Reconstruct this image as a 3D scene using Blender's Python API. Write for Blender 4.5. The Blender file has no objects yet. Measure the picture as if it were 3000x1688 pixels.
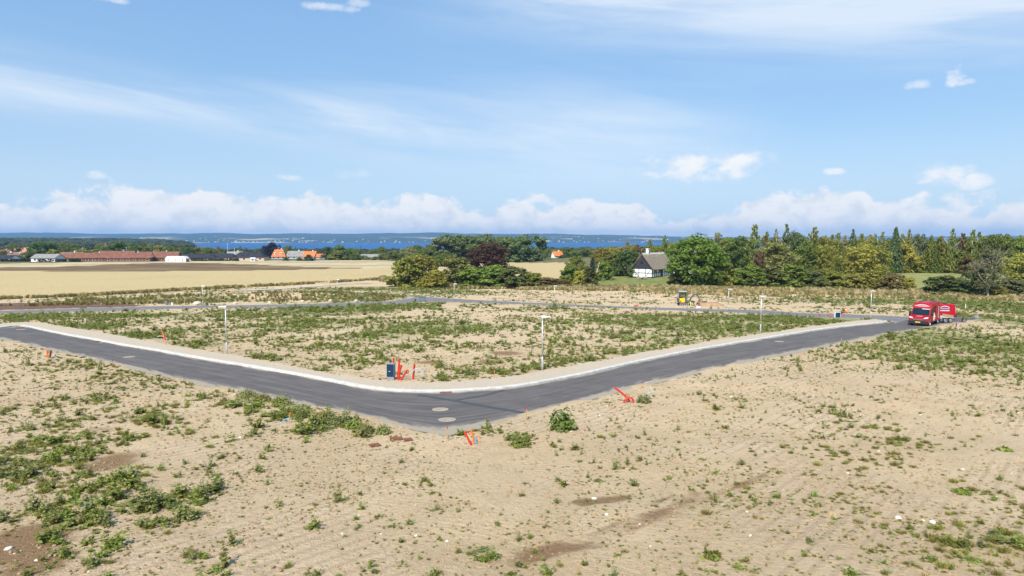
import bpy, bmesh, math, random
import numpy as np
from mathutils import Vector, Matrix, Euler

S = bpy.context.scene
COL = S.collection
R = math.radians

# ---------------------------------------------------------------- camera, sky, sun, exposure
cam_d = bpy.data.cameras.new('camera'); cam = bpy.data.objects.new('camera', cam_d); COL.objects.link(cam)
cam.location = (0, 0, 12.0)
cam.rotation_euler = (R(90)-math.atan(144/2000.0), 0, 0)
cam_d.sensor_width = 36.0; cam_d.lens = 24.0
cam_d.clip_start = 0.5; cam_d.clip_end = 60000
S.camera = cam

SUN_EL, SUN_AZ = R(46), R(202)          # azimuth clockwise from +Y: the sun stands behind the camera, a little to its left
sun_vec = Vector((math.sin(SUN_AZ)*math.cos(SUN_EL), math.cos(SUN_AZ)*math.cos(SUN_EL), math.sin(SUN_EL)))

class NT:
    """small helper for wiring shader nodes"""
    def __init__(s, tree): s.t = tree; s.n = tree.nodes; s.l = tree.links
    def put(s, sock, v):
        if isinstance(v, bpy.types.NodeSocket): s.l.new(v, sock)
        elif v is not None:
            if hasattr(sock.default_value, '__len__') and not hasattr(v, '__len__'): v = (v,)*len(sock.default_value)
            if hasattr(v, '__len__') and len(v) == 3 and len(sock.default_value) == 4: v = (*v, 1)
            sock.default_value = v
    def m(s, op, a, b=None, c=None, clamp=False):
        n = s.n.new('ShaderNodeMath'); n.operation = op; n.use_clamp = clamp
        for i, v in enumerate((a, b, c)): s.put(n.inputs[i], v) if v is not None else None
        return n.outputs[0]
    def node(s, typ, **kw):
        n = s.n.new(typ)
        for k, v in kw.items():
            if k in n.inputs: s.put(n.inputs[k], v)
            else: setattr(n, k, v)
        return n
    def smooth(s, v, a, b, o0=0.0, o1=1.0):
        n = s.n.new('ShaderNodeMapRange'); n.interpolation_type = 'SMOOTHSTEP'
        for i, q in enumerate((v, a, b, o0, o1)): s.put(n.inputs[i], q)
        return n.outputs[0]
    def mix(s, f, a, b, mode='MIX'):
        n = s.n.new('ShaderNodeMix'); n.data_type = 'RGBA'; n.blend_type = mode
        s.put(n.inputs[0], f); s.put(n.inputs[6], a); s.put(n.inputs[7], b)
        return n.outputs[2]
    def noise(s, vec, scale, detail=4, rough=0.55, dist=0.0, out=0):
        n = s.n.new('ShaderNodeTexNoise')
        s.put(n.inputs['Vector'], vec); s.put(n.inputs['Scale'], scale); s.put(n.inputs['Detail'], detail); s.put(n.inputs['Roughness'], rough); s.put(n.inputs['Distortion'], dist)
        return n.outputs[out]
    def xyz(s, x, y, z=0.0):
        n = s.n.new('ShaderNodeCombineXYZ')
        for i, v in enumerate((x, y, z)): s.put(n.inputs[i], v)
        return n.outputs[0]
    def sep(s, v):
        n = s.n.new('ShaderNodeSeparateXYZ'); s.put(n.inputs[0], v); return n.outputs

world = bpy.data.worlds.new('World'); S.world = world; world.use_nodes = True
wt = NT(world.node_tree); wt.n.clear()
sky = wt.node('ShaderNodeTexSky', sky_type='NISHITA', sun_disc=False, sun_elevation=SUN_EL, sun_rotation=SUN_AZ, altitude=20.0, air_density=1.0, dust_density=0.35, ozone_density=3.2)
tc = wt.node('ShaderNodeTexCoord')
dx, dy, dz = wt.sep(tc.outputs['Generated'])
az = wt.m('ARCTAN2', dx, dy); el = wt.m('ARCSINE', dz)
# thin high cloud: long streaks, thicker in two bands that cross the sky
wv = wt.xyz(wt.m('ADD', wt.m('MULTIPLY', az, 1.5), wt.m('MULTIPLY', el, 2.2)), wt.m('ADD', wt.m('MULTIPLY', el, 11.0), wt.m('MULTIPLY', az, 0.9)), 3.0)
st = wt.noise(wv, 1.6, 7, 0.56, 0.6)
st2 = wt.noise(wv, 5.0, 5, 0.6, 0.8)
def gauss(v, c, w):
    q = wt.m('DIVIDE', wt.m('SUBTRACT', v, c), w)
    return wt.m('POWER', 2.718, wt.m('MULTIPLY', wt.m('MULTIPLY', q, q), -1.0))
c1 = wt.m('SUBTRACT', 0.148, wt.m('MULTIPLY', az, 0.055))
band1 = wt.m('MULTIPLY', gauss(el, c1, wt.m('ADD', 0.030, wt.m('MULTIPLY', wt.smooth(az, -0.5, 0.2), 0.030))), wt.smooth(az, 0.42, 0.12))
band2 = wt.m('MULTIPLY', gauss(el, wt.m('SUBTRACT', 0.355, wt.m('MULTIPLY', az, 0.12)), 0.065), wt.smooth(az, -0.30, 0.16))
band3 = wt.m('MULTIPLY', gauss(el, 0.22, 0.12), 0.05)
cir = wt.m('ADD', wt.m('ADD', wt.m('MULTIPLY', band1, 0.80), wt.m('MULTIPLY', band2, 0.9)), band3)
cir = wt.m('MULTIPLY', cir, wt.smooth(wt.m('ADD', wt.m('MULTIPLY', st, 0.75), wt.m('MULTIPLY', st2, 0.25)), 0.30, 0.70, 0.22, 1.1))
cir = wt.m('MINIMUM', cir, 0.85)
# cumulus bank low over the far shore, with a lumpy upper edge
fc = wt.n.new('ShaderNodeFloatCurve')
wt.put(fc.inputs['Value'], wt.m('MULTIPLY', wt.m('ADD', az, 0.8), 0.625))
cu = fc.mapping.curves[0]
prof = [(-0.80, .36), (-0.66, .42), (-0.60, .56), (-0.55, .68), (-0.47, .70), (-0.40, .68), (-0.30, .66), (-0.24, .58), (-0.16, .66), (-0.08, .62), (-0.045, .46), (0.02, .58), (0.08, .60), (0.15, .54), (0.22, .42), (0.27, .36), (0.33, .52), (0.38, .68), (0.45, .68), (0.50, .58), (0.56, .52), (0.62, .46), (0.80, .30)]
pts = [((a+0.8)*0.625, v) for a, v in prof]
cu.points[0].location = pts[0]; cu.points[1].location = pts[-1]
for p in pts[1:-1]: cu.points.new(*p)
fc.mapping.update()
bv = wt.xyz(wt.m('MULTIPLY', az, 1.0), wt.m('MULTIPLY', el, 1.35), 0.7)
lump = wt.noise(bv, 22.0, 7, 0.58, 0.15)
lump2 = wt.noise(bv, 9.0, 4, 0.5)
top = wt.m('ADD', wt.m('MULTIPLY', fc.outputs[0], 0.092), wt.m('ADD', wt.m('MULTIPLY', wt.m('SUBTRACT', lump, 0.5), 0.085), wt.m('MULTIPLY', wt.m('SUBTRACT', lump2, 0.5), 0.020)))
bank = wt.m('MULTIPLY', wt.smooth(wt.m('SUBTRACT', top, el), -0.001, 0.011), wt.smooth(el, -0.004, 0.030, 0.60, 1.0))
# a few free cumulus clouds
puffs = [(2060, 492, 170, 40, 1), (2150, 478, 110, 34, 1), (1960, 512, 80, 20, .9), (2760, 512, 85, 30, 1), (2840, 535, 60, 24, 1), (2435, 505, 36, 10, .8), (2770, 232, 36, 24, 1), (2672, 258, 44, 12, .7), (2800, 250, 34, 8, .6), (855, 523, 40, 10, .8), (295, 516, 40, 11, .8), (1035, 512, 56, 14, .35), (320, 8, 60, 12, .7), (375, 20, 34, 9, .6), (985, 40, 74, 12, .6), (1060, 28, 40, 12, .5)]
pl = wt.noise(wt.xyz(wt.m('MULTIPLY', az, 1.0), wt.m('MULTIPLY', el, 1.6), 2.0), 30.0, 7, 0.6, 0.2)
pm = None
for u, v, ru, rv, k in puffs:
    a0 = math.atan((u-1500)/2000); e0 = math.atan((700-v)/2000*math.cos(a0)); ra = ru/2000*math.cos(a0)**2; re = rv/2000
    qa = wt.m('DIVIDE', wt.m('SUBTRACT', az, a0), ra); qe = wt.m('DIVIDE', wt.m('SUBTRACT', el, e0), re)
    rr = wt.m('ADD', wt.m('MULTIPLY', qa, qa), wt.m('MULTIPLY', qe, qe))
    f = wt.m('ADD', wt.m('SUBTRACT', 1.0, rr), wt.m('MULTIPLY', wt.m('SUBTRACT', pl, 0.5), 5.0))
    f = wt.smooth(f, -0.30, 1.5, 0.0, k)
    f = wt.m('MULTIPLY', f, wt.smooth(rr, 3.2, 1.4))
    pm = f if pm is None else wt.m('MAXIMUM', pm, f)
cum = wt.m('MAXIMUM', bank, pm)
shade = wt.noise(bv, 34.0, 5, 0.6, 0.3)
tone = wt.smooth(wt.m('ADD', shade, wt.m('MULTIPLY', wt.m('SUBTRACT', top, el), -2.6)), 0.22, 0.52)
ccol = wt.mix(tone, (0.555, 0.605, 0.67, 1), (0.715, 0.725, 0.74, 1))
skyc = wt.node('ShaderNodeVectorMath', operation='SCALE'); wt.put(skyc.inputs[0], sky.outputs[0]); SKY_STRENGTH = 0.110; skyc.inputs['Scale'].default_value = SKY_STRENGTH
sblue = wt.mix(0.62, skyc.outputs[0], wt.mix(wt.smooth(el, 0.0, 0.36), (0.262, 0.445, 0.655, 1), (0.190, 0.388, 0.665, 1)))
hz = wt.smooth(el, 0.20, -0.01, 0.0, 0.75)           # milky air towards the horizon
s1 = wt.mix(hz, sblue, (0.48, 0.60, 0.72, 1))
s2 = wt.mix(cir, s1, (0.60, 0.67, 0.75, 1))
s3 = wt.mix(cum, s2, ccol)
bg = wt.node('ShaderNodeBackground', Strength=1.0); wt.put(bg.inputs['Color'], s3)
world.cycles.sampling_method = 'NONE'
wo = wt.node('ShaderNodeOutputWorld'); wt.l.new(bg.outputs[0], wo.inputs[0])

sun_l = bpy.data.lights.new('sun', 'SUN'); sun_l.energy = 4.8; sun_l.angle = R(0.53); sun_l.color = (1.0, 0.94, 0.84)
sun = bpy.data.objects.new('sun', sun_l); COL.objects.link(sun); sun.rotation_euler = sun_vec.to_track_quat('Z', 'Y').to_euler(); sun.location = (0, -30, 60)
vs = S.view_settings; vs.view_transform = 'Standard'; vs.look = 'None'; vs.gamma = 1.0; vs.exposure = 0.44; vs.use_curve_mapping = False
S.cycles.max_bounces = 5; S.cycles.diffuse_bounces = 2; S.cycles.glossy_bounces = 2; S.cycles.transmission_bounces = 3; S.cycles.volume_bounces = 0
S.cycles.use_adaptive_sampling = True; S.cycles.adaptive_threshold = 0.02
try: S.cycles.use_denoising = True
except Exception: pass
ROAD_IN = [(-54.94,61.91),(-57.21,75.76),(-57.04,77.88),(-55.59,77.66),(-50.79,73.36),(-44.59,67.98),(-38.85,63.32),(-29.68,55.91),(-24.64,51.73),(-19.19,47.47),(-13.76,43.16),(-11.09,40.85),(-9.28,39.22),(-7.59,38.02),(-5.93,37.40),(-4.39,37.30),(-3.47,37.40),(-1.73,37.92),(0.00,38.67),(2.51,40.97),(5.29,44.12),(8.64,48.30),(13.67,54.16),(15.44,56.14),(23.62,64.20),(34.08,74.30),(41.79,80.31),(45.94,83.23),(52.24,91.13),(57.02,92.95),(60.63,94.21)]
ROAD_OUT = [(-45.14,50.78),(-48.96,63.91),(-43.60,60.03),(-39.62,56.90),(-35.95,53.95),(-31.16,50.23),(-25.98,45.89),(-19.10,40.13),(-15.08,37.20),(-12.01,34.92),(-8.07,31.76),(-6.42,30.42),(-5.24,29.43),(-4.40,28.81),(-3.52,28.21),(-2.75,27.69),(-2.22,28.09),(-1.20,29.05),(0.03,30.44),(1.98,32.70),(4.37,35.47),(6.89,38.50),(10.66,42.23),(12.54,44.27),(19.33,50.97),(29.31,60.30),(38.15,68.65),(44.89,74.30),(52.31,80.58),(56.41,83.99),(60.81,88.24)]
KERB = [(-54.94,61.91),(-56.30,68.99),(-57.21,75.76),(-57.31,77.88),(-56.92,78.54),(-55.36,77.45),(-50.79,73.36),(-44.59,67.98),(-38.85,63.32),(-34.34,59.52),(-29.68,55.91),(-24.64,51.73),(-19.19,47.47),(-13.76,43.16),(-11.09,40.85),(-9.28,39.22),(-7.59,38.02),(-5.93,37.40),(-4.39,37.30),(-3.47,37.40),(-1.73,37.92),(0.00,38.67),(2.51,40.97),(5.29,44.12),(8.64,48.30),(13.67,54.16),(15.44,56.14),(23.62,64.20),(34.08,74.30),(41.79,80.31),(44.83,82.50),(46.26,83.74),(46.96,85.01),(46.90,86.33)]
VERGE = [(-61.17,68.99),(-61.79,75.76),(-60.83,80.58),(-59.87,82.74),(-56.74,81.53),(-48.41,74.94),(-43.59,71.11),(-35.02,63.62),(-26.93,56.60),(-22.28,52.92),(-17.08,48.30),(-11.86,43.43),(-8.53,41.09),(-6.10,40.13),(-4.26,40.08),(-2.47,40.61),(-0.88,41.47),(1.93,44.32),(6.95,49.87),(14.76,58.51),(25.18,68.65),(37.54,80.31),(45.79,86.87),(47.05,86.60)]
FAR_IN = [(55.25,92.34),(53.05,94.21),(51.76,95.50),(48.87,97.50),(42.85,100.30),(39.04,106.42),(28.46,111.08),(17.65,117.13),(8.50,124.43),(-0.26,131.45),(-11.97,142.86),(-18.91,150.77),(-24.58,153.11)]
FAR_OUT = [(46.97,82.99),(47.19,86.06),(47.19,87.69),(46.50,88.81),(39.47,92.34),(36.03,98.19),(26.76,104.43),(16.81,111.52),(8.07,118.12),(-0.25,123.33),(-10.87,129.62),(-16.34,130.23),(-19.29,130.23)]
LEFT_IN = [(-21.64,148.74),(-22.82,137.77),(-25.07,131.44),(-30.93,127.26),(-36.96,124.99),(-41.13,122.26),(-48.07,119.64),(-53.75,118.12),(-60.53,116.55),(-68.90,112.42),(-79.37,105.30),(-87.60,99.59)]
LEFT_OUT = [(-16.52,129.02),(-19.54,125.55),(-23.53,123.33),(-28.71,118.12),(-34.17,115.49),(-38.45,114.26),(-45.36,112.87),(-50.76,111.52),(-56.14,108.07),(-63.46,103.50),(-74.19,98.39),(-81.25,92.34)]
TRACK_IN = [(-71.47,175.97),(-65.31,180.93),(-59.89,186.68),(-55.08,192.80),(-50.13,200.08),(-42.55,207.12)]
TRACK_OUT = [(-70.45,173.45),(-63.75,176.59),(-58.65,182.81),(-54.10,189.35),(-49.39,197.10),(-42.05,204.72)]
Z_STUBBLE = [(-121.72,121.20),(-107.00,142.13),(-96.36,153.65),(-84.10,174.71),(-73.57,183.44),(-62.29,194.21),(-52.50,209.58),(-43.72,218.21),(-35.03,225.63),(-28.57,237.77),(-10.06,251.29),(-12.40,309.95),(-53.64,306.37),(-76.63,306.37),(-101.46,289.67),(-134.76,283.49),(-158.09,274.69),(-215.07,286.55),(-286.76,286.55)]
Z_FALLOW = [(-286.76,286.55),(-215.07,286.55),(-158.09,274.69),(-134.76,283.49),(-101.46,289.67),(-76.63,306.37),(-59.78,306.37),(-78.90,315.47),(-97.57,325.11),(-129.84,350.86),(-161.52,375.63),(-182.27,383.76),(-202.32,367.84),(-211.27,346.29),(-219.53,325.11),(-238.11,317.35),(-313.75,313.61)]
Z_FAR = [(-313.75,313.61),(-238.11,317.35),(-219.53,325.11),(-211.27,346.29),(-202.32,367.84),(-182.27,383.76),(-161.52,375.63),(-129.84,350.86),(-97.57,325.11),(-78.90,315.47),(-59.78,306.37),(-12.40,309.95),(-15.24,381.01),(-86.23,575.15),(-104.45,522.48),(-132.44,441.58),(-191.39,478.64),(-212.51,425.12),(-251.23,386.55),(-274.00,365.31),(-360.39,360.37)]
Z_STUB2 = [(-3.42,227.57),(21.19,211.59),(33.96,339.66),(-5.88,392.25)]
Z_LAWN = [(20.95,185.78),(27.06,179.99),(40.79,175.03),(53.17,212.44),(39.22,217.61),(26.17,222.43)]
Z_MEADOW = [(86.33,156.48),(95.60,151.26),(107.40,152.94),(160.73,219.94),(155.12,231.32),(125.02,231.32)]
Z_TOPSOIL = [(-84.69,93.58),(-106.79,118.12),(-94.51,125.48),(-87.82,129.58),(-81.68,132.30),(-74.79,128.42),(-62.95,117.13),(-68.32,113.33),(-79.91,106.02)]
SITE_EDGE = [(-124.96,124.43),(-105.93,140.70),(-85.30,177.22),(-63.69,198.58),(-44.45,221.86),(-30.31,201.60),(-13.70,182.18),(0.00,179.70),(17.15,171.00),(32.32,161.14),(46.54,154.66),(61.03,152.10),(75.05,149.60),(88.08,146.29),(98.57,140.29),(102.11,135.62),(114.79,114.26)]
WEED_BLOBS = [(-16.7,24.1,1.6,3.5,1.20),(-18.6,25.0,0.9,2.8,1.10),(-15.7,24.5,1.1,2.2,0.90),(-12.9,21.3,1.0,1.3,1.20),(-15.8,21.8,1.1,1.4,1.20),(-14.7,22.1,1.2,1.5,1.10),(-11.9,18.4,0.8,1.0,1.10),(-12.9,22.0,0.7,1.4,1.00),(-11.6,19.3,0.6,1.1,1.00),(-13.8,18.6,0.7,0.8,0.80),(-13.2,19.0,0.9,1.1,0.90),(-10.6,19.9,0.7,0.9,1.10),(-9.6,20.1,0.7,1.1,1.20),(-9.4,18.0,0.6,0.7,1.00),(-8.2,18.2,0.5,0.6,0.60),(-10.8,16.3,0.4,0.5,1.10),(-10.0,16.3,0.3,0.4,1.10),(-9.7,15.5,0.3,0.3,1.00),(-11.8,16.8,0.4,0.5,0.90),(-19.6,30.6,1.8,2.8,0.60),(-16.1,29.3,2.1,3.2,0.55),(-23.9,33.6,2.0,4.2,0.50),(-21.0,35.4,2.1,2.8,0.55),(-29.1,46.0,2.1,3.1,0.70),(-24.8,43.8,1.5,2.8,0.70),(-21.7,40.9,1.2,2.4,0.80),(-19.4,39.4,1.2,1.8,0.90),(-16.2,36.3,1.1,1.7,0.90),(-17.0,32.8,2.0,2.8,0.50),(-14.0,34.5,1.0,1.7,1.30),(-12.5,33.2,0.8,1.6,1.30),(-10.6,31.3,0.9,1.9,1.40),(-8.6,29.3,0.7,1.8,1.40),(-7.4,29.8,0.8,1.0,1.30),(-6.0,28.0,0.7,0.8,1.10),(-4.9,27.2,0.5,0.4,0.50),(-32.0,48.0,2.4,2.3,0.80),(-40.1,55.2,1.7,2.2,0.60),(-1.0,28.4,0.7,0.6,0.90),(0.3,27.2,0.5,0.8,1.00),(2.4,34.5,0.9,1.0,0.30),(6.8,34.2,0.5,0.9,0.90),(-7.0,16.8,0.5,0.5,0.70),(-6.3,17.5,0.4,0.5,0.60),(-5.0,15.6,0.3,0.4,0.80),(-6.5,15.5,0.5,0.4,0.80),(-7.4,15.8,0.3,0.4,0.60),(-4.3,17.5,0.3,0.4,0.50),(-5.9,19.0,0.4,0.4,0.50),(0.3,15.8,0.5,0.3,0.60),(41.2,60.0,7.8,23.6,1.50),(83.8,114.3,11.4,33.4,1.60),(15.7,29.3,2.2,4.5,1.10),(12.3,25.5,1.5,2.9,0.90),(11.2,26.5,1.1,2.6,0.40),(18.7,32.8,2.0,4.0,0.50),(9.2,20.4,1.2,1.9,0.45),(32.4,49.3,4.4,9.1,1.50),(43.3,60.0,3.6,10.7,1.60),(63.2,86.1,4.3,19.5,1.60),(36.3,60.0,3.0,6.6,0.50),(52.4,76.6,3.1,6.4,0.80),(12.0,16.6,1.2,1.5,1.70),(10.7,15.6,0.9,0.7,1.60),(14.7,19.5,0.6,2.6,1.30),(15.8,22.1,0.7,1.8,0.50),(7.4,16.2,1.3,1.2,0.40),(-49.6,78.8,4.7,5.4,1.20),(-36.6,67.3,3.4,4.6,1.20),(-27.6,59.5,2.4,3.6,1.10),(-64.5,93.0,8.4,7.5,0.90),(-52.5,94.8,14.2,6.5,0.80),(-38.1,94.8,14.2,10.4,0.80),(-27.6,109.8,9.9,12.2,1.40),(-20.4,116.2,11.6,9.7,1.20),(-24.5,81.1,8.1,12.1,0.70),(-8.5,76.6,6.9,7.7,1.10),(-13.6,67.3,4.0,6.6,0.80),(-9.7,60.0,3.6,6.6,0.40),(-2.8,42.5,1.1,1.8,1.30),(-4.1,40.6,0.8,0.7,0.80),(-0.4,43.7,1.5,1.7,1.20),(1.6,46.0,1.4,1.8,1.10),(5.0,49.7,2.0,1.8,1.10),(9.6,54.2,2.4,2.1,1.20),(15.3,60.6,2.4,2.1,1.10),(23.1,76.6,9.6,10.7,0.90),(17.3,86.1,9.5,10.8,1.00),(33.5,88.8,8.9,8.0,1.10),(43.0,87.1,2.6,4.4,1.50),(37.0,83.5,5.0,4.0,1.10),(-19.1,51.2,2.6,3.8,0.50),(12.9,67.3,5.0,4.9,0.70),(8.3,109.8,3.3,4.3,1.00),(1.7,109.8,4.9,3.5,0.90),(-32.2,183.4,22.9,9.0,1.60),(-16.8,167.1,16.7,7.8,1.20),(-35.0,145.4,10.9,19.4,1.50),(-60.1,133.1,16.6,6.5,1.20),(-73.1,132.4,9.9,4.6,1.50),(-27.8,142.1,4.3,11.3,1.80),(-52.4,141.2,14.1,21.3,0.30),(-4.1,161.8,6.5,6.7,0.70),(68.1,135.6,17.0,12.0,1.20),(81.7,130.2,13.0,12.5,1.30),(83.2,114.3,6.9,14.2,1.20),(57.4,142.9,10.7,7.0,0.90),(17.1,136.6,13.7,7.6,0.20)]
BARE_BLOBS = [(-4.6,114.3,10.3,11.3,1.00),(0.0,136.6,17.1,10.7,0.90),(6.9,91.7,9.2,8.5,0.50),(-2.5,62.8,4.7,6.3,0.60),(3.2,62.8,2.8,5.7,0.40),(22.3,148.2,29.6,13.2,0.80),(-36.9,91.7,9.2,4.8,0.30),(-6.3,50.2,3.0,3.7,0.50),(-23.2,65.7,4.9,5.0,0.30),(38.9,119.1,11.9,6.1,0.70),(-26.2,55.2,1.7,1.3,0.40),(-44.6,139.0,7.0,17.7,0.80)]
MOIST_BLOBS = [(0.6,16.6,0.9,0.3,0.50),(1.8,17.3,0.9,0.3,0.40),(2.7,20.1,0.6,0.4,0.50),(-12.5,16.6,1.2,1.7,1.00),(-11.1,15.6,0.7,0.9,0.90),(-14.4,24.1,1.3,1.9,0.70),(-17.6,28.6,1.6,1.6,0.50),(-0.5,54.2,1.6,1.9,0.80),(-1.5,49.0,1.3,1.4,0.80),(-5.9,49.0,1.5,1.4,0.70),(19.3,40.0,1.8,1.4,0.35),(2.0,28.1,0.6,0.3,0.30),(7.0,27.5,0.8,0.4,0.30),(15.3,22.5,0.3,1.1,0.30)]
P = {'van':(47.25,78.76), 'car2':(57.76,89.38), 'trailer':(52.72,82.50), 'excavator':(29.84,118.12), 'worker':(29.70,112.42), 'kneeler':(30.53,111.52), 'pile':(34.42,117.13), 'house':(41.09,200.13), 'cab':(-7.34,40.97), 'box':(-17.36,131.45), 'sbox':(-18.68,131.45), 'sign':(43.96,91.73), 'cone':(48.91,99.59), 'cabpipeA':(-7.24,41.59), 'cabpipeB':(-6.97,41.22), 'pipeC':(-6.87,40.73), 'pipeD':(-6.76,40.73), 'pipeE':(-6.05,41.09), 'stake1':(-6.25,40.73), 'loopA':(6.09,34.57), 'loopB':(5.69,34.40), 'hose1':(6.77,34.92), 'bpipeR':(-1.58,26.45), 'bpipeO':(-1.48,26.56), 'bhose':(-1.43,26.56), 'ms1':(-2.58,26.77), 'ms2':(0.66,30.42), 'ms3':(-27.60,46.66), 'ms4':(29.73,61.09), 'ms5':(-1.08,41.72), 'ms6':(-52.80,78.76), 'ms7':(-23.43,56.83), 'ms8':(46.90,88.81), 'lo':(-35.29,51.35), 'lr':(-35.22,51.54), 'ls':(-35.16,51.35), 'lt':(-34.83,51.35), 'lpipe':(-32.68,63.62), 'lhose':(-33.38,64.80), 'bh1':(-10.36,30.08), 'bh2':(-9.93,29.95), 'wp':(-51.58,82.01), 'post1':(71.56,107.24), 'ball':(61.13,89.38), 'rp':(51.00,77.88), 'post2':(-18.01,150.81), 'redbit':(21.12,115.20), 'wpost':(49.42,135.62), 'm1':(-3.50,32.83), 'm2':(-2.96,30.62), 'm3':(-29.42,51.93), 'm4':(-53.68,74.14), 'm5':(24.66,62.47), 'g1':(-3.66,37.20), 'g2':(-38.30,62.47), 'g3':(-55.45,76.38), 'plateA':(-5.39,26.30), 'plateB':(-4.70,27.14), 'plateC':(-4.19,26.98), 'bigleaf':(2.11,28.57), 'bush':(0.33,26.20), 'b1':(-56.11,121.19), 'b2':(-49.73,122.25), 'b3':(-44.76,125.54), 'b4':(-39.75,128.96), 'b5':(-35.06,131.27), 'b6':(-30.40,132.53), 'b7':(-77.53,137.72), 'b8':(-82.00,156.41), 'b9':(-75.47,164.45), 'b10':(-36.72,140.48), 'bucket':(-60.04,120.15), 'blue':(-60.94,120.15), 'st1':(-12.45,16.38), 'st2':(-12.06,16.22), 'st3':(-11.31,15.74), 'st4':(-12.09,16.08), 'st5':(2.50,20.23), 'st6':(-11.07,27.30), 'st7':(10.82,18.60), 'st8':(11.54,18.22), 'st9':(-1.66,16.94), 'st10':(14.68,20.20), 'st11':(15.49,22.95), 'st12':(-15.52,25.04), 'rubber':(55.78,83.99), 'dirtpipes1':(42.20,92.95), 'dirtpipes2':(42.90,91.73), 'dirtpipes3':(46.06,94.85), 'wp2':(45.47,100.30), 'htrailer':(38.22,199.79), 'white':(78.60,236.21), 'dead':(100.04,142.91), 'birch':(22.68,187.05), 'bl1':(13.91,20.60), 'bl2':(18.59,25.22), 'bl3':(4.81,15.92)}
TRACKS = [([(-0.48,15.64),(0.51,16.46),(1.78,17.32),(3.30,18.34),(5.07,19.78),(7.37,21.49),(9.51,23.27)],0.34,0.80),([(1.18,16.42),(2.30,17.16),(3.51,17.97),(4.88,18.99),(6.24,20.29)],0.30,0.75),([(2.28,17.05),(3.21,17.85),(4.49,18.99),(5.53,19.99),(6.67,21.02)],0.30,0.75),([(0.00,15.64),(1.01,16.38),(2.25,16.83)],0.40,1.00),([(2.03,19.84),(2.72,20.11),(3.46,20.44)],0.42,1.10),([(4.30,19.99),(5.03,20.44),(5.74,20.76)],0.30,0.80),([(-10.70,15.11),(-11.35,17.50),(-12.04,19.55)],0.20,0.50)]
def sstep(t):
    t = np.clip(t, 0.0, 1.0)
    return t*t*(3-2*t)
CAM_Z = 12.0
def base_z(x, y):
    """Lie of the land: the site falls gently away from the bend, flattens, then drops to the shore."""
    x = np.asarray(x, float); y = np.asarray(y, float)
    p = 7.05 + 0.0385*y
    t = sstep((x-0)/45.0)*sstep((y-100)/60.0)
    cap = 13.3*(1-t) + (12.2 - 1.0*sstep((y-160)/60.0))*t
    k = 0.7
    h = np.clip(0.5+0.5*(cap-p)/k, 0, 1)
    d = cap*(1-h) + p*h - k*h*(1-h)
    d = d + 0.0190*np.clip(y-400, 0, 180) + 0.0098*np.clip(y-580, 0, None)
    # wooded headland on the west side of the bay
    hd = sstep((-780-0.05*y - x)/260.0)*sstep((y-900)/500.0)*sstep((2500-y)/350.0)
    d = d*(1-hd) + 17.0*hd
    # spoil mound beside the far road
    m = 1.3*np.exp(-((x+45)/17.0)**4)*np.exp(-((y-144-0.15*(x+45))/6.5)**2)
    m = m + 0.8*np.exp(-((x+76)/16.0)**4)*np.exp(-((y-139-0.12*(x+76))/6.0)**2)
    return CAM_Z - d + m
# ---------------------------------------------------------------- helpers
rng = np.random.default_rng(7); random.seed(7)
def hash2(ix, iy, s): 
    h = (ix.astype(np.int64)*374761393 + iy.astype(np.int64)*668265263 + s*2147483647) & 0x7fffffff
    h = ((h ^ (h >> 13))*1274126177) & 0x7fffffff
    return ((h ^ (h >> 16)) & 0xffff)/65535.0
def vnoise(x, y, s=0):
    x = np.asarray(x, float); y = np.asarray(y, float)
    ix = np.floor(x); iy = np.floor(y); fx = x-ix; fy = y-iy
    fx = fx*fx*(3-2*fx); fy = fy*fy*(3-2*fy); ix = ix.astype(int); iy = iy.astype(int)
    a = hash2(ix, iy, s); b = hash2(ix+1, iy, s); c = hash2(ix, iy+1, s); d = hash2(ix+1, iy+1, s)
    return (a*(1-fx)+b*fx)*(1-fy) + (c*(1-fx)+d*fx)*fy
def fbm(x, y, s=0, o=4):
    t = 0; a = 0.5; n = 0
    for i in range(o):
        t = t + a*vnoise(x*2**i, y*2**i, s+i*17); n += a; a *= 0.5
    return t/n
def inside(x, y, poly):
    x = np.asarray(x, float); y = np.asarray(y, float); r = np.zeros(x.shape, bool)
    n = len(poly)
    for i in range(n):
        x0, y0 = poly[i]; x1, y1 = poly[(i+1) % n]
        c = ((y0 > y) != (y1 > y))
        with np.errstate(divide='ignore', invalid='ignore'):
            r ^= c & (x < (x1-x0)*(y-y0)/((y1-y0) or 1e-9)+x0)
    return r
def polydist(x, y, line):
    d = np.full(np.shape(x), 1e9)
    for (x0, y0), (x1, y1) in zip(line[:-1], line[1:]):
        vx, vy = x1-x0, y1-y0; L2 = vx*vx+vy*vy+1e-9
        t = np.clip(((x-x0)*vx+(y-y0)*vy)/L2, 0, 1)
        d = np.minimum(d, np.hypot(x-x0-t*vx, y-y0-t*vy))
    return d
def blobsum(x, y, blobs):
    s = np.zeros(np.shape(x))
    for bx, by, rx, ry, w in blobs:
        q = ((x-bx)/rx)**2 + ((y-by)/ry)**2
        s = np.maximum(s, w*np.exp(-q*0.8))
    return s

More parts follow.
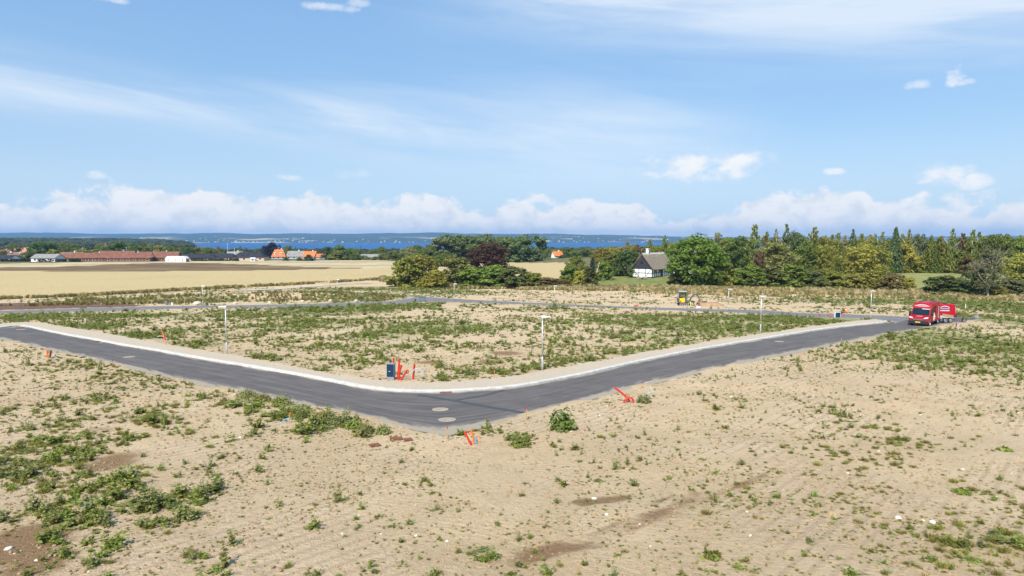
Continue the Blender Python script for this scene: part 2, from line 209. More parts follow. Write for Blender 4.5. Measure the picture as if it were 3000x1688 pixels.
def col4(c): return (c[0], c[1], c[2], 1.0)
MATS = {}
def mat(name, color, rough=0.6, metal=0.0, var=0.12, scale=6.0, spec=0.4, bump=0.0, bscale=40.0, coat=0.0):
    """plain surface with a little mottling and wear"""
    if name in MATS: return MATS[name]
    m = bpy.data.materials.new(name); m.use_nodes = True; t = NT(m.node_tree)
    b = t.n['Principled BSDF']; b.inputs['Roughness'].default_value = rough; b.inputs['Metallic'].default_value = metal
    b.inputs['Specular IOR Level'].default_value = spec; b.inputs['Coat Weight'].default_value = coat
    o = t.node('ShaderNodeTexCoord').outputs['Object']
    f = t.noise(o, scale, 5, 0.6)
    dark = tuple(c*(1-var) for c in color); lite = tuple(min(1, c*(1+var)) for c in color)
    t.put(b.inputs['Base Color'], t.mix(t.smooth(f, 0.3, 0.7), col4(dark), col4(lite)))
    if bump:
        bn = t.node('ShaderNodeBump', Strength=bump); t.put(bn.inputs['Height'], t.noise(o, bscale, 4, 0.6)); bn.inputs['Distance'].default_value = 0.02
        t.l.new(bn.outputs[0], b.inputs['Normal'])
    MATS[name] = m; return m

class MB:
    """collects faces, then links them as ONE mesh object"""
    def __init__(s): s.v = []; s.f = []
    def add(s, vs, fs, M=None):
        k = len(s.v)
        for p in vs:
            p = Vector(p)
            s.v.append(tuple(M @ p) if M else tuple(p))
        s.f += [tuple(i+k for i in f) for f in fs]; return s
    def box(s, c, size, M=None, rz=0.0, rx=0.0, ry=0.0, taper=1.0):
        x, y, z = [q/2 for q in size]
        vs = [(-x,-y,-z),(x,-y,-z),(x,y,-z),(-x,y,-z),(-x*taper,-y*taper,z),(x*taper,-y*taper,z),(x*taper,y*taper,z),(-x*taper,y*taper,z)]
        T = Matrix.Translation(c) @ Euler((rx, ry, rz)).to_matrix().to_4x4()
        if M: T = M @ T
        return s.add(vs, [(3,2,1,0),(4,5,6,7),(0,1,5,4),(1,2,6,5),(2,3,7,6),(3,0,4,7)], T)
    def tube(s, pts, rad, n=8, cap=True, M=None):
        pts = [Vector(p) for p in pts]; k = len(pts)
        if not hasattr(rad, '__len__'): rad = [rad]*k
        vs = []; fs = []; pu = None
        for i, p in enumerate(pts):
            d = (pts[min(i+1, k-1)]-pts[max(i-1, 0)]).normalized()
            if pu is None: pu = d.orthogonal().normalized()
            u = (pu - d*pu.dot(d)); u = u.normalized() if u.length > 1e-6 else d.orthogonal().normalized(); w = d.cross(u); pu = u
            for j in range(n):
                a = 2*math.pi*j/n; vs.append(p + u*math.cos(a)*rad[i] + w*math.sin(a)*rad[i])
        for i in range(k-1):
            for j in range(n):
                fs.append((i*n+j, i*n+(j+1) % n, (i+1)*n+(j+1) % n, (i+1)*n+j))
        if cap: fs += [tuple(range(n))[::-1], tuple((k-1)*n+j for j in range(n))]
        return s.add(vs, fs, M)
    def prism(s, prof, w, M=None, axis='y'):
        """profile (a,b) in the x-z plane pushed through a width along y"""
        n = len(prof); vs = [(a, -w/2, b) for a, b in prof] + [(a, w/2, b) for a, b in prof]
        fs = [tuple(range(n)), tuple(range(n, 2*n))[::-1]] + [(i, i+n, (i+1) % n+n, (i+1) % n) for i in range(n)]
        return s.add(vs, fs, M)
    def ellipsoid(s, c, r, nu=12, nv=8, jitter=0.0, M=None, seed=0):
        q = random.Random(seed); vs = []; fs = []
        for i in range(nv+1):
            th = math.pi*i/nv
            for j in range(nu):
                a = 2*math.pi*j/nu; k = 1+q.uniform(-jitter, jitter)
                if i in (0, nv): k = 1
                vs.append((c[0]+r[0]*k*math.sin(th)*math.cos(a), c[1]+r[1]*k*math.sin(th)*math.sin(a), c[2]+r[2]*k*math.cos(th)))
        for i in range(nv):
            for j in range(nu): fs.append((i*nu+j, (i+1)*nu+j, (i+1)*nu+(j+1) % nu, i*nu+(j+1) % nu))
        return s.add(vs, fs, M)
    def mesh(s, name, m=None, smooth=False):
        me = bpy.data.meshes.new(name); me.from_pydata(s.v, [], s.f); me.validate()
        bm = bmesh.new(); bm.from_mesh(me); bmesh.ops.remove_doubles(bm, verts=bm.verts, dist=1e-5); bmesh.ops.recalc_face_normals(bm, faces=bm.faces); bm.to_mesh(me); bm.free()
        if m: me.materials.append(m)
        if smooth: me.polygons.foreach_set('use_smooth', [True]*len(me.polygons))
        return me
    def build(s, name, m, parent=None, smooth=False, bevel=0.0, loc=None):
        o = bpy.data.objects.new(name, s.mesh(name, m, smooth)); COL.objects.link(o); o.parent = parent
        if loc is not None: o.location = loc
        if bevel:
            b = o.modifiers.new('bevel', 'BEVEL'); b.width = bevel; b.segments = 2; b.limit_method = 'ANGLE'
        return o

def tag(o, label=None, cat=None, group=None, kind=None):
    if label: o['label'] = label
    if cat: o['category'] = cat
    if group: o['group'] = group
    if kind: o['kind'] = kind
    return o
def thing(name, label, cat, loc=(0, 0, 0), rz=0.0, group=None):
    o = bpy.data.objects.new(name, None); COL.objects.link(o); o.location = loc; o.rotation_euler = (0, 0, rz); o.empty_display_size = 0.2
    return tag(o, label, cat, group)
def dup(src, loc, rz=0.0, label=None, scale=None, parent=None):
    """a copy of a thing with copies of its parts and sub-parts"""
    r = src.copy(); COL.objects.link(r); r.location = loc; r.rotation_euler = (0, 0, rz); r.parent = parent
    if scale: r.scale = scale
    if label: r['label'] = label
    for ch in src.children:
        c = ch.copy(); COL.objects.link(c); c.parent = r
        for g2 in ch.children:
            d = g2.copy(); COL.objects.link(d); d.parent = c
    return r
def numpy_mesh(name, v, f, m=None, smooth=False):
    me = bpy.data.meshes.new(name); v = np.asarray(v, np.float32); f = np.asarray(f, np.int32); k = f.shape[1]
    me.vertices.add(len(v)); me.vertices.foreach_set('co', v.ravel())
    me.loops.add(f.size); me.loops.foreach_set('vertex_index', f.ravel())
    me.polygons.add(len(f)); me.polygons.foreach_set('loop_start', np.arange(0, f.size, k, dtype=np.int32))
    try: me.polygons.foreach_set('loop_total', np.full(len(f), k, np.int32))
    except Exception: pass
    if smooth: me.polygons.foreach_set('use_smooth', np.ones(len(f), bool))
    me.update(calc_edges=True)
    if m: me.materials.append(m)
    return me
# ---------------------------------------------------------------- ground, fields, roads
def catmull(P, n):
    P = [np.array(p, float) for p in P]; k = len(P); out = []
    for q in np.linspace(0, k-1, n):
        i = min(int(q), k-2); t = q-i
        p0 = P[max(i-1, 0)]; p1 = P[i]; p2 = P[i+1]; p3 = P[min(i+2, k-1)]
        # centripetal-like damping keeps uneven spacing from overshooting
        m1 = (p2-p0)*0.5; m2 = (p3-p1)*0.5; d = np.linalg.norm(p2-p1)
        for mm in (m1, m2):
            L = np.linalg.norm(mm)
            if L > d: mm *= d/L
        h = (2*t**3-3*t**2+1)*p1 + (t**3-2*t**2+t)*m1 + (-2*t**3+3*t**2)*p2 + (t**3-t**2)*m2
        out.append(h)
    return np.array(out)
def resample(P, step=None, n=None):
    P = np.array(P); d = np.r_[0, np.cumsum(np.hypot(*np.diff(P, axis=0).T))]
    if n is None: n = max(2, int(round(d[-1]/step))+1)
    q = np.linspace(0, d[-1], n)
    return np.c_[np.interp(q, d, P[:, 0]), np.interp(q, d, P[:, 1])]

KL = resample(catmull(KERB, 500), 0.25)
def offset(line, w):
    t = np.gradient(line, axis=0); t /= np.linalg.norm(t, axis=1)[:, None]
    return line + np.c_[-t[:, 1], t[:, 0]]*w
KW = 0.34
KI = offset(KL, KW)
POLY_ROAD = [tuple(p) for p in catmull(ROAD_IN, 120)] + [tuple(p) for p in catmull(ROAD_OUT, 120)[::-1]]
POLY_FAR = list(FAR_IN) + list(FAR_OUT)[::-1]
POLY_LEFT = list(LEFT_IN) + list(LEFT_OUT)[::-1]
POLY_TRACK = list(TRACK_IN) + list(TRACK_OUT)[::-1]
VL = resample(catmull(VERGE, 300), 0.5)
VL = VL + np.c_[fbm(VL[:, 0]*0.9, VL[:, 1]*0.9, 5)-0.5, fbm(VL[:, 0]*0.9, VL[:, 1]*0.9, 9)-0.5]*0.7
POLY_VERGE = [tuple(p) for p in KL[:-8:4]] + [tuple(p) for p in VL[::-1]]
INNER = [tuple(p) for p in VL] + list(FAR_OUT) + list(LEFT_OUT)

def grow(a, step, rate, end, sgn=1):
    out = []; p = a
    while (p < end if sgn > 0 else p > end):
        step *= 1+rate; p += sgn*step; out.append(p)
    return out
xs = np.arange(-60, 60.01, 0.45); xs = np.array(grow(xs[0], 0.45, 0.04, -9000, -1)[::-1] + list(xs) + grow(xs[-1], 0.45, 0.04, 9000))
ys = np.arange(12, 96, 0.42); ys = np.array(grow(12, 0.42, 0.2, -300, -1)[::-1] + list(ys) + grow(ys[-1], 0.42, 0.035, 2600))
GX, GY = np.meshgrid(xs, ys)
SHORE_Y = 1990
gz = base_z(GX, GY)
near = np.clip(1-(GY-90)/120, 0, 1)*np.clip(1-(np.abs(GX)-90)/120, 0, 1)
rough = (fbm(GX*0.32, GY*0.32, 1)-0.5)*0.22 + (fbm(GX*1.3, GY*1.3, 2, 3)-0.5)*0.085
hard = inside(GX, GY, POLY_ROAD) | inside(GX, GY, POLY_FAR) | inside(GX, GY, POLY_LEFT)
verge_in = inside(GX, GY, POLY_VERGE)
dline = np.minimum.reduce([polydist(GX, GY, [tuple(p) for p in catmull(ROAD_OUT, 60)]), polydist(GX, GY, [tuple(p) for p in VL[::4]]), polydist(GX, GY, list(FAR_IN)), polydist(GX, GY, list(FAR_OUT)), polydist(GX, GY, list(LEFT_IN)), polydist(GX, GY, list(LEFT_OUT))])
fade = np.clip(dline/1.6, 0.0, 1)
gz = gz + rough*near*np.where(hard | verge_in, 0, 0.15+0.85*fade)
hard_d = hard & (dline > 0.7); gz = gz - np.where(hard_d, 0.16, np.where(hard, 0.045-0.075*sstep((fbm(GX*0.55, GY*0.55, 15, 3)-0.36)/0.3), 0)) - np.where(verge_in & (dline > 0.7), 0.10, 0) + np.where(verge_in & (dline <= 0.7), 0.07, 0)
dv = polydist(GX, GY, [tuple(p) for p in VL[::3]])
gz = gz + np.where(~(hard | verge_in), np.where(dv < 2.5, 0.115*np.clip(1-dv/2.5, 0, 1), 0.025*(1-fade)), 0)
def ground_z(x, y): return float(base_z(x, y))

cx = (GX[:-1, :-1]+GX[1:, 1:])/2; cy = (GY[:-1, :-1]+GY[1:, 1:])/2
zone = np.zeros(cx.shape, int)                       # 0 = the bare site
sx, sy = zip(*SITE_EDGE)
edge_y = np.interp(cx.ravel(), sx, sy).reshape(cx.shape)
zone[cy > edge_y] = 7
zone[cy > 420] = 8
for i, pl in ((1, Z_STUBBLE), (2, Z_FALLOW), (3, Z_FAR), (4, Z_STUB2), (5, Z_LAWN), (6, Z_MEADOW), (9, Z_TOPSOIL)):
    zone[inside(cx, cy, pl)] = i

def surf(name, dark, lite, scale=0.5, rough=0.95, extra=None, bump=0.5, bscale=3.0, bdist=0.05):
    m = bpy.data.materials.new(name); m.use_nodes = True; t = NT(m.node_tree); b = t.n['Principled BSDF']
    b.inputs['Roughness'].default_value = rough; b.inputs['Specular IOR Level'].default_value = 0.15
    o = t.node('ShaderNodeTexCoord').outputs['Object']
    c = t.mix(t.smooth(t.noise(o, scale, 6, 0.62), 0.32, 0.68), col4(dark), col4(lite))
    h = t.noise(o, bscale, 6, 0.7)
    if extra: c, h = extra(t, o, c, h)
    t.put(b.inputs['Base Color'], c)
    bn = t.node('ShaderNodeBump', Strength=bump); bn.inputs['Distance'].default_value = bdist; t.put(bn.inputs['Height'], h); t.l.new(bn.outputs[0], b.inputs['Normal'])
    return m
def stripes(t, o, ang, period, warp=0.6):
    x, y, z = t.sep(o)
    p = t.m('ADD', t.m('MULTIPLY', x, math.cos(ang)), t.m('MULTIPLY', y, math.sin(ang)))
    p = t.m('ADD', p, t.m('MULTIPLY', t.noise(o, 0.12, 3), warp*4))
    return t.m('SINE', t.m('MULTIPLY', p, 2*math.pi/period))
def soil_extra(t, o, c, h):
    at = t.node('ShaderNodeAttribute', attribute_name='moist').outputs['Fac']
    gr = t.node('ShaderNodeAttribute', attribute_name='green').outputs['Fac']
    n1 = t.noise(o, 0.16, 5, 0.6); n2 = t.noise(o, 1.1, 6, 0.72); n3 = t.noise(o, 5.5, 6, 0.78); n4 = t.noise(o, 22.0, 3, 0.7)
    c = t.mix(t.smooth(n1, 0.36, 0.70, 0, 0.75), c, (0.655, 0.500, 0.330, 1))
    c = t.mix(t.smooth(n2, 0.52, 0.74, 0, 0.55), c, (0.40, 0.285, 0.18, 1))
    c = t.mix(t.smooth(n3, 0.52, 0.68, 0, 0.58), c, (0.345, 0.240, 0.148, 1))
    c = t.mix(t.smooth(n4, 0.56, 0.76, 0, 0.6), c, (0.66, 0.54, 0.39, 1))
    n5 = t.noise(o, 13.0, 4, 0.75); c = t.mix(t.smooth(n5, 0.57, 0.68, 0, 0.50), c, (0.28, 0.190, 0.112, 1))
    c = t.mix(t.smooth(t.noise(o, 0.055, 4, 0.6), 0.44, 0.66, 0, 0.40), c, (0.45, 0.325, 0.195, 1))
    s = stripes(t, o, R(-42), 0.46, 0.05); s2 = stripes(t, o, R(74), 0.23, 0.03)
    c = t.mix(t.smooth(t.m('MULTIPLY', s, t.smooth(t.noise(o, 0.16, 4), 0.42, 0.66)), 0.10, 0.7, 0, 0.42), c, (0.38, 0.275, 0.175, 1))
    c = t.mix(t.smooth(t.m('MULTIPLY', s2, t.smooth(t.noise(o, 0.20, 4, 0.6), 0.50, 0.68)), 0.10, 0.7, 0, 0.30), c, (0.38, 0.275, 0.175, 1))
    c = t.mix(t.smooth(t.m('MULTIPLY', gr, n2), 0.16, 0.50, 0, 0.75), c, (0.215, 0.225, 0.078, 1))
    st = t.noise(t.xyz(*[t.m('MULTIPLY', q, k) for q, k in zip(t.sep(o), (0.5, 1.3, 1))]), 0.9, 6, 0.68)
    c = t.mix(t.smooth(t.m('MULTIPLY', at, t.m('ADD', t.m('ADD', st, 0.12), t.m('MULTIPLY', n3, 0.6))), 0.32, 0.66, 0, 0.9), c, (0.240, 0.142, 0.070, 1))
    h = t.m('ADD', t.m('ADD', h, t.m('MULTIPLY', n3, 0.9)), t.m('MULTIPLY', t.m('ADD', s, s2), 0.012))
    return c, h
M_SOIL = surf('dry_soil', (0.520, 0.384, 0.226), (0.620, 0.472, 0.288), 0.4, extra=soil_extra, bump=0.9, bscale=5.0, bdist=0.12)
def stub_extra(t, o, c, h):
    s = stripes(t, o, R(97), 4.2, 0.5); s2 = stripes(t, o, R(95), 1.25, 0.3)
    c = t.mix(t.smooth(s, 0.1, 1.0, 0, 0.36), c, (0.345, 0.262, 0.130, 1)); c = t.mix(t.smooth(s2, 0.2, 1.0, 0, 0.22), c, (0.56, 0.45, 0.26, 1))
    n = t.noise(o, 0.035, 4); c = t.mix(t.smooth(n, 0.45, 0.7, 0, 0.4), c, (0.40, 0.31, 0.165, 1))
    return c, t.m('ADD', h, t.m('MULTIPLY', s2, 0.3))
M_STUB = surf('wheat_stubble', (0.42, 0.315, 0.150), (0.525, 0.405, 0.205), 0.9, extra=stub_extra, bump=0.5, bscale=2.0)
def fal_extra(t, o, c, h):
    n = t.noise(t.xyz(*[t.m('MULTIPLY', q, k) for q, k in zip(t.sep(o), (0.02, 0.11, 1))]), 1.0, 5, 0.6)
    return t.mix(t.smooth(n, 0.44, 0.66, 0, 0.85), c, (0.26, 0.19, 0.10, 1)), h
M_FAL = surf('fallow_weeds', (0.095, 0.056, 0.026), (0.165, 0.105, 0.048), 0.12, extra=fal_extra)
def fara_extra(t, o, c, h):
    n = t.noise(t.xyz(*[t.m('MULTIPLY', q, k) for q, k in zip(t.sep(o), (0.015, 0.08, 1))]), 1.0, 5, 0.6)
    return t.mix(t.smooth(n, 0.46, 0.70, 0, 0.8), c, (0.25, 0.19, 0.10, 1)), h
M_FARF = surf('ripe_grass', (0.42, 0.335, 0.185), (0.55, 0.455, 0.27), 0.1, extra=fara_extra)
M_LAWN = surf('lawn_grass', (0.130, 0.150, 0.040), (0.22, 0.225, 0.070), 0.35)
M_MEAD = surf('meadow_grass', (0.19, 0.205, 0.065), (0.285, 0.275, 0.10), 0.25)
M_ROUGH = surf('rough_grass', (0.10, 0.095, 0.036), (0.20, 0.165, 0.070), 0.3)
M_TOP = surf('dark_topsoil', (0.125, 0.070, 0.045), (0.185, 0.108, 0.070), 0.8, bump=1.0)
M_SHORE = surf('shore_land', (0.05, 0.075, 0.026), (0.12, 0.13, 0.05), 0.01)

idx = np.arange(GX.size).reshape(GX.shape)
quads = np.stack([idx[:-1, :-1], idx[:-1, 1:], idx[1:, 1:], idx[1:, :-1]], -1)
ruts = np.zeros(GX.shape)
for ln, w_, k_ in TRACKS: ruts = np.maximum(ruts, k_*np.exp(-(polydist(GX, GY, ln)/w_)**2)*(0.35+0.9*fbm(GX*0.9, GY*0.9, 19, 3)))
moist = np.clip(np.maximum(blobsum(GX, GY, MOIST_BLOBS)*1.1, ruts), 0, 1).ravel()
gz = gz - 0.05*np.clip(ruts, 0, 1)*(GY < 40)
V = np.c_[GX.ravel(), GY.ravel(), gz.ravel()]
wb_all = blobsum(GX, GY, WEED_BLOBS); bare_all = blobsum(GX, GY, BARE_BLOBS)
inner_all = inside(GX, GY, INNER)
green = np.clip(wb_all*0.75 + np.where(inner_all, 0.22, 0.0) - 0.8*bare_all, 0, 1)*(0.5+0.6*sstep((GY-30)/50))
green = green.ravel()
for zi, nm, mm in ((0, 'ground', M_SOIL), (1, 'stubble_field', M_STUB), (2, 'fallow_strip', M_FAL), (3, 'ripe_grass_field', M_FARF), (4, 'stubble_field', M_STUB), (5, 'lawn', M_LAWN), (6, 'meadow', M_MEAD), (7, 'rough_grass', M_ROUGH), (8, 'shore_land', M_SHORE), (9, 'topsoil_strip', M_TOP)):
    q = quads[zone == zi]
    if not len(q): continue
    u, inv = np.unique(q, return_inverse=True); inv = inv.reshape(-1, 4)
    me = numpy_mesh(nm, V[u], inv, mm, smooth=True)
    for an, arr in (('moist', moist), ('green', green)):
        a = me.attributes.new(an, 'FLOAT', 'POINT'); a.data.foreach_set('value', arr[u].astype(np.float32))
    o = bpy.data.objects.new(nm, me); COL.objects.link(o); tag(o, kind='structure')

# asphalt
def asphalt(name, dark, lite, dusty=0.6):
    m = bpy.data.materials.new(name); m.use_nodes = True; t = NT(m.node_tree); b = t.n['Principled BSDF']
    b.inputs['Roughness'].default_value = 0.82; b.inputs['Specular IOR Level'].default_value = 0.3
    o = t.node('ShaderNodeTexCoord').outputs['Object']; uv = t.node('ShaderNodeUVMap', uv_map='lane').outputs[0]
    ux, uy, uz = t.sep(uv)
    c = t.mix(t.smooth(t.noise(o, 0.7, 6, 0.6), 0.3, 0.7), col4(dark), col4(lite))
    lv = t.xyz(t.m('MULTIPLY', ux, 26.0), t.m('MULTIPLY', uy, 0.10), 0.0)
    c = t.mix(t.smooth(t.noise(lv, 1.0, 5, 0.7), 0.44, 0.66, 0, 0.75), c, (0.175, 0.154, 0.140, 1))
    c = t.mix(t.smooth(t.noise(lv, 2.3, 4, 0.7), 0.50, 0.68, 0, 0.65), c, (0.066, 0.059, 0.057, 1))
    sp = t.noise(o, 34.0, 2, 0.8); c = t.mix(t.smooth(sp, 0.55, 0.75, 0, 0.35), c, (0.19, 0.185, 0.18, 1))
    d = t.noise(t.xyz(t.m('MULTIPLY', ux, 4.0), t.m('MULTIPLY', uy, 0.32), 0.0), 1.2, 7, 0.72)
    e = t.m('MAXIMUM', t.smooth(ux, 0.72, 1.0, 0, 0.42), t.smooth(ux, 0.12, 0.0, 0, 0.28))
    c = t.mix(t.smooth(t.m('ADD', d, e), 0.60, 0.84, 0, dusty), c, (0.34, 0.285, 0.215, 1))
    t.put(b.inputs['Base Color'], c)
    bn = t.node('ShaderNodeBump', Strength=0.35); bn.inputs['Distance'].default_value = 0.01; t.put(bn.inputs['Height'], sp); t.l.new(bn.outputs[0], b.inputs['Normal'])
    return m
def strip(name, A, B, n, cols, dz, m, parent=None, kind='structure', ragged=0.0):
    v = []; uvs = []; d = np.r_[0, np.cumsum(np.hypot(*np.diff((A+B)/2, axis=0).T))]
    for i in range(n):
        for j in range(cols+1):
            q = j/cols; p = A[i]*(1-q)+B[i]*q
            if ragged and j == cols:
                p = p + (B[i]-A[i])/np.linalg.norm(B[i]-A[i])*ragged*(float(fbm(d[i]*0.8, 3.1, 4))-0.5)*2
            v.append((p[0], p[1], float(base_z(p[0], p[1]))+dz)); uvs.append((q, d[i]))
    f = []
    for i in range(n-1):
        for j in range(cols): a = i*(cols+1)+j; f.append((a, a+1, a+cols+2, a+cols+1))
    me = numpy_mesh(name, v, f, m, smooth=True); ul = me.uv_layers.new(name='lane')
    li = np.zeros(len(me.loops), int); me.loops.foreach_get('vertex_index', li); ul.data.foreach_set('uv', np.array(uvs, np.float32)[li].ravel())
    # make the sheet face up
    if me.polygons[0].normal.z < 0: me.flip_normals()
    o = bpy.data.objects.new(name, me); COL.objects.link(o); o.parent = parent
    if kind and parent is None: o['kind'] = kind
    return o
M_ASPH = asphalt('fresh_asphalt', (0.088, 0.077, 0.071), (0.120, 0.106, 0.098), 0.95)
M_ASPH2 = asphalt('grey_asphalt', (0.165, 0.160, 0.160), (0.215, 0.208, 0.205), 0.5)
road = strip('road', catmull(ROAD_IN, 220), catmull(ROAD_OUT, 220), 220, 10, 0.0, M_ASPH, ragged=0.16)
strip('road', catmull(FAR_IN, 120), catmull(FAR_OUT, 120), 120, 6, 0.006, M_ASPH2, ragged=0.3)
strip('road', catmull(LEFT_IN, 120), catmull(LEFT_OUT, 120), 120, 6, 0.012, M_ASPH2, ragged=0.2)
M_TRACK = surf('pale_gravel', (0.40, 0.36, 0.30), (0.52, 0.475, 0.41), 2.0)
strip('path', catmull(TRACK_IN, 40), catmull(TRACK_OUT, 40), 40, 4, 0.10, M_TRACK)
def verge_extra(t, o, c, h):
    n = t.noise(o, 30.0, 3, 0.8); n2 = t.noise(o, 0.5, 4)
    c = t.mix(t.smooth(n, 0.5, 0.75, 0, 0.7), c, (0.36, 0.295, 0.22, 1)); c = t.mix(t.smooth(n2, 0.45, 0.7, 0, 0.4), c, (0.485, 0.42, 0.34, 1))
    return c, t.m('ADD', h, n)
M_VERGE = surf('stabilised_gravel', (0.45, 0.368, 0.268), (0.54, 0.448, 0.335), 6.0, extra=verge_extra, bump=0.7, bscale=14.0, bdist=0.03)
nv = 260
strip('pavement', resample(KI[:-12], n=nv), resample(VL, n=nv), nv, 6, 0.095, M_VERGE, ragged=0.25)

# kerb of single concrete stones
M_KERB = mat('kerb_concrete', (0.54, 0.525, 0.49), 0.85, var=0.16, scale=2.5, spec=0.2, bump=0.3)
kerb = bpy.data.objects.new('kerb', None); COL.objects.link(kerb); tag(kerb, kind='structure')
KS = resample(KL, 1.0); KSi = offset(KS, KW)
for i in range(len(KS)-1):
    a, b = KS[i], KS[i+1]; ai, bi = KSi[i], KSi[i+1]; L = np.linalg.norm(b-a); g = 0.006/L
    a2, b2 = a+(b-a)*g, b-(b-a)*g; ai2, bi2 = ai+(bi-ai)*g, bi-(bi-ai)*g
    c = 0.045; jz = random.uniform(-0.004, 0.004)
    def zz(p, h): return (p[0], p[1], float(base_z(p[0], p[1]))+h+jz)
    ac = a2+(ai2-a2)*c/KW*0.6; bc = b2+(bi2-b2)*c/KW*0.6
    vs_ = [zz(a2, -0.12), zz(b2, -0.12), zz(bi2, -0.12), zz(ai2, -0.12), zz(a2, 0.085), zz(b2, 0.085), zz(ac, 0.12), zz(bc, 0.12), zz(ai2, 0.12), zz(bi2, 0.12)]
    MB().add(vs_, [(0,1,5,4),(4,5,7,6),(6,7,9,8),(2,3,8,9),(0,4,6,8,3),(1,2,9,7,5),(3,2,1,0)]).build('kerb_stone', M_KERB, kerb)

# tar seams across the bend, drain grates and manholes
M_TAR = mat('tar', (0.050, 0.046, 0.045), 0.5, var=0.3)
def ribbon(name, pts, w, dz, m, parent):
    P2 = catmull(pts, 24); t = np.gradient(P2, axis=0); t /= np.linalg.norm(t, axis=1)[:, None]; n_ = np.c_[-t[:, 1], t[:, 0]]*w/2
    return strip(name, P2-n_, P2+n_, 24, 1, dz, m, parent)
road_child = road
ribbon('tar_seam', [(-5.09,36.51),(-3.02,35.01),(-1.01,33.31),(0.89,31.84)], 0.34, 0.005, M_TAR, road)
ribbon('tar_seam', [(-2.94,35.10),(-1.48,36.51),(-0.48,38.02)], 0.26, 0.009, M_TAR, road)
ribbon('tar_seam', [(-53.18,70.39),(-52.64,72.59),(-51.62,73.75)], 0.35, 0.005, M_TAR, road)
M_CONC = mat('dusty_concrete', (0.40, 0.335, 0.26), 0.9, var=0.2, scale=9, bump=0.4)
M_IRON = mat('rusty_iron', (0.23, 0.095, 0.055), 0.75, metal=0.3, var=0.3, scale=14)
M_COVER = mat('cast_cover', (0.33, 0.27, 0.20), 0.85, var=0.3, scale=10, bump=0.4)
def manhole(key, label, r=0.42, rust=False):
    x, y = P[key]; t = thing('manhole', label, 'manhole', (x, y, ground_z(x, y)), 0.3, 'manholes in the road')
    t.rotation_euler = (-0.0385, 0, 0.0)
    n = 28; vs = []; fs = []
    for i in range(n):
        a = 2*math.pi*i/n
        for rr, z in ((r, 0.004), (r, 0.016), (r*0.80, 0.019), (r*0.80, 0.0)): vs.append((rr*math.cos(a), rr*math.sin(a), z))
    for i in range(n):
        for k in range(3): fs.append((i*4+k, ((i+1) % n)*4+k, ((i+1) % n)*4+k+1, i*4+k+1))
    MB().add(vs, fs).build('ring', M_IRON if rust else M_CONC, t)
    MB().tube([(0, 0, 0.0), (0, 0, 0.015)], r*0.78, 28).build('cover', M_COVER, t)
manhole('m1', 'dusty round manhole in the bend, the farther of two', 0.40)
manhole('m2', 'dusty round manhole in the bend, the nearer of two', 0.40)
manhole('m3', 'round sandy manhole in the road left of the bend', 0.42)
manhole('m4', 'round manhole by the kerb at the far end of the left road', 0.45)
manhole('m5', 'sandy manhole on the road right of the bend near the kerb', 0.40)
def grate(key, label, rz):
    x, y = P[key]; t = thing('drain_grate', label, 'drain', (x, y, ground_z(x, y)), rz, 'drain grates along the kerb'); 
    f = MB(); f.box((0, -0.19, 0.012), (0.62, 0.05, 0.03)).box((0, 0.19, 0.012), (0.62, 0.05, 0.03)).box((-0.285, 0, 0.012), (0.05, 0.33, 0.03)).box((0.285, 0, 0.012), (0.05, 0.33, 0.03)); f.build('frame', M_IRON, t)
    for k in range(6): MB().box((-0.21+k*0.084, 0, 0.011), (0.045, 0.33, 0.022)).build('bar', M_IRON, t)
grate('g1', 'rusty drain grate against the kerb in the bend', 0.04)
grate('g2', 'rusty drain grate against the kerb of the left road', -0.62)
grate('g3', 'rusty drain grate at the far left corner of the kerb', -0.3)

# ---------------------------------------------------------------- plants: leaf-by-leaf meshes
def leaf_mat(name, base=None, trans=0.40, var=0.38, hue=0.04):
    m = bpy.data.materials.new(name); m.use_nodes = True; t = NT(m.node_tree); t.n.clear()
    oi = t.node('ShaderNodeObjectInfo'); geo = t.node('ShaderNodeNewGeometry')
    c = oi.outputs['Color'] if base is None else t.mix(oi.outputs['Random'], col4(tuple(q*0.78 for q in base)), col4((base[0]*1.3, base[1]*1.16, base[2]*1.05)))
    k = t.m('ADD', 1-var*0.7, t.m('MULTIPLY', geo.outputs['Random Per Island'], var*1.5))
    v = t.node('ShaderNodeVectorMath', operation='SCALE'); t.put(v.inputs[0], c); t.put(v.inputs['Scale'], k)
    hs = t.node('ShaderNodeHueSaturation'); t.put(hs.inputs['Color'], v.outputs[0])
    t.put(hs.inputs['Hue'], t.m('ADD', 0.5-hue/2, t.m('MULTIPLY', oi.outputs['Random'], hue)))
    d = t.node('ShaderNodeBsdfPrincipled', Roughness=0.62); d.inputs['Specular IOR Level'].default_value = 0.22; t.put(d.inputs['Base Color'], hs.outputs[0])
    tr = t.node('ShaderNodeBsdfTranslucent'); tv = t.mix(1.0, hs.outputs[0], (1.25, 1.2, 0.5, 1), 'MULTIPLY'); t.put(tr.inputs['Color'], tv)
    mx = t.node('ShaderNodeMixShader'); mx.inputs[0].default_value = trans; t.l.new(d.outputs[0], mx.inputs[1]); t.l.new(tr.outputs[0], mx.inputs[2])
    out = t.node('ShaderNodeOutputMaterial'); t.l.new(mx.outputs[0], out.inputs[0])
    return m
M_LEAF = leaf_mat('tree_leaves')
M_BARK = mat('bark', (0.115, 0.085, 0.060), 0.9, var=0.3, scale=3, bump=0.6)
M_BARKP = mat('pale_bark', (0.40, 0.36, 0.30), 0.9, var=0.25, scale=3)

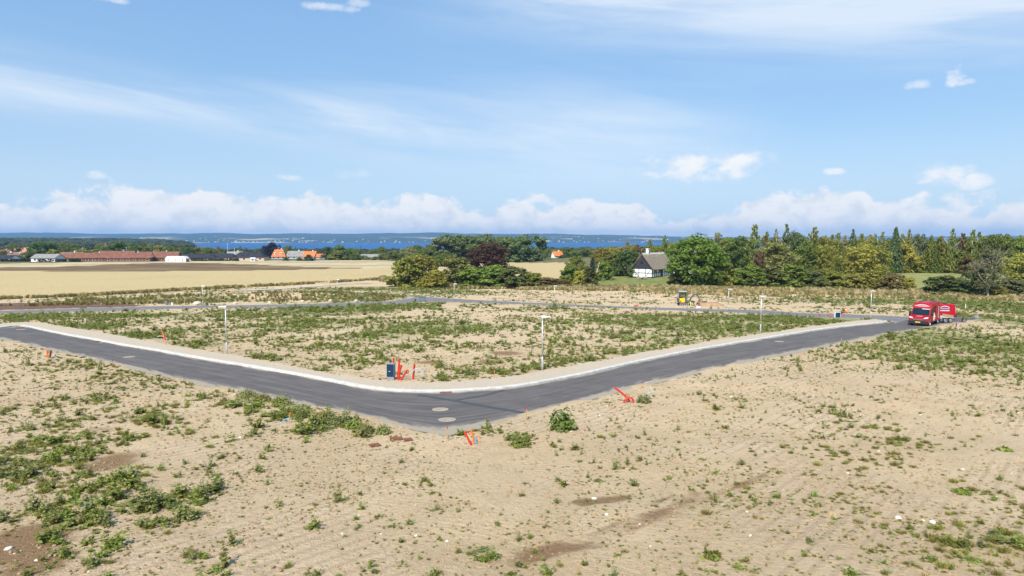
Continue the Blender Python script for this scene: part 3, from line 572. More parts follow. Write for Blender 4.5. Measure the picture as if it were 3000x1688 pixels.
def leaves(centers, normals, size, r, aspect=1.6, droop=0.0):
    """one bent quad per leaf, given its centre and facing"""
    n = len(centers); nrm = normals/np.maximum(1e-6, np.linalg.norm(normals, axis=1))[:, None]
    up = r.normal(size=(n, 3)); u = np.cross(nrm, up); u /= np.maximum(1e-6, np.linalg.norm(u, axis=1))[:, None]
    u[:, 2] -= droop; w = np.cross(nrm, u)
    s = (size*(0.6+0.8*r.random(n)))[:, None] if np.isscalar(size) else size[:, None]
    L = u*s*aspect*0.5; W = w*s*0.5
    b = nrm*s*0.18
    v = np.stack([centers-L, centers+W-b*0.3, centers+L-b, centers-W-b*0.3], 1).reshape(-1, 3)
    f = np.arange(n*4).reshape(n, 4)
    return v, f
def crown_mesh(kind, seed, n):
    r = np.random.default_rng(seed)
    C = []; Nn = []
    def clump(cx, rad, m):
        d = r.normal(size=(m, 3)); d /= np.linalg.norm(d, axis=1)[:, None]
        rr = rad*(0.35+0.65*r.random(m)**0.5)[:, None]
        C.append(cx + d*rr*np.array([1, 1, 0.75])); Nn.append(d*1.1 + np.array([0, 0, 0.40]) + r.normal(size=(m, 3))*0.45)
    if kind in ('round', 'broad', 'shrub', 'poplar'):
        k = {'round': 95, 'broad': 120, 'shrub': 80, 'poplar': 105}[kind]
        ph = r.random(6)*6.28
        for i in range(k):
            th = r.random()*6.28; 
            zc = r.random()
            if kind == 'round': prof = (max(0.0, 1-((zc-0.48)/0.54)**2))**0.5
            elif kind == 'broad': prof = (max(0.0, 1-((zc-0.40)/0.62)**2))**0.55*(1.0 if zc > 0.12 else 0.75)
            elif kind == 'shrub': prof = (max(0.0, 1-(zc/1.02)**2))**0.6
            else: prof = (max(0.0, 1-((zc-0.45)/0.58)**2))**0.4
            lk = 0.45 if kind == 'broad' else 1.0; lob = 1 + lk*(0.18*math.sin(3*th+ph[0]+zc*4) + 0.13*math.sin(5*th+ph[1]-zc*7) + 0.12*math.sin(9*zc+ph[2]))
            rad = 0.42*prof*lob*(r.random()**0.30)
            zc2 = zc*0.93 + 0.05*math.sin(2*th+ph[3])
            clump(np.array([rad*math.cos(th), rad*math.sin(th), max(0.02, zc2)]), 0.085+0.075*r.random(), n//k)
    elif kind == 'spruce':
        lv = 17
        for i in range(lv):
            z = 0.05+0.93*i/lv; R0 = 0.46*(1-z)**0.85+0.02; m = int(5+10*(1-z))
            for j in range(m):
                a = 6.28*j/m + i*1.3 + r.random()*0.4; L = R0*(0.7+0.45*r.random()); q = n//(lv*9)
                t = r.random(q)**0.7; p = np.c_[np.cos(a)*L*t, np.sin(a)*L*t, z - 0.055*t*t - 0.02*t + 0*t]
                p += r.normal(size=(q, 3))*np.array([0.016, 0.016, 0.009]); C.append(p); Nn.append(np.c_[np.cos(a)*0.5+0*t, np.sin(a)*0.5+0*t, 1+0*t] + r.normal(size=(q, 3))*0.5)
    elif kind == 'birch':
        lean = r.normal(size=2)*0.05; lv = 46
        for i in range(lv):
            z = 0.04+0.95*(i/lv)**0.9; R0 = 0.40*(1-z)**0.62*(0.55+0.75*r.random())+0.015
            if z < 0.25: R0 *= 0.8
            for j in range(3 if z < 0.8 else 2):
                a = r.random()*6.28; L = R0*(0.3+0.9*r.random())
                clump(np.array([math.cos(a)*L+lean[0]*z, math.sin(a)*L+lean[1]*z, z + 0.02*r.normal()]), 0.035+0.065*(1-z), n//(lv*3))
    C = np.concatenate(C); Nn = np.concatenate(Nn)
    C[:, 2] = np.clip(C[:, 2], 0.0, 1.12)
    v, f = leaves(C, Nn, {'round': 0.040, 'broad': 0.030, 'shrub': 0.052, 'poplar': 0.044, 'spruce': 0.032, 'birch': 0.031}[kind], r, 1.5)
    return numpy_mesh('crown_'+kind, v, f, M_LEAF)
CROWNS = {k: [crown_mesh(k, 100+i*7+len(k), n) for i in range(c)] for k, c, n in (('round', 4, 4600), ('broad', 2, 11000), ('shrub', 4, 3800), ('poplar', 3, 6200), ('spruce', 3, 4600), ('birch', 4, 3600))}
def trunk_mesh(seed, limbs=5, thick=0.035, top=0.85, m=None, fork=0.3):
    q = random.Random(seed); b = MB()
    b.tube([(0, 0, -0.04), (q.uniform(-.01, .01), q.uniform(-.01, .01), 0.25), (q.uniform(-.03, .03), q.uniform(-.03, .03), 0.55), (q.uniform(-.03, .03), q.uniform(-.03, .03), top)], [thick*1.25, thick, thick*0.65, thick*0.12], 7)
    for i in range(limbs):
        a = q.uniform(0, 6.28); z0 = fork+0.4*i/limbs; L = q.uniform(0.2, 0.36); up = q.uniform(0.12, 0.28)
        b.tube([(0, 0, z0), (math.cos(a)*L*0.5, math.sin(a)*L*0.5, z0+up*0.6), (math.cos(a)*L, math.sin(a)*L, z0+up)], [thick*0.55, thick*0.35, thick*0.08], 5)
    return b.mesh('trunk', m or M_BARK, True)
TRUNKS = {'round': [trunk_mesh(i, 6) for i in range(3)], 'broad': [trunk_mesh(20+i, 8, 0.04, 0.8, fork=0.16) for i in range(2)], 'shrub': [trunk_mesh(40+i, 7, 0.02, 0.75, fork=0.06) for i in range(2)], 'poplar': [trunk_mesh(60, 5, 0.03)], 'spruce': [trunk_mesh(70, 0, 0.022, 0.97)], 'birch': [trunk_mesh(80, 6, 0.02, 0.95), trunk_mesh(81, 6, 0.022, 0.95, M_BARKP)]}
tcount = [0]
def tree(name, label, x, y, h, w, kind, tint, group=None, cat='tree', lift=0.0, trunk=True, depth=None):
    """a tree with its own trunk and crown: h tall, w across"""
    i = tcount[0]; tcount[0] += 1
    t = thing(name, label, cat, (x, y, ground_z(x, y)-0.05), random.uniform(0, 6.28), group)
    cm = CROWNS[kind][i % len(CROWNS[kind])]
    c = bpy.data.objects.new('crown', cm); COL.objects.link(c); c.parent = t
    c.location = (0, 0, h*lift); c.scale = (w, w if depth is None else depth, h*(1-lift))
    k = 1.18*random.uniform(0.88, 1.12); c.color = (tint[0]*k*random.uniform(.95, 1.06), tint[1]*k, tint[2]*k*random.uniform(.9, 1.1), 1)
    if trunk:
        tm = TRUNKS[kind][i % len(TRUNKS[kind])]; o = bpy.data.objects.new('trunk', tm); COL.objects.link(o); o.parent = t; o.scale = (max(h*0.75, w*0.6), max(h*0.75, w*0.6), h)
    return t

# ---- weeds
M_WEED = leaf_mat('weed_leaves', (0.215, 0.262, 0.066), 0.36, 0.55, 0.06)
M_WEED2 = leaf_mat('grey_green_weed', (0.228, 0.262, 0.100), 0.34, 0.45, 0.05)
M_TUFT = leaf_mat('grass_tuft', (0.235, 0.235, 0.068), 0.32, 0.5, 0.05)
M_DRY = leaf_mat('dry_grass', (0.50, 0.425, 0.265), 0.30, 0.5, 0.02)
M_OLIVE = leaf_mat('olive_grass', (0.240, 0.225, 0.090), 0.30, 0.5, 0.03)
def weed_mesh(kind, seed):
    r = np.random.default_rng(seed); C = []; N_ = []; S_ = []
    if kind == 'leafy':
        m = 9
        for i in range(m):
            a = r.random()*6.28; L = 0.42*r.random()**0.6; hgt = (0.25+0.55*r.random())*(1-0.5*L)
            for t in np.linspace(0.15, 1, 9):
                k = 2
                p = np.array([math.cos(a)*L*t, math.sin(a)*L*t, hgt*t**0.8])
                C.append(p + r.normal(size=(k, 3))*0.045); N_.append(r.normal(size=(k, 3))*0.7 + np.array([math.cos(a)*0.3, math.sin(a)*0.3, 0.9])); S_.append((0.105*(1.15-0.55*t))*(0.6+0.8*r.random(k)))
    elif kind == 'mat':
        for i in range(12):
            a = r.random()*6.28; L = 0.5*(0.3+0.7*r.random())
            for t in np.linspace(0.1, 1, 8):
                p = np.array([math.cos(a+0.5*t)*L*t, math.sin(a+0.5*t)*L*t, 0.05+0.10*math.sin(t*3)]); C.append(p[None]+r.normal(size=(1, 3))*0.03); N_.append(r.normal(size=(1, 3))*0.5+np.array([[0, 0, 1.0]])); S_.append(0.085*(0.6+0.8*r.random(1)))
    elif kind == 'stalk':
        for i in range(4):
            a = r.random()*6.28; L = 0.22*r.random(); hgt = 0.65+0.45*r.random()
            for t in np.linspace(0.08, 1, 14):
                p = np.array([math.cos(a)*L*t, math.sin(a)*L*t, hgt*t]); C.append(p+r.normal(size=(2, 3))*np.array([0.075, 0.075, 0.03])*(1.2-t)); N_.append(r.normal(size=(2, 3))*0.8+np.array([0, 0, 0.7])); S_.append(0.10*(1.2-0.8*t)*(0.6+0.8*r.random(2)))
    if kind in ('tuft', 'tall'):
        n = 150 if kind == 'tuft' else 46; v = []; f = []
        for i in range(n):
            a = r.random()*6.28; L = (0.40 if kind == 'tuft' else 0.30)*r.random(); hgt = (0.16+0.30*r.random()) if kind == 'tuft' else (0.65+0.5*r.random())
            b = np.array([math.cos(a), math.sin(a), 0])*L*0.55; tip = np.array([math.cos(a)*L*1.2, math.sin(a)*L*1.2, hgt]); a2 = r.random()*6.28
            w = np.array([math.cos(a2), math.sin(a2), 0])*(0.012 if kind == 'tuft' else 0.026); mid = b*0.4+tip*0.6+np.array([0, 0, 0.08*hgt])
            k = len(v); v += [b-w, b+w, mid+w*0.9, tip, mid-w*0.9]; f.append((k, k+1, k+2, k+4)); f.append((k+4, k+2, k+3, k+3))
        b_ = MB(); b_.v = [tuple(p) for p in v]; b_.f = [tuple(dict.fromkeys(q)) for q in f]
        me = bpy.data.meshes.new(kind); me.from_pydata(b_.v, [], b_.f); return me
    v, f = leaves(np.concatenate(C), np.concatenate(N_), np.concatenate(S_), r, 1.7)
    return numpy_mesh('weed_'+kind, v, f)
PROTO = []
def proto(kind, seed, m):
    me = weed_mesh(kind, seed); me.materials.append(m); PROTO.append(me); return len(PROTO)-1
WK = dict(leafy=[proto('leafy', s, M_WEED) for s in (1, 2, 3)] + [proto('leafy', 4, M_WEED2)], mat=[proto('mat', 5, M_WEED), proto('mat', 6, M_WEED2)], stalk=[proto('stalk', 7, M_WEED2), proto('stalk', 8, M_WEED)], tuft=[proto('tuft', 9, M_TUFT), proto('tuft', 10, M_TUFT)], dry=[proto('tall', 11, M_DRY), proto('tall', 12, M_DRY)], olive=[proto('tall', 13, M_OLIVE), proto('tall', 14, M_OLIVE)])
LIB = bpy.data.collections.new('plant_library')
for i, me in enumerate(PROTO):
    o = bpy.data.objects.new('plant_%02d' % i, me); LIB.objects.link(o)
def scatter(name, label, cat, pts, ids, scales, lib, tilt=0.12, extra_z=None):
    """ground cover: one object whose plants are set out by geometry nodes"""
    n = len(pts); me = bpy.data.meshes.new(name); me.vertices.add(n); me.vertices.foreach_set('co', np.asarray(pts, np.float32).ravel())
    a = me.attributes.new('pid', 'INT', 'POINT'); a.data.foreach_set('value', np.asarray(ids, np.int32))
    a = me.attributes.new('psc', 'FLOAT_VECTOR', 'POINT'); a.data.foreach_set('vector', np.asarray(scales, np.float32).ravel())
    rot = np.c_[rng.normal(0, tilt, n), rng.normal(0, tilt, n), rng.random(n)*6.28]
    a = me.attributes.new('prot', 'FLOAT_VECTOR', 'POINT'); a.data.foreach_set('vector', rot.astype(np.float32).ravel())
    o = bpy.data.objects.new(name, me); COL.objects.link(o); tag(o, label, cat, kind='stuff')
    ng = bpy.data.node_groups.new('scatter_'+name, 'GeometryNodeTree'); ng.interface.new_socket('Geometry', in_out='INPUT', socket_type='NodeSocketGeometry'); ng.interface.new_socket('Geometry', in_out='OUTPUT', socket_type='NodeSocketGeometry')
    gi = ng.nodes.new('NodeGroupInput'); go = ng.nodes.new('NodeGroupOutput'); ip = ng.nodes.new('GeometryNodeInstanceOnPoints'); ci = ng.nodes.new('GeometryNodeCollectionInfo')
    ci.inputs['Collection'].default_value = lib; ci.inputs['Separate Children'].default_value = True; ci.inputs['Reset Children'].default_value = True
    ip.inputs['Pick Instance'].default_value = True
    for an, typ, sock in (('pid', 'INT', 'Instance Index'), ('psc', 'FLOAT_VECTOR', 'Scale'), ('prot', 'FLOAT_VECTOR', 'Rotation')):
        na = ng.nodes.new('GeometryNodeInputNamedAttribute'); na.data_type = typ; na.inputs['Name'].default_value = an; ng.links.new(na.outputs['Attribute'], ip.inputs[sock])
    ng.links.new(gi.outputs[0], ip.inputs['Points']); ng.links.new(ci.outputs[0], ip.inputs['Instance']); ng.links.new(ip.outputs[0], go.inputs[0])
    md = o.modifiers.new('scatter', 'NODES'); md.node_group = ng
    return o
from_grid_x, from_grid_y = xs, ys
def surf_z(x, y):
    """height of the built ground sheet (bilinear)"""
    i = np.clip(np.searchsorted(ys, y)-1, 0, len(ys)-2); j = np.clip(np.searchsorted(xs, x)-1, 0, len(xs)-2)
    fy = (y-ys[i])/(ys[i+1]-ys[i]); fx = (x-xs[j])/(xs[j+1]-xs[j])
    return (gz[i, j]*(1-fx)+gz[i, j+1]*fx)*(1-fy) + (gz[i+1, j]*(1-fx)+gz[i+1, j+1]*fx)*fy

def view_points(y0, y1, rho, widen=0.80, pad=3):
    n = int(widen*(y1*y1-y0*y0)*rho + 2*pad*(y1-y0)*rho)
    yy = np.sqrt(rng.random(n)*(y1*y1-y0*y0)+y0*y0); xx = (rng.random(n)*2-1)*(widen*yy+pad)
    return xx, yy
PX = []; PY = []; PR = []
for y0, y1, rho in ((11, 20, 24), (20, 32, 20), (32, 60, 13), (60, 100, 8.0), (100, 185, 4.2)):
    a, b = view_points(y0, y1, rho); PX.append(a); PY.append(b); PR.append(np.full(len(a), rho))
PX = np.concatenate(PX); PY = np.concatenate(PY); PR = np.concatenate(PR)
hardp = inside(PX, PY, POLY_ROAD) | inside(PX, PY, POLY_FAR) | inside(PX, PY, POLY_LEFT) | inside(PX, PY, POLY_VERGE) | inside(PX, PY, Z_STUBBLE) | inside(PX, PY, POLY_TRACK)
hardp |= inside(PX, PY, Z_TOPSOIL) & (rng.random(len(PX)) > 0.04) | (PY > np.interp(PX, sx, sy)+1.0)
for k_ in ('bh1', 'bh2', 'cab', 'pipeC', 'pipeD', 'pipeE', 'stake1', 'loopA', 'loopB', 'hose1', 'bpipeR', 'bpipeO', 'ms1', 'ms2', 'plateA', 'plateB', 'plateC', 'lo', 'lr', 'lpipe', 'lhose', 'wp', 'bigleaf', 'bush', 'rp', 'm1'):
    hardp |= (np.abs(PX-P[k_][0]) < 0.55) & (PY > P[k_][1]-(1.3 if k_ not in ('lpipe', 'lhose', 'rp', 'wp') else 2.4)) & (PY < P[k_][1]+0.25)
for k_ in ('box', 'sbox', 'sign', 'dirtpipes1', 'dirtpipes2', 'dirtpipes3', 'b1', 'b2', 'b3', 'b4', 'b5', 'b6', 'ball', 'bucket', 'blue'):
    hardp |= (np.abs(PX-P[k_][0]) < 1.0) & (PY > P[k_][1]-7) & (PY < P[k_][1]+0.4)
PX, PY, PR = PX[~hardp], PY[~hardp], PR[~hardp]
wb = blobsum(PX, PY, WEED_BLOBS); bb = blobsum(PX, PY, BARE_BLOBS); mo = blobsum(PX, PY, MOIST_BLOBS)
inn = inside(PX, PY, INNER)
n1 = fbm(PX*0.28, PY*0.28, 31, 4); n2 = fbm(PX*1.1, PY*1.1, 41, 3)
basel = np.where(inn, 0.68, np.where(PY > 95, 0.72, np.where(PX < -8, 0.24, 0.20)))
basel = np.where(~inn & (PY < 60) & (PX > 4), 0.30, basel)
lush = (PX < -4) & (PY < 36) & ~inn
dens = np.where(lush, 0.35*np.clip(wb-0.35, 0, 1), 0) + basel*(0.10+1.65*sstep((n1-0.40)/0.24)) + wb*(0.35+0.9*sstep((n1-0.30)/0.3)) - bb*0.75 - 0.25*mo
dens = dens*np.where(wb > 0.55, 0.55+0.8*sstep((n2-0.36)/0.24), 0.25+1.5*sstep((n2-0.40)/0.22))
keep = rng.random(len(PX)) < np.clip(dens, 0.012, 1)*np.where(inn, 0.80, 0.68)
PX, PY, wb, dens, PR, inn, mo = [q[keep] for q in (PX, PY, wb, dens, PR, inn, mo)]
N = len(PX)
u = rng.random(N); big = np.clip(wb, 0, 1.3)
size = 0.085 + 0.24*u**2.6 + np.where(rng.random(N) < 0.45, big*0.32*rng.random(N), 0) + np.where(rng.random(N) < 0.06, 0.12+0.28*rng.random(N), 0)
size = size*np.where(PY < 32, 1.0, np.where(PY < 60, 1.12, np.where(PY < 100, 1.32, 1.75)))
size = size*np.where(inn, 1.30, np.where(PY > 95, 1.2, 1.0))*np.where((PX < -4) & (PY < 36) & (wb > 0.40), 1.5, 1.0)
size = np.where((PY < 45) & (PX > 4) & ~inn, size*np.where(wb > 0.8, 0.92, 0.74), size)
kind = np.full(N, 0); q = rng.random(N)
pick = lambda k: np.array(WK[k])[rng.integers(0, len(WK[k]), N)]
ids = pick('leafy')
ids = np.where(q < 0.24, pick('mat'), ids); ids = np.where((q > 0.82) & (size > 0.2), pick('stalk'), ids); ids = np.where((q > 0.24) & (q < 0.36), pick('tuft'), ids)
grassy = (PX > 9) & (PY < 30) & (rng.random(N) < 0.55) & ~inn
ids = np.where(grassy, pick('tuft'), ids)
olive = (PX < -12) & (PY < 50) & (rng.random(N) < 0.25) & ~inn
ids = np.where(olive, pick('tuft'), ids)
zf = np.where(np.isin(ids, WK['stalk']), 0.85, np.where(np.isin(ids, WK['tuft']), 0.8, 0.64))
zf = zf*np.where(PY > 95, 0.62, np.where(PY > 60, 0.85, 1.0)); size = np.where(np.isin(ids, WK['tuft']), np.minimum(size, 0.36), size)
PZ = surf_z(PX, PY)-0.01
# seedlings and dry wisps between the bigger weeds
sx2 = []; 
for y0, y1, rho in ((11, 22, 26), (22, 36, 17), (36, 62, 7)):
    a_, b_ = view_points(y0, y1, rho); sx2.append(np.c_[a_, b_])
sp_ = np.concatenate(sx2); nz = fbm(sp_[:, 0]*0.22, sp_[:, 1]*0.22, 131, 4)*0.6 + fbm(sp_[:, 0]*1.3, sp_[:, 1]*1.3, 133, 3)*0.4
okk = (rng.random(len(sp_)) < sstep((nz-0.40)/0.25)*0.75) & ~(inside(sp_[:, 0], sp_[:, 1], POLY_ROAD) | inside(sp_[:, 0], sp_[:, 1], POLY_VERGE)); sp_ = sp_[okk]; ns = len(sp_)
sid = np.where(rng.random(ns) < 0.62, np.array(WK['mat'])[rng.integers(0, 2, ns)], np.where(rng.random(ns) < 0.8, np.array(WK['tuft'])[rng.integers(0, 2, ns)], np.array(WK['dry'])[rng.integers(0, 2, ns)]))
ss = 0.055+0.085*rng.random(ns)**1.6; ss = ss*np.where(sp_[:, 1] > 36, 1.4, 1.0)
scatter('seedlings', 'tiny seedlings and dry wisps dotted over the bare soil', 'seedlings', np.c_[sp_, surf_z(sp_[:, 0], sp_[:, 1])-0.005], sid, np.c_[ss*1.3, ss*1.3, ss], LIB, 0.15)
print('seedlings', ns)
# the largest near plants stand as plants of their own
score = size*1.0/PY*(1+2*(PY < 36)); order = np.argsort(-score); solo = order[:230]
mask = np.ones(N, bool); mask[solo] = False
M_names = {**{i: ('weed_plant', 'low leafy green weed') for i in WK['leafy']}, **{i: ('creeping_weed', 'flat creeping green weed') for i in WK['mat']}, **{i: ('stalky_weed', 'upright stalky green weed') for i in WK['stalk']}, **{i: ('grass_tuft', 'small olive grass tuft') for i in WK['tuft']}}
for i in solo:
    nm, lb = M_names[int(ids[i])]; px_, py_ = PX[i], PY[i]; r_ = px_/py_
    where = ('in the bottom left corner' if r_ < -0.45 and py_ < 21 else 'near the bottom edge, left of centre' if r_ < -0.1 and py_ < 21 else 'near the bottom edge, right of centre' if r_ < 0.35 and py_ < 21 else 'in the bottom right corner' if py_ < 21 else 'at the left below the left road' if r_ < -0.4 else 'left of the road tip' if r_ < -0.08 else 'in front of the leafy plant' if r_ < 0.25 else 'on the bare soil at the right')
    o = thing(nm, lb+' '+where, 'weed'); c_ = bpy.data.objects.new('foliage', PROTO[int(ids[i])]); COL.objects.link(c_); c_.parent = o
    s = float(size[i])*1.25; o.location = (PX[i], PY[i], PZ[i]); o.scale = (s*1.15, s*1.15, s*float(zf[i])); o.rotation_euler = (random.gauss(0, .1), random.gauss(0, .1), random.uniform(0, 6.28))
    tag(o, group=nm.replace('_', ' ')+'s '+where)
sc = np.c_[size*1.15, size*1.15, size*zf]*1.2
scatter('weeds', 'low green weeds scattered over the bare building plots', 'weeds', np.c_[PX, PY, PZ][mask], ids[mask], sc[mask], LIB)
print('weeds', N)

# tall dry grass along the hedges and field margins
gx = []; gi_ = []; gs = []
def grass_band(line, w0, w1, rho, mix, s0, s1):
    L = resample(line, 1.0); n = int(len(L)*abs(w1-w0)*rho); k = rng.integers(0, len(L), n)
    x = L[k, 0]+rng.normal(0, 0.6, n); y = L[k, 1] + w0+(w1-w0)*rng.random(n) + rng.normal(0, 0.4, n)
    cl = fbm(x*0.25, y*0.25, 77, 3); ok = (cl > 0.36)
    x, y = x[ok], y[ok]; n = len(x); cl = cl[ok]
    r_ = rng.random(n); t = np.where(r_ < mix, np.array(WK['dry'])[rng.integers(0, 2, n)], np.array(WK['olive'])[rng.integers(0, 2, n)])
    s = (s0+(s1-s0)*rng.random(n))*(0.75+0.6*(cl-0.3)); gx.append(np.c_[x, y, surf_z(x, y)-0.03]); gi_.append(t); gs.append(np.c_[s*1.5, s*1.5, s])
SE = np.array(SITE_EDGE)
mid = SE[(SE[:, 0] > -45)]
grass_band(mid, 0.0, 6.0, 4.0, 0.55, 0.5, 0.95)
grass_band(mid, 7.0, 14.0, 1.6, 0.5, 0.6, 1.0)
right = SE[SE[:, 0] > 30]
grass_band(right, -8.0, 0.0, 2.2, 0.40, 0.4, 0.8)
leftm = SE[SE[:, 0] < -20]
grass_band(leftm, -3.5, 1.5, 2.4, 0.22, 0.5, 0.95)
grass_band(leftm, 1.0, 5.0, 1.2, 0.85, 0.4, 0.7)
grass_band(np.array([(-84, 125), (-60, 133), (-40, 142), (-25, 146)]), -9, 9, 1.1, 0.12, 0.35, 0.8)
hp = [(38, 186), (52, 186)]
scatter('tall_grass', 'tall dry grass along the hedges and field margins', 'grass', np.concatenate(gx), np.concatenate(gi_), np.concatenate(gs), LIB, 0.15)

# clods and pebbles on the soil
CL = bpy.data.collections.new('clod_library')
M_CLOD = surf('soil_clod', (0.34, 0.245, 0.150), (0.45, 0.335, 0.21), 3.0, bump=0.6, bscale=20.0)
M_PEB = mat('pale_pebble', (0.66, 0.58, 0.46), 0.8, var=0.2)
for i in range(5):
    b = MB().ellipsoid((0, 0, 0.2), (0.5, 0.42, 0.34), 7, 5, 0.28, seed=i); me = b.mesh('clod', M_CLOD if i < 4 else M_PEB, False); o = bpy.data.objects.new('clod_%d' % i, me); CL.objects.link(o)
cxs = []; 
for y0, y1, rho in ((11, 24, 26), (24, 40, 13), (40, 62, 4.0)):
    a, b = view_points(y0, y1, rho); cxs.append(np.c_[a, b])
cp = np.concatenate(cxs); cp = cp[(fbm(cp[:, 0]*0.5, cp[:, 1]*0.5, 90, 3) > 0.40)]
bad = inside(cp[:, 0], cp[:, 1], POLY_ROAD) | inside(cp[:, 0], cp[:, 1], POLY_VERGE); cp = cp[~bad]; n = len(cp)
cs = (0.024+0.085*rng.random(n)**5)*np.where(cp[:, 1] > 30, 1.3, 1.0); ci_ = np.where(rng.random(n) < 0.985, rng.integers(0, 4, n), 4)
cs = np.where(ci_ == 4, cs*0.8, cs)
scatter('soil_clods', 'clods and pebbles on the dry bare soil', 'clods', np.c_[cp, surf_z(cp[:, 0], cp[:, 1])-0.008], ci_, np.c_[cs, cs, cs]*1.3, CL, 0.5)
print('clods', n)
# ---------------------------------------------------------------- trees and hedges
def T(u, d, vtop, wpx, kind, tint, label, name='tree', group=None, cat='tree', lift=0.0, vb=None):
    """u, vtop, wpx: bearing, top and spread surveyed on a 3000 px wide sheet at distance d; stored as metres"""
    x = (u-1500)/2000*d; th = math.atan(144/2000.0)
    yc = (844-vtop)/2000; dz = -math.sin(th)+yc*math.cos(th); dy = math.cos(th)+yc*math.sin(th)
    top = 12 + d*dz/dy; h = top-ground_z(x, d); w = wpx/2000*d
    return tree(name, label, x, d, h, w, kind, tint, group, cat, lift)
DG = (0.122, 0.160, 0.033); MG = (0.170, 0.208, 0.040); OL = (0.222, 0.222, 0.046); YG = (0.285, 0.270, 0.048); BL = (0.125, 0.165, 0.060); BR = (0.170, 0.125, 0.050); CU = (0.082, 0.044, 0.032); PG = (0.235, 0.245, 0.085); PU = (0.030, 0.018, 0.024)
# centre: copper beech, thicket and the tall stand behind it
T(1432, 240, 710, 132, 'broad', CU, 'dark copper beech rising behind the thicket', 'copper_beech', lift=0.1)
for i, (u, vt, w) in enumerate([(1305, 690, 86), (1345, 686, 80), (1385, 688, 78), (1428, 689, 80), (1470, 692, 80), (1510, 692, 76), (1546, 690, 84)]):
    T(u, 395+6*(i % 3), vt, w*1.3, 'poplar', (0.130, 0.175, 0.066), ['tall grey-green tree at the left end of the tall stand', 'tall grey-green tree second from the left in the tall stand', 'tall grey-green tree just left of the copper beech top', 'tall grey-green tree right behind the copper beech top', 'tall grey-green tree just right of the copper beech top', 'tall grey-green tree second from the right in the tall stand', 'tall grey-green tree at the right end of the tall stand'][i], 'tall_tree', 'stand of tall trees behind the copper beech')
for u, d, vt, w, k, c, lb in [(1190, 190, 752, 88, 'shrub', OL, 'olive bush at the left tip of the thicket'), (1238, 194, 742, 96, 'round', OL, 'olive small tree standing above the left tip of the thicket'), (1275, 186, 790, 66, 'shrub', YG, 'bright yellow-green bush low in the thicket'), (1338, 194, 752, 100, 'shrub', (0.150, 0.150, 0.048), 'brownish olive bush just left of the copper beech'), (1390, 188, 782, 96, 'shrub', MG, 'dark green bush under the left side of the copper beech'), (1448, 188, 778, 104, 'shrub', MG, 'dark green bush under the middle of the copper beech'), (1505, 187, 780, 100, 'shrub', (0.105, 0.132, 0.039), 'dark green bush under the right side of the copper beech'), (1556, 187, 798, 84, 'shrub', OL, 'low olive bush tapering off right of the copper beech'), (1604, 186, 812, 74, 'shrub', BR, 'low brownish bush at the right tip of the thicket'), (1648, 188, 818, 70, 'shrub', BR, 'low brownish bramble linking the thicket to the next hedge')]:
    T(u, d, vt, w*1.3, k, c, lb, 'bush', 'bushes of the thicket in the middle', 'bush')
for u, d, vt, w, k, c, lb in [(1252, 335, 732, 84, 'round', (0.112, 0.150, 0.045), 'mid green tree behind the left tip of the thicket'), (1300, 330, 744, 70, 'round', DG, 'dark tree between thicket and tall stand'), (1198, 470, 722, 52, 'round', PG, 'pale grey-green tree left of the tall stand'), (1222, 500, 716, 46, 'round', DG, 'dark round tree beside the pale one left of the tall stand'), (1258, 520, 717, 44, 'round', DG, 'dark round tree just left of the tall stand'), (1150, 440, 736, 44, 'round', DG, 'dark bushy tree right of the grey barn roofs'), (1118, 560, 722, 34, 'round', DG, 'round dark tree behind the grey barn roofs'), (1345, 300, 760, 60, 'shrub', MG, 'green bush behind the brownish olive bush')]:
    T(u, d, vt, w, k, c, lb, 'tree', 'trees beyond the thicket')
# the oak and the garden of the half-timbered house
T(2042, 180, 690, 196, 'broad', (0.165, 0.215, 0.038), 'big round oak in front of the half-timbered house', 'oak_tree', lift=0.04)
for u, d, vt, w, k, c, lb, cat in [(1668, 190, 778, 74, 'shrub', MG, 'mid green bush left of the small dark fir', 'bush'), (1704, 186, 790, 62, 'shrub', YG, 'yellow-green bush beside the leaning bare birch', 'bush'), (1724, 186, 782, 66, 'shrub', (0.108, 0.123, 0.039), 'dark olive bush just left of the leaning bare birch', 'bush'), (1736, 205, 748, 44, 'spruce', (0.033, 0.068, 0.036), 'small dark fir in the hedge left of the house', 'fir tree'), (1768, 200, 765, 66, 'shrub', MG, 'green bush right of the small dark fir', 'bush'), (1800, 215, 742, 76, 'round', DG, 'dark tree left of the house in the garden', 'tree'), (1836, 212, 730, 84, 'round', (0.078, 0.123, 0.033), 'round tree just left of the house gable', 'tree'), (1690, 260, 752, 60, 'round', MG, 'tree behind the hedge at the stubble field edge', 'tree'), (1855, 205, 775, 40, 'shrub', (0.128, 0.180, 0.042), 'bright green bush against the left house wall', 'bush'), (1980, 178, 800, 50, 'shrub', (0.075, 0.093, 0.030), 'dark low bush under the left side of the oak', 'bush'), (2128, 178, 770, 80, 'shrub', OL, 'olive bush under the right side of the oak', 'bush')]:
    T(u, d, vt, w, k, c, lb, 'fir_tree' if k == 'spruce' else cat, 'garden trees and bushes by the half-timbered house', cat)
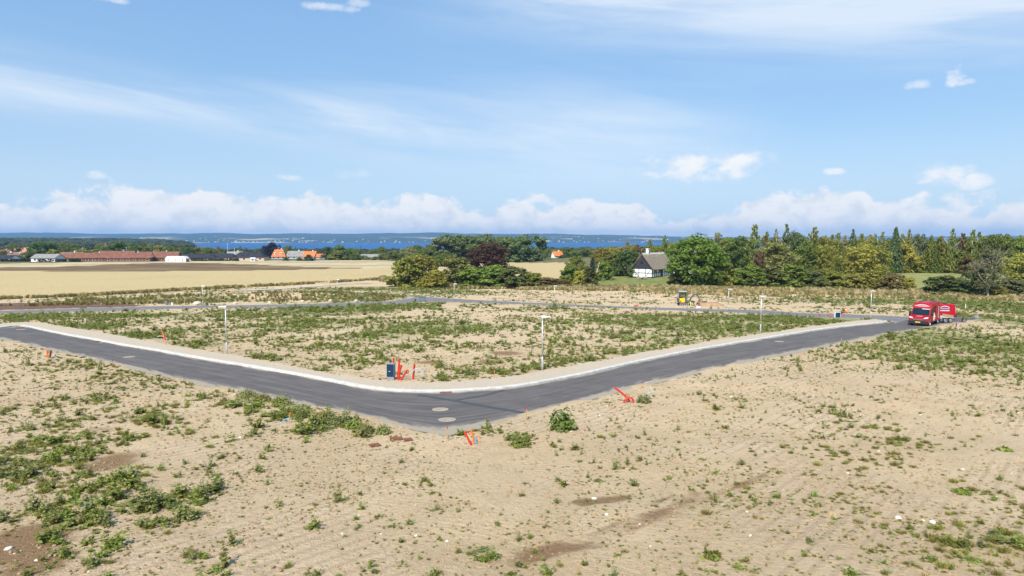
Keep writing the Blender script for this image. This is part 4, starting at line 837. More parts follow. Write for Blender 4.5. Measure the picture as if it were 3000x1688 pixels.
# wood behind the house
wood = [(1765, 300, 728, 60, 'round', OL), (1806, 300, 722, 62, 'round', OL), (1840, 290, 707, 40, 'birch', OL), (1872, 280, 716, 54, 'birch', BR), (1907, 276, 702, 44, 'birch', OL), (1935, 270, 715, 50, 'round', MG), (1947, 262, 688, 36, 'birch', MG), (1985, 262, 708, 60, 'round', MG), (2030, 258, 700, 56, 'birch', OL), (2062, 256, 694, 40, 'birch', OL), (2098, 250, 680, 66, 'birch', PG), (2135, 250, 690, 56, 'round', MG), (2168, 246, 694, 84, 'round', DG), (2209, 240, 656, 58, 'birch', MG), (2245, 242, 678, 60, 'birch', OL), (2273, 240, 670, 34, 'birch', OL), (2297, 238, 657, 44, 'birch', BL), (2324, 238, 677, 64, 'round', BL), (2350, 246, 690, 56, 'round', DG), (2379, 236, 664, 62, 'birch', OL), (2415, 238, 694, 62, 'round', OL), (2436, 250, 686, 40, 'birch', OL), (2456, 232, 680, 44, 'birch', OL), (2477, 240, 688, 34, 'birch', OL), (2496, 232, 672, 40, 'birch', DG), (2522, 234, 683, 44, 'birch', OL), (2545, 240, 690, 46, 'round', OL), (2566, 232, 684, 36, 'birch', MG), (2588, 230, 680, 40, 'birch', OL), (2622, 224, 656, 66, 'spruce', BL), (2640, 240, 684, 50, 'birch', OL), (2659, 226, 670, 36, 'birch', OL), (2692, 230, 688, 58, 'round', (0.128, 0.150, 0.068)), (2726, 226, 682, 58, 'spruce', MG), (2757, 226, 690, 54, 'birch', OL), (2785, 224, 668, 40, 'birch', MG), (2813, 226, 684, 62, 'birch', BR), (2846, 224, 672, 54, 'birch', MG), (2866, 226, 678, 44, 'birch', MG), (2896, 222, 682, 60, 'round', DG), (2932, 222, 688, 76, 'round', DG), (2966, 224, 692, 62, 'round', DG), (2992, 220, 692, 60, 'round', MG), (3040, 222, 690, 80, 'round', DG), (3100, 222, 692, 80, 'birch', MG)]
wn = {'birch': 'birch_tree', 'round': 'broadleaf_tree', 'spruce': 'spruce_tree'}
for i, (u, d, vt, w, k, c) in enumerate(wood):
    side = 'behind the house' if u < 2000 else 'behind the oak' if u < 2150 else 'behind the pale bush' if u < 2340 else 'above the thin olive trees' if u < 2600 else 'beyond the small meadow' if u < 2860 else 'behind the bare grey tree'
    T(u, d, vt, w*1.12, k, c, {'birch': 'slender feathery birch', 'round': 'bushy broadleaf tree', 'spruce': 'pointed dark spruce'}[k]+' in the wood '+side, wn[k], 'wood '+side)
for i, (u, d, vt, w, k, c) in enumerate([(1790, 330, 724, 70, 'round', MG), (1850, 325, 718, 70, 'round', OL), (1910, 318, 716, 70, 'round', MG), (1970, 310, 712, 70, 'round', OL), (2040, 300, 705, 76, 'round', MG), (2110, 296, 700, 76, 'round', DG), (2180, 290, 702, 80, 'round', MG), (2250, 286, 700, 80, 'round', DG), (2310, 284, 700, 80, 'round', MG), (2385, 282, 700, 80, 'round', OL), (2450, 280, 702, 80, 'round', MG), (2520, 278, 700, 80, 'round', OL), (2590, 274, 700, 80, 'round', DG), (2665, 272, 700, 84, 'round', MG), (2740, 270, 700, 84, 'round', DG), (2815, 268, 698, 84, 'round', MG), (2890, 266, 698, 84, 'round', DG), (2960, 264, 698, 84, 'round', DG), (3040, 262, 698, 90, 'round', DG)]):
    T(u, d, vt, w*1.2, k, c, 'bushy tree deep in the wood, its crown filling gaps between the front trees', 'broadleaf_tree', 'trees deep in the wood')
front = [(2268, 216, 712, 124, 'round', PG, 'broad pale yellow-green tree with blossom-like crown right of the oak'), (2225, 212, 738, 52, 'shrub', (0.128, 0.075, 0.039), 'reddish brown bush right of the oak'), (2366, 218, 706, 78, 'round', DG, 'dark green tree right of the broad pale tree'), (2412, 216, 712, 66, 'round', OL, 'olive tree between two dark trees right of the pale tree'), (2462, 212, 704, 50, 'spruce', DG, 'dark spruce standing over the hedge'), (2520, 200, 712, 112, 'round', YG, 'thin yellow-olive tree with a visible pale trunk'), (2572, 204, 722, 80, 'round', OL, 'olive tree just right of the thin yellow-olive tree'), (2604, 212, 712, 48, 'spruce', DG, 'dark layered spruce at the left meadow edge'), (2648, 226, 716, 84, 'round', YG, 'yellow-green tree above the left meadow edge'), (2700, 228, 738, 80, 'round', OL, 'olive tree at the back of the meadow'), (2742, 224, 716, 60, 'spruce', DG, 'dark layered spruce at the back of the meadow'), (2748, 226, 752, 70, 'shrub', YG, 'yellowish bush at the back of the meadow'), (2800, 226, 730, 74, 'round', MG, 'green tree at the back right of the meadow'), (2832, 220, 748, 60, 'shrub', BR, 'brownish bush left of the bare grey tree'), (2980, 190, 742, 84, 'round', YG, 'yellow-green tree at the right edge of the picture'), (2668, 228, 765, 70, 'shrub', MG, 'green bush along the back of the meadow')]
for u, d, vt, w, k, c, lb in front: T(u, d, vt, w, k, c, lb, 'bush' if k == 'shrub' else wn[k], 'front trees of the wood', 'bush' if k == 'shrub' else 'tree')
hedge = [(2165, 178, 785, 78, MG, 'green hedge bush beside the white building'), (2205, 172, 776, 92, MG, 'green hedge bush second right of the oak'), (2262, 172, 780, 92, (0.112, 0.128, 0.039), 'olive green hedge bush below the pale tree'), (2322, 170, 776, 104, MG, 'large green hedge bush below the dark tree'), (2382, 168, 786, 96, (0.105, 0.128, 0.038), 'dark olive hedge bush left of the thin yellow tree'), (2440, 168, 796, 90, OL, 'olive hedge bush at the foot of the dark spruce'), (2505, 170, 800, 80, OL, 'olive hedge bush at the foot of the thin yellow tree'), (2565, 168, 792, 84, OL, 'olive hedge bush left of the meadow'), (2620, 162, 800, 82, BR, 'brownish hedge bush at the left meadow corner'), (2664, 160, 814, 48, YG, 'small yellow bush at the front of the meadow'), (2772, 152, 806, 104, (0.098, 0.120, 0.033), 'round dark green bush in front of the meadow'), (2815, 150, 818, 70, (0.112, 0.132, 0.039), 'smaller green bush beside the round dark one'), (2850, 152, 790, 76, (0.105, 0.117, 0.039), 'green bush left of the bare grey tree'), (2925, 146, 836, 70, OL, 'low olive bush at the foot of the bare grey tree'), (2965, 148, 815, 84, (0.150, 0.150, 0.068), 'grey-green scrub at the right edge'), (3010, 148, 805, 84, OL, 'olive scrub cut by the right edge')]
for u, d, vt, w, c, lb in hedge: T(u, d, vt, w*1.2, 'shrub', c, lb, 'hedge_bush', 'hedge bushes along the site edge', 'bush')
# bare trees
def bare_tree(name, label, x, y, h, spread, lean, m, seed, depth=5, r0=0.16):
    q = random.Random(seed); t = thing(name, label, 'tree', (x, y, ground_z(x, y)-0.1)); b = MB(); tw = MB()
    def grow_(p, d, L, r, lev):
        k = 4; pts_ = [p]; cur = Vector(p); dd = Vector(d)
        for i in range(k):
            dd = (dd + Vector((q.gauss(0, .10), q.gauss(0, .10), q.gauss(0.02, .07)))).normalized(); cur = cur + dd*L/k; pts_.append(cur.copy())
        (b if lev < 2 else tw).tube(pts_, [max(0.012, r*(1-0.55*i/k)) for i in range(k+1)], 6 if lev < 2 else 3, cap=False)
        if lev >= depth: return
        for i in range(q.choice((2, 3, 3)) if lev else 5):
            a = q.uniform(0, 6.28); sp = q.uniform(0.35, 0.85)*spread
            nd = (dd + Vector((math.cos(a)*sp, math.sin(a)*sp, q.uniform(-0.05, 0.25)))).normalized(); s = pts_[q.choice((2, 3, 4, 4))]
            grow_(s, nd, L*q.uniform(0.6, 0.82), r*0.52, lev+1)
    grow_(Vector((0, 0, 0)), Vector((lean, 0, 1)).normalized(), h*0.34, r0, 0)
    b.build('trunk', m, t, True); tw.build('twigs', m, t, True)
    return t
M_DEAD = mat('dead_wood', (0.34, 0.295, 0.225), 0.9, var=0.25)
dx_, dy_ = P['dead']
bt = bare_tree('bare_tree', 'tall bare grey tree standing in front of the wood', dx_, dy_, 11.5, 1.0, -0.02, M_DEAD, 11, 5, 0.26)
cm = bpy.data.objects.new('crown', CROWNS['birch'][1]); COL.objects.link(cm); cm.parent = bt; cm.location = (0, 0, 2.0); cm.scale = (8.5, 6, 9.2); cm.color = (0.14, 0.145, 0.065, 1)
bx_, by_ = P['birch']
b2 = thing('bare_birch', 'thin leaning bare white birch trunk at the lawn corner', 'tree', (bx_, by_, ground_z(bx_, by_)))
MB().tube([(0, 0, -.1), (0.25, 0, 2.2), (0.8, 0, 4.2), (1.35, 0, 6.3)], [0.12, 0.10, 0.07, 0.03], 6).build('trunk', mat('birch_white', (0.62, 0.58, 0.50), 0.8, var=0.3, scale=4), b2)
tw = MB()
for k in range(9): z = 2.4+k*0.4; a = k*2.1; tw.tube([(0.27+0.26*(z-2.2), 0, z), (0.27+0.26*(z-2.2)+math.cos(a)*0.5, math.sin(a)*0.4, z+0.4), (0.3+0.26*(z-2.2)+math.cos(a)*0.8, math.sin(a)*0.7, z+0.55)], [0.02, 0.014, 0.006], 3)
tw.build('branches', MATS['birch_white'], b2)
# village trees
vil = [(10, 430, 735, 50, 'round', DG), (40, 620, 712, 46, 'round', DG), (85, 425, 738, 56, 'round', (0.090, 0.112, 0.038)), (112, 470, 706, 64, 'round', DG), (150, 475, 710, 56, 'round', DG), (188, 480, 712, 54, 'round', DG), (160, 440, 730, 40, 'shrub', (0.210, 0.195, 0.038)), (218, 640, 712, 40, 'round', DG), (252, 650, 708, 34, 'spruce', DG), (245, 460, 732, 66, 'shrub', MG), (285, 465, 730, 60, 'shrub', OL), (318, 560, 716, 50, 'round', MG), (350, 480, 708, 62, 'round', DG), (378, 560, 712, 44, 'round', DG), (412, 470, 714, 64, 'round', DG), (440, 560, 718, 40, 'round', MG), (470, 500, 719, 40, 'round', (0.240, 0.232, 0.053)), (498, 500, 720, 44, 'round', DG), (525, 560, 727, 34, 'round', DG), (552, 520, 722, 44, 'round', DG), (580, 525, 724, 40, 'round', OL), (610, 525, 724, 46, 'round', DG), (640, 540, 720, 34, 'birch', OL), (655, 560, 728, 30, 'round', DG), (705, 640, 719, 30, 'spruce', MG), (722, 645, 724, 26, 'spruce', DG), (743, 660, 733, 14, 'spruce', DG), (757, 640, 726, 26, 'round', DG), (770, 660, 734, 20, 'round', MG), (779, 600, 720, 26, 'round', PU), (802, 600, 711, 42, 'round', PU), (822, 640, 724, 22, 'round', OL), (846, 640, 719, 30, 'round', MG), (867, 650, 721, 16, 'spruce', DG), (880, 650, 723, 18, 'spruce', MG), (905, 660, 730, 26, 'round', DG), (925, 660, 732, 26, 'round', DG), (968, 480, 722, 50, 'round', (0.075, 0.112, 0.036)), (1000, 478, 719, 54, 'round', DG), (990, 470, 735, 60, 'shrub', MG), (1025, 500, 735, 36, 'round', DG), (1042, 560, 727, 30, 'round', MG), (1057, 560, 719, 9, 'spruce', DG), (1072, 520, 742, 34, 'round', DG), (1096, 520, 733, 40, 'round', DG), (838, 430, 754, 20, 'shrub', DG), (878, 430, 755, 20, 'shrub', DG), (905, 428, 746, 32, 'shrub', (0.075, 0.105, 0.033)), (750, 430, 762, 12, 'shrub', OL), (1580, 520, 722, 36, 'round', MG), (1605, 540, 726, 34, 'round', DG), (1630, 500, 730, 40, 'round', MG), (1660, 500, 728, 36, 'round', DG), (1690, 480, 734, 44, 'round', MG), (1720, 470, 730, 44, 'round', DG), (1570, 420, 748, 36, 'shrub', MG), (1665, 440, 755, 30, 'shrub', DG), (1700, 420, 752, 40, 'shrub', MG), (1755, 440, 724, 50, 'round', DG), (1790, 430, 720, 44, 'round', MG), (1530, 560, 724, 30, 'round', DG), (20, 405, 760, 20, 'shrub', MG), (108, 402, 758, 20, 'shrub', OL), (1040, 470, 742, 40, 'round', DG), (1066, 474, 748, 36, 'shrub', MG), (1100, 470, 752, 34, 'shrub', DG), (1128, 462, 742, 44, 'round', MG), (1170, 450, 740, 50, 'round', DG), (1215, 440, 742, 54, 'round', MG), (1565, 560, 732, 30, 'round', DG), (1585, 470, 744, 30, 'shrub', MG), (1650, 455, 746, 34, 'shrub', DG), (1615, 452, 758, 18, 'shrub', MG), (1680, 560, 724, 40, 'round', DG), (1640, 580, 726, 36, 'round', DG), (60, 410, 752, 34, 'shrub', DG), (175, 408, 752, 30, 'shrub', MG), (300, 640, 714, 44, 'round', DG), (225, 470, 728, 40, 'round', DG)]
for i, (u, d, vt, w, k, c) in enumerate(vil):
    where = 'among the roofs at the far left' if u < 215 else 'behind the long red roofs' if u < 480 else 'behind the black roofs' if u < 700 else 'beside the orange roofed house' if u < 960 else 'by the grey barn roofs' if u < 1120 else 'by the lone orange house' if u < 1700 else 'beyond the hedge left of the wood'
    what = {'round': 'dark round village tree', 'shrub': 'low village bush', 'spruce': 'pointed village conifer', 'birch': 'slim village tree'}[k]
    if c == PU: what = 'purple-leaved village tree'
    if c[0] > 0.13: what = 'yellow-green village tree'
    T(u, d, vt, w*1.1, k, c, what+' '+where, 'village_tree', 'village trees '+where)
# ---------------------------------------------------------------- bay, headland wood, far shore, haze
m = bpy.data.materials.new('bay_water'); m.use_nodes = True; t = NT(m.node_tree); b = t.n['Principled BSDF']
b.inputs['Roughness'].default_value = 0.55; b.inputs['Specular IOR Level'].default_value = 0.12
o_ = t.node('ShaderNodeTexCoord').outputs['Object']
wv_ = t.xyz(*[t.m('MULTIPLY', q, k) for q, k in zip(t.sep(o_), (0.0012, 0.006, 1))])
t.put(b.inputs['Base Color'], t.mix(t.smooth(t.noise(wv_, 1.0, 5, 0.6), 0.35, 0.65), (0.012, 0.075, 0.215, 1), (0.020, 0.105, 0.27, 1)))
bn = t.node('ShaderNodeBump', Strength=0.5); bn.inputs['Distance'].default_value = 0.5; t.put(bn.inputs['Height'], t.noise(o_, 0.25, 4, 0.6)); t.l.new(bn.outputs[0], b.inputs['Normal'])
SEA = -18.4
me = numpy_mesh('sea', [(-12000, 1500, SEA), (12000, 1500, SEA), (12000, 9000, SEA), (-12000, 9000, SEA)], [(0, 1, 2, 3)], m); tag(_o := bpy.data.objects.new('sea', me), kind='structure'); COL.objects.link(_o)
# far shore: rolling wooded hills with stubble fields
nx, ny = 420, 46; hx = np.linspace(-7500, 7500, nx); hy = np.linspace(0, 1, ny)
HX, HT = np.meshgrid(hx, hy)
shore = 5500 + 500*(fbm(HX*0.0006, HX*0+3, 51)-0.5) + 0.06*HX
HY = shore + HT*3800
ridge = 34 + 46*fbm(HX*0.00042, HY*0.0003, 61, 4) + 22*(fbm(HX*0.0022, HY*0.0012, 63, 3)-0.5)
fallr = 1.0 - 0.30*sstep((HX-500)/3500)
HZ = SEA + ridge*1.40*fallr*sstep(HT*1.25)**0.8 + 7*(fbm(HX*0.012, HY*0.012, 65, 3)-0.4)*sstep(HT*6)
ix = np.arange(nx*ny).reshape(ny, nx); F_ = np.stack([ix[:-1, :-1], ix[:-1, 1:], ix[1:, 1:], ix[1:, :-1]], -1).reshape(-1, 4)
def hill_extra(t, o, c, h):
    x, y, z = t.sep(o)
    v = t.node('ShaderNodeTexVoronoi', feature='F1'); v.inputs['Scale'].default_value = 1.0; t.put(v.inputs['Vector'], t.xyz(t.m('MULTIPLY', x, 0.0030), t.m('MULTIPLY', y, 0.0022), 0)); 
    cc = t.sep(v.outputs['Color'])
    low = t.smooth(z, 46.0, 4.0)
    f = t.m('MULTIPLY', t.smooth(cc[0], 0.70, 0.74), t.smooth(t.noise(o, 0.0016, 4), 0.42, 0.52))
    f = t.m('MULTIPLY', f, low)
    return t.mix(f, c, (0.55, 0.44, 0.27, 1)), h
M_HILL = surf('far_hills', (0.028, 0.046, 0.020), (0.062, 0.082, 0.030), 0.02, extra=hill_extra, bump=1.0, bscale=0.06, bdist=6.0)
me = numpy_mesh('hills', np.c_[HX.ravel(), HY.ravel(), HZ.ravel()], F_, M_HILL, True); tag(_o := bpy.data.objects.new('hills', me), kind='structure'); COL.objects.link(_o)
# specks of white houses on that shore: too small to tell apart
fh = MB(); q = random.Random(5)
def hz_at(x, tt):
    i = min(max(int((x+7500)/15000*(nx-1)), 0), nx-2); j = min(int(tt*(ny-1)), ny-2); return float(HY[j, i]), float(HZ[j, i])
for k in range(150):
    x = q.choice((q.gauss(-2300, 500), q.gauss(-1600, 500), q.uniform(-4200, 2600), q.gauss(700, 700))); tt = q.random()**1.6*0.42+0.004
    y, z = hz_at(x, tt); w = q.uniform(6, 15); fh.box((x, y-6, z+4), (w, 10, q.uniform(4, 7)), rz=q.uniform(-.4, .4))
tag(fh.build('far_houses', mat('far_white_walls', (0.62, 0.58, 0.54), 0.9, var=0.15, scale=0.01)), 'tiny white houses dotted along the far shore', 'houses', kind='stuff')
# headland wood and the belt of trees along the near shore read as one mass
CLW = bpy.data.collections.new('wood_library')
WM = [leaf_mat('wood_leaves_%d' % i, c, 0.2, 0.4, 0.03) for i, c in enumerate(((0.075, 0.105, 0.036), (0.105, 0.130, 0.042), (0.060, 0.088, 0.034), (0.125, 0.135, 0.048)))]
for i, (k, j) in enumerate((('round', 0), ('round', 1), ('round', 2), ('poplar', 0))):
    me = CROWNS[k][j].copy(); me.materials.clear(); me.materials.append(WM[i]); o = bpy.data.objects.new('wood_%d' % i, me); CLW.objects.link(o)
n = 2600
wy = 1250+rng.random(n)**1.2*1150; wx = -(0.47+0.40*rng.random(n))*wy
ok = fbm(wx*0.006, wy*0.006, 71, 3) > 0.30
wx, wy = wx[ok], wy[ok]; n = len(wx); s_ = 15+8*rng.random(n)
scatter('headland_wood', 'dark wooded headland across the bay at the far left', 'woodland', np.c_[wx, wy, base_z(wx, wy)-1], rng.integers(0, 4, n), np.c_[s_*1.25, s_*1.25, s_*0.9], CLW, 0.03)
n = 1100
wy = 640+rng.random(n)*520; wx = (-0.50+0.86*rng.random(n))*wy
ok = (fbm(wx*0.008, wy*0.008, 73, 3) > 0.47); wx, wy = wx[ok], wy[ok]; n = len(wx)
s_ = (5.0+4.0*rng.random(n))
scatter('shore_wood', 'low belt of trees along the near shore behind the village', 'woodland', np.c_[wx, wy, base_z(wx, wy)-1], rng.integers(0, 4, n), np.c_[s_*1.5, s_*1.5, s_*0.9], CLW, 0.03)
n = 420
wy = 560+rng.random(n)*300; wx = (-0.78+0.30*rng.random(n))*wy
s_ = 7+5*rng.random(n); ok = fbm(wx*0.012, wy*0.012, 75, 3) > 0.42; wx, wy, s_ = wx[ok], wy[ok], s_[ok]; n = len(wx)
scatter('village_wood', 'belt of trees closing the village at the far left', 'woodland', np.c_[wx, wy, base_z(wx, wy)-1], rng.integers(0, 4, n), np.c_[s_*1.4, s_*1.4, s_], CLW, 0.03)
# the air between here and the far shore
hb = MB().box((0, 4000, 46), (26000, 13000, 170))
hm = bpy.data.materials.new('haze_air'); hm.use_nodes = True; ht = NT(hm.node_tree); ht.n.clear()
pv = ht.node('ShaderNodeVolumePrincipled'); pv.inputs['Color'].default_value = (0.26, 0.52, 0.92, 1); pv.inputs['Density'].default_value = 0.00010; pv.inputs['Anisotropy'].default_value = 0.0
ho = ht.node('ShaderNodeOutputMaterial'); ht.l.new(pv.outputs[0], ho.inputs['Volume'])
haze = hb.build('haze', hm); tag(haze, 'thin bluish haze over land and water', 'haze', kind='stuff')
# ---------------------------------------------------------------- things on the building site
M_GALV = mat('galvanised_steel', (0.62, 0.64, 0.66), 0.45, metal=0.55, var=0.08, scale=5)
M_LAMPH = mat('lamp_housing', (0.74, 0.76, 0.78), 0.4, metal=0.2, var=0.05)
M_LENS = mat('lamp_lens', (0.55, 0.58, 0.60), 0.2, var=0.03)
M_RED = mat('red_conduit', (0.62, 0.030, 0.016), 0.42, var=0.12, scale=8)
M_DRED = mat('dark_red_conduit', (0.24, 0.012, 0.018), 0.5, var=0.2)
M_ORG = mat('orange_conduit', (0.78, 0.17, 0.022), 0.42, var=0.12)
M_BLUEH = mat('blue_hose', (0.115, 0.40, 0.68), 0.35, var=0.1)
M_BLACK = mat('black_plastic', (0.018, 0.018, 0.020), 0.5, var=0.3)
M_WOOD = mat('pine_stake', (0.48, 0.29, 0.15), 0.8, var=0.2, scale=9)
M_TIP = mat('red_stake_tip', (0.42, 0.030, 0.025), 0.6, var=0.15)
M_WHITE = mat('white_paint', (0.78, 0.79, 0.79), 0.5, var=0.05)
M_NAVY = mat('navy_door', (0.010, 0.040, 0.082), 0.75, var=0.10, scale=3, spec=0.15)
M_CABG = mat('cabinet_grey', (0.25, 0.25, 0.27), 0.6, var=0.08)
M_INNER = mat('pipe_mouth', (0.03, 0.012, 0.010), 0.9)

lamp_pos = [(2.0, 44.6, 0, 3.66, 'on the gravel beside the bend'), (-22.4, 53.1, math.pi, 3.80, 'beside the left road'), (25.3, 69.0, 0, 3.9, 'beside the right road'), (46.6, 88.2, 0, 3.7, 'at the right tip of the gravel'), (-52.0, 114.3, 0, 3.55, 'by the biggest boulder'), (-39.9, 155.6, 0, 3.6, 'beyond the spoil mound'), (-11.5, 135.3, 0, 3.35, 'right of the grey-green utility box'), (7.7, 123.3, 0, 3.3, 'left of the excavator on the far plot'), (32.9, 103.3, 0, 3.4, 'right of the excavator')]
def lamp(x, y, rz, h, where):
    t = thing('street_lamp', 'slim grey street lamp with flat head '+where, 'street lamp', (x, y, ground_z(x, y)+0.02), rz, 'street lamps')
    MB().tube([(0, 0, -0.15), (0, 0, 0.95), (0, 0, 0.99)], [0.066, 0.066, 0.045], 12).build('base_sleeve', M_GALV, t, True)
    MB().tube([(0, 0, 0.95), (0, 0, h-0.10)], [0.046, 0.036], 12).build('pole', M_GALV, t, True)
    MB().box((0, 0.068, 0.55), (0.09, 0.012, 0.30)).build('hatch', M_GALV, t)
    MB().tube([(0, 0, h-0.24), (0, 0, h-0.02)], 0.05, 12).build('collar', M_LAMPH, t, True)
    hd = MB(); hd.add([(-0.09, -0.10, h-0.05), (0.50, -0.12, h-0.03), (0.56, 0, h-0.03), (0.50, 0.12, h-0.03), (-0.09, 0.10, h-0.05), (-0.07, -0.08, h+0.05), (0.44, -0.10, h+0.02), (0.50, 0, h+0.015), (0.44, 0.10, h+0.02), (-0.07, 0.08, h+0.05)], [(4,3,2,1,0), (5,6,7,8,9), (0,1,6,5), (1,2,7,6), (2,3,8,7), (3,4,9,8), (4,0,5,9)])
    head = hd.build('lamp_head', M_LAMPH, t); MB().box((0.27, 0, h-0.048), (0.36, 0.17, 0.012)).build('lens', M_LENS, head)
for a in lamp_pos: lamp(*a)

# the blue cabinet on the bend and its conduits
def pipe(name, label, base, pts, r, m, cat='pipe', group=None, mouth=True, dz=-0.06):
    x, y = base; t = thing(name, label, cat, (x, y, float(surf_z(np.array([x]), np.array([y]))[0])+dz), 0, group)
    n = 24 if len(pts) > 2 else 2
    c = [Vector(p) for p in pts]
    if len(c) > 2:
        A = np.array([tuple(p) for p in c]); k = len(A); out = []
        for q in np.linspace(0, k-1, n):
            i = min(int(q), k-2); s = q-i; p0, p1, p2, p3 = A[max(i-1, 0)], A[i], A[i+1], A[min(i+2, k-1)]
            out.append(0.5*((2*p1)+(-p0+p2)*s+(2*p0-5*p1+4*p2-p3)*s*s+(-p0+3*p1-3*p2+p3)*s**3))
        c = [Vector(p) for p in out]
    MB().tube(c, r, 10, cap=False).build('tube_wall', m, t, True)
    if mouth:
        e = c[-1]; d = (c[-1]-c[-2]).normalized(); MB().tube([e-d*0.03, e-d*0.025], r*0.97, 10).build('mouth', M_INNER, t)
    return t
cx_, cy_ = P['cab']; zc = float(surf_z(np.array([cx_]), np.array([cy_]))[0])
t = thing('utility_cabinet', 'dark blue utility cabinet standing on the gravel verge', 'cabinet', (cx_, cy_, zc), R(-8))
MB().box((0, 0, 0.06), (0.44, 0.30, 0.28)).build('plinth', M_CABG, t, bevel=0.01)
MB().box((0, 0.0, 0.58), (0.46, 0.30, 0.76)).build('housing', M_CABG, t, bevel=0.012)
dr = MB().box((-0.005, -0.158, 0.57), (0.44, 0.018, 0.75)).build('door', M_NAVY, t, bevel=0.004)
MB().box((-0.05, -0.170, 0.52), (0.07, 0.010, 0.03)).build('badge', M_WHITE, dr)
MB().box((0, 0, 0.975), (0.50, 0.34, 0.035)).build('roof', M_CABG, t, bevel=0.01)
pg = 'conduits around the blue cabinet'
pipe('conduit_pipe', 'red conduit sticking up behind the blue cabinet, left one', P['cabpipeA'], [(-0.10, 0, 0), (-0.04, 0, 1.32)], 0.055, M_RED, group=pg)
pipe('conduit_pipe', 'red conduit sticking up behind the blue cabinet, right one', P['cabpipeB'], [(-0.02, 0, 0), (0.10, 0, 1.25)], 0.055, M_RED, group=pg)
pipe('conduit_pipe', 'thick red conduit standing close right of the blue cabinet', P['pipeC'], [(0, 0, 0), (0.06, 0, 0.5), (0.20, 0, 0.98)], 0.072, M_RED, group=pg)
pipe('conduit_pipe', 'red conduit leaning away to the right of the blue cabinet', P['pipeD'], [(0, 0, 0), (0.44, 0, 0.68)], 0.06, M_RED, group=pg)
pipe('conduit_pipe', 'upright red conduit beside the arched pale hose', P['pipeE'], [(0.03, 0, 0), (0.07, 0, 0.5), (0.12, 0, 1.0)], 0.06, M_RED, group=pg)
pipe('conduit_pipe', 'thin orange conduit bundled with the upright red one', (P['pipeE'][0]-0.02, P['pipeE'][1]-0.09), [(0.0, 0, 0), (0.04, 0, 0.5), (0.10, 0, 0.98)], 0.03, M_ORG, group=pg)
M_PBLUE = mat('pale_blue_hose', (0.36, 0.50, 0.62), 0.4, var=0.1)
pipe('water_hose', 'pale blue hose arching out of the verge beside the red conduit', (P['pipeE'][0]-0.04, P['pipeE'][1]-0.12), [(-0.04, 0, 0), (-0.03, 0, 0.30), (0.08, 0, 0.58), (0.26, 0.05, 0.72), (0.52, 0.1, 0.62), (0.74, 0.15, 0.30)], 0.026, M_PBLUE, 'hose')

def stake(key, where, h=0.6, red=True, lean=0.0):
    x, y = P[key]; t = thing('marker_stake', 'thin wooden marker stake '+where, 'stake', (x, y, float(surf_z(np.array([x]), np.array([y]))[0])-0.05), random.uniform(0, 1.5), 'wooden marker stakes')
    MB().tube([(0, 0, 0), (lean, 0, h-0.12)], 0.021, 4).build('shaft', M_WOOD, t)
    MB().tube([(lean, 0, h-0.12), (lean, 0, h+0.02)], 0.0225, 4).build('painted_tip', M_TIP if red else M_WOOD, t)
stake('stake1', 'between the leaning red conduit and the hose', 0.62); stake('ms1', 'with red tip at the tip of the road bend', 0.66); stake('ms2', 'at the road edge left of the leafy plant', 0.66); stake('ms3', 'with red tip at the edge of the left road', 0.58); stake('ms4', 'with red tip at the edge of the right road', 0.6); stake('ms5', 'on the gravel verge left of the nearest lamp', 0.62); stake('ms6', 'beyond the gravel of the left road', 0.55, False); stake('ms7', 'behind the gravel near the left road lamp', 0.6, False); stake('ms8', 'beside the lamp at the gravel tip', 0.55, False)

lg = 'pipes left of the left road'
pipe('conduit_pipe', 'curved orange conduit left of the left road', P['lo'], [(0.06, 0, 0), (-0.02, 0, 0.4), (-0.02, 0, 0.68)], 0.05, M_ORG, group=lg)
pipe('conduit_pipe', 'dark red conduit left of the left road', P['lr'], [(0, 0, 0), (0.09, 0, 0.62)], 0.06, M_DRED, group=lg)
stake('ls', 'between orange and dark red conduit left of the road', 0.74, False)
x, y = P['lt']; t = thing('tap_fitting', 'small pale blue and black pipe fitting on the soil', 'fitting', (x, y, ground_z(x, y)+0.06), 0.3)
MB().tube([(-0.13, 0, 0.0), (0.10, 0, 0.16)], 0.05, 8).build('sleeve', M_PBLUE, t); MB().tube([(0.08, 0.02, 0.15), (0.18, 0.02, 0.05), (0.30, 0.02, -0.02)], 0.022, 6).build('cable_end', M_BLACK, t)
pipe('conduit_pipe', 'orange conduit leaning among the weeds beyond the left road', P['lpipe'], [(0.05, 0, 0), (-0.04, 0, 0.6), (-0.22, 0, 0.98)], 0.05, M_ORG, group=lg)
pipe('conduit_pipe', 'short red conduit beside the leaning orange one beyond the left road', (P['lpipe'][0]+0.07, P['lpipe'][1]), [(0.06, 0, 0), (-0.02, 0, 0.56)], 0.055, M_RED, group=lg)
pipe('water_hose', 'pale blue hose lying in the weeds beyond the left road', P['lhose'], [(0.45, 0, 0.05), (0.2, 0, 0.26), (-0.2, 0, 0.36), (-0.55, 0, 0.28)], 0.03, M_PBLUE, 'hose')
pipe('water_hose', 'bright blue hose bent out of the soil at the left road edge', P['bh1'], [(0, 0, 0), (0.10, 0, 0.16), (0.26, 0.02, 0.25), (0.46, 0.03, 0.28)], 0.022, M_BLUEH, 'hose')
x, y = P['bh2']; t = thing('marker_stake', 'orange tipped stake beside the bright blue hose', 'stake', (x, y, ground_z(x, y)-0.03), 0, 'wooden marker stakes')
MB().tube([(0, 0, 0), (0, 0, 0.42)], 0.018, 4).build('shaft', M_WOOD, t); MB().tube([(0.03, 0, 0.44), (0.06, 0, 0.52)], 0.035, 6).build('painted_tip', M_ORG, t)
pipe('white_post', 'short white marker post among the weeds beyond the left road', P['wp'], [(0, 0, 0), (0, 0, 0.55)], 0.05, M_WHITE, 'post', mouth=False)
fg = 'pipes at the tip of the bend'
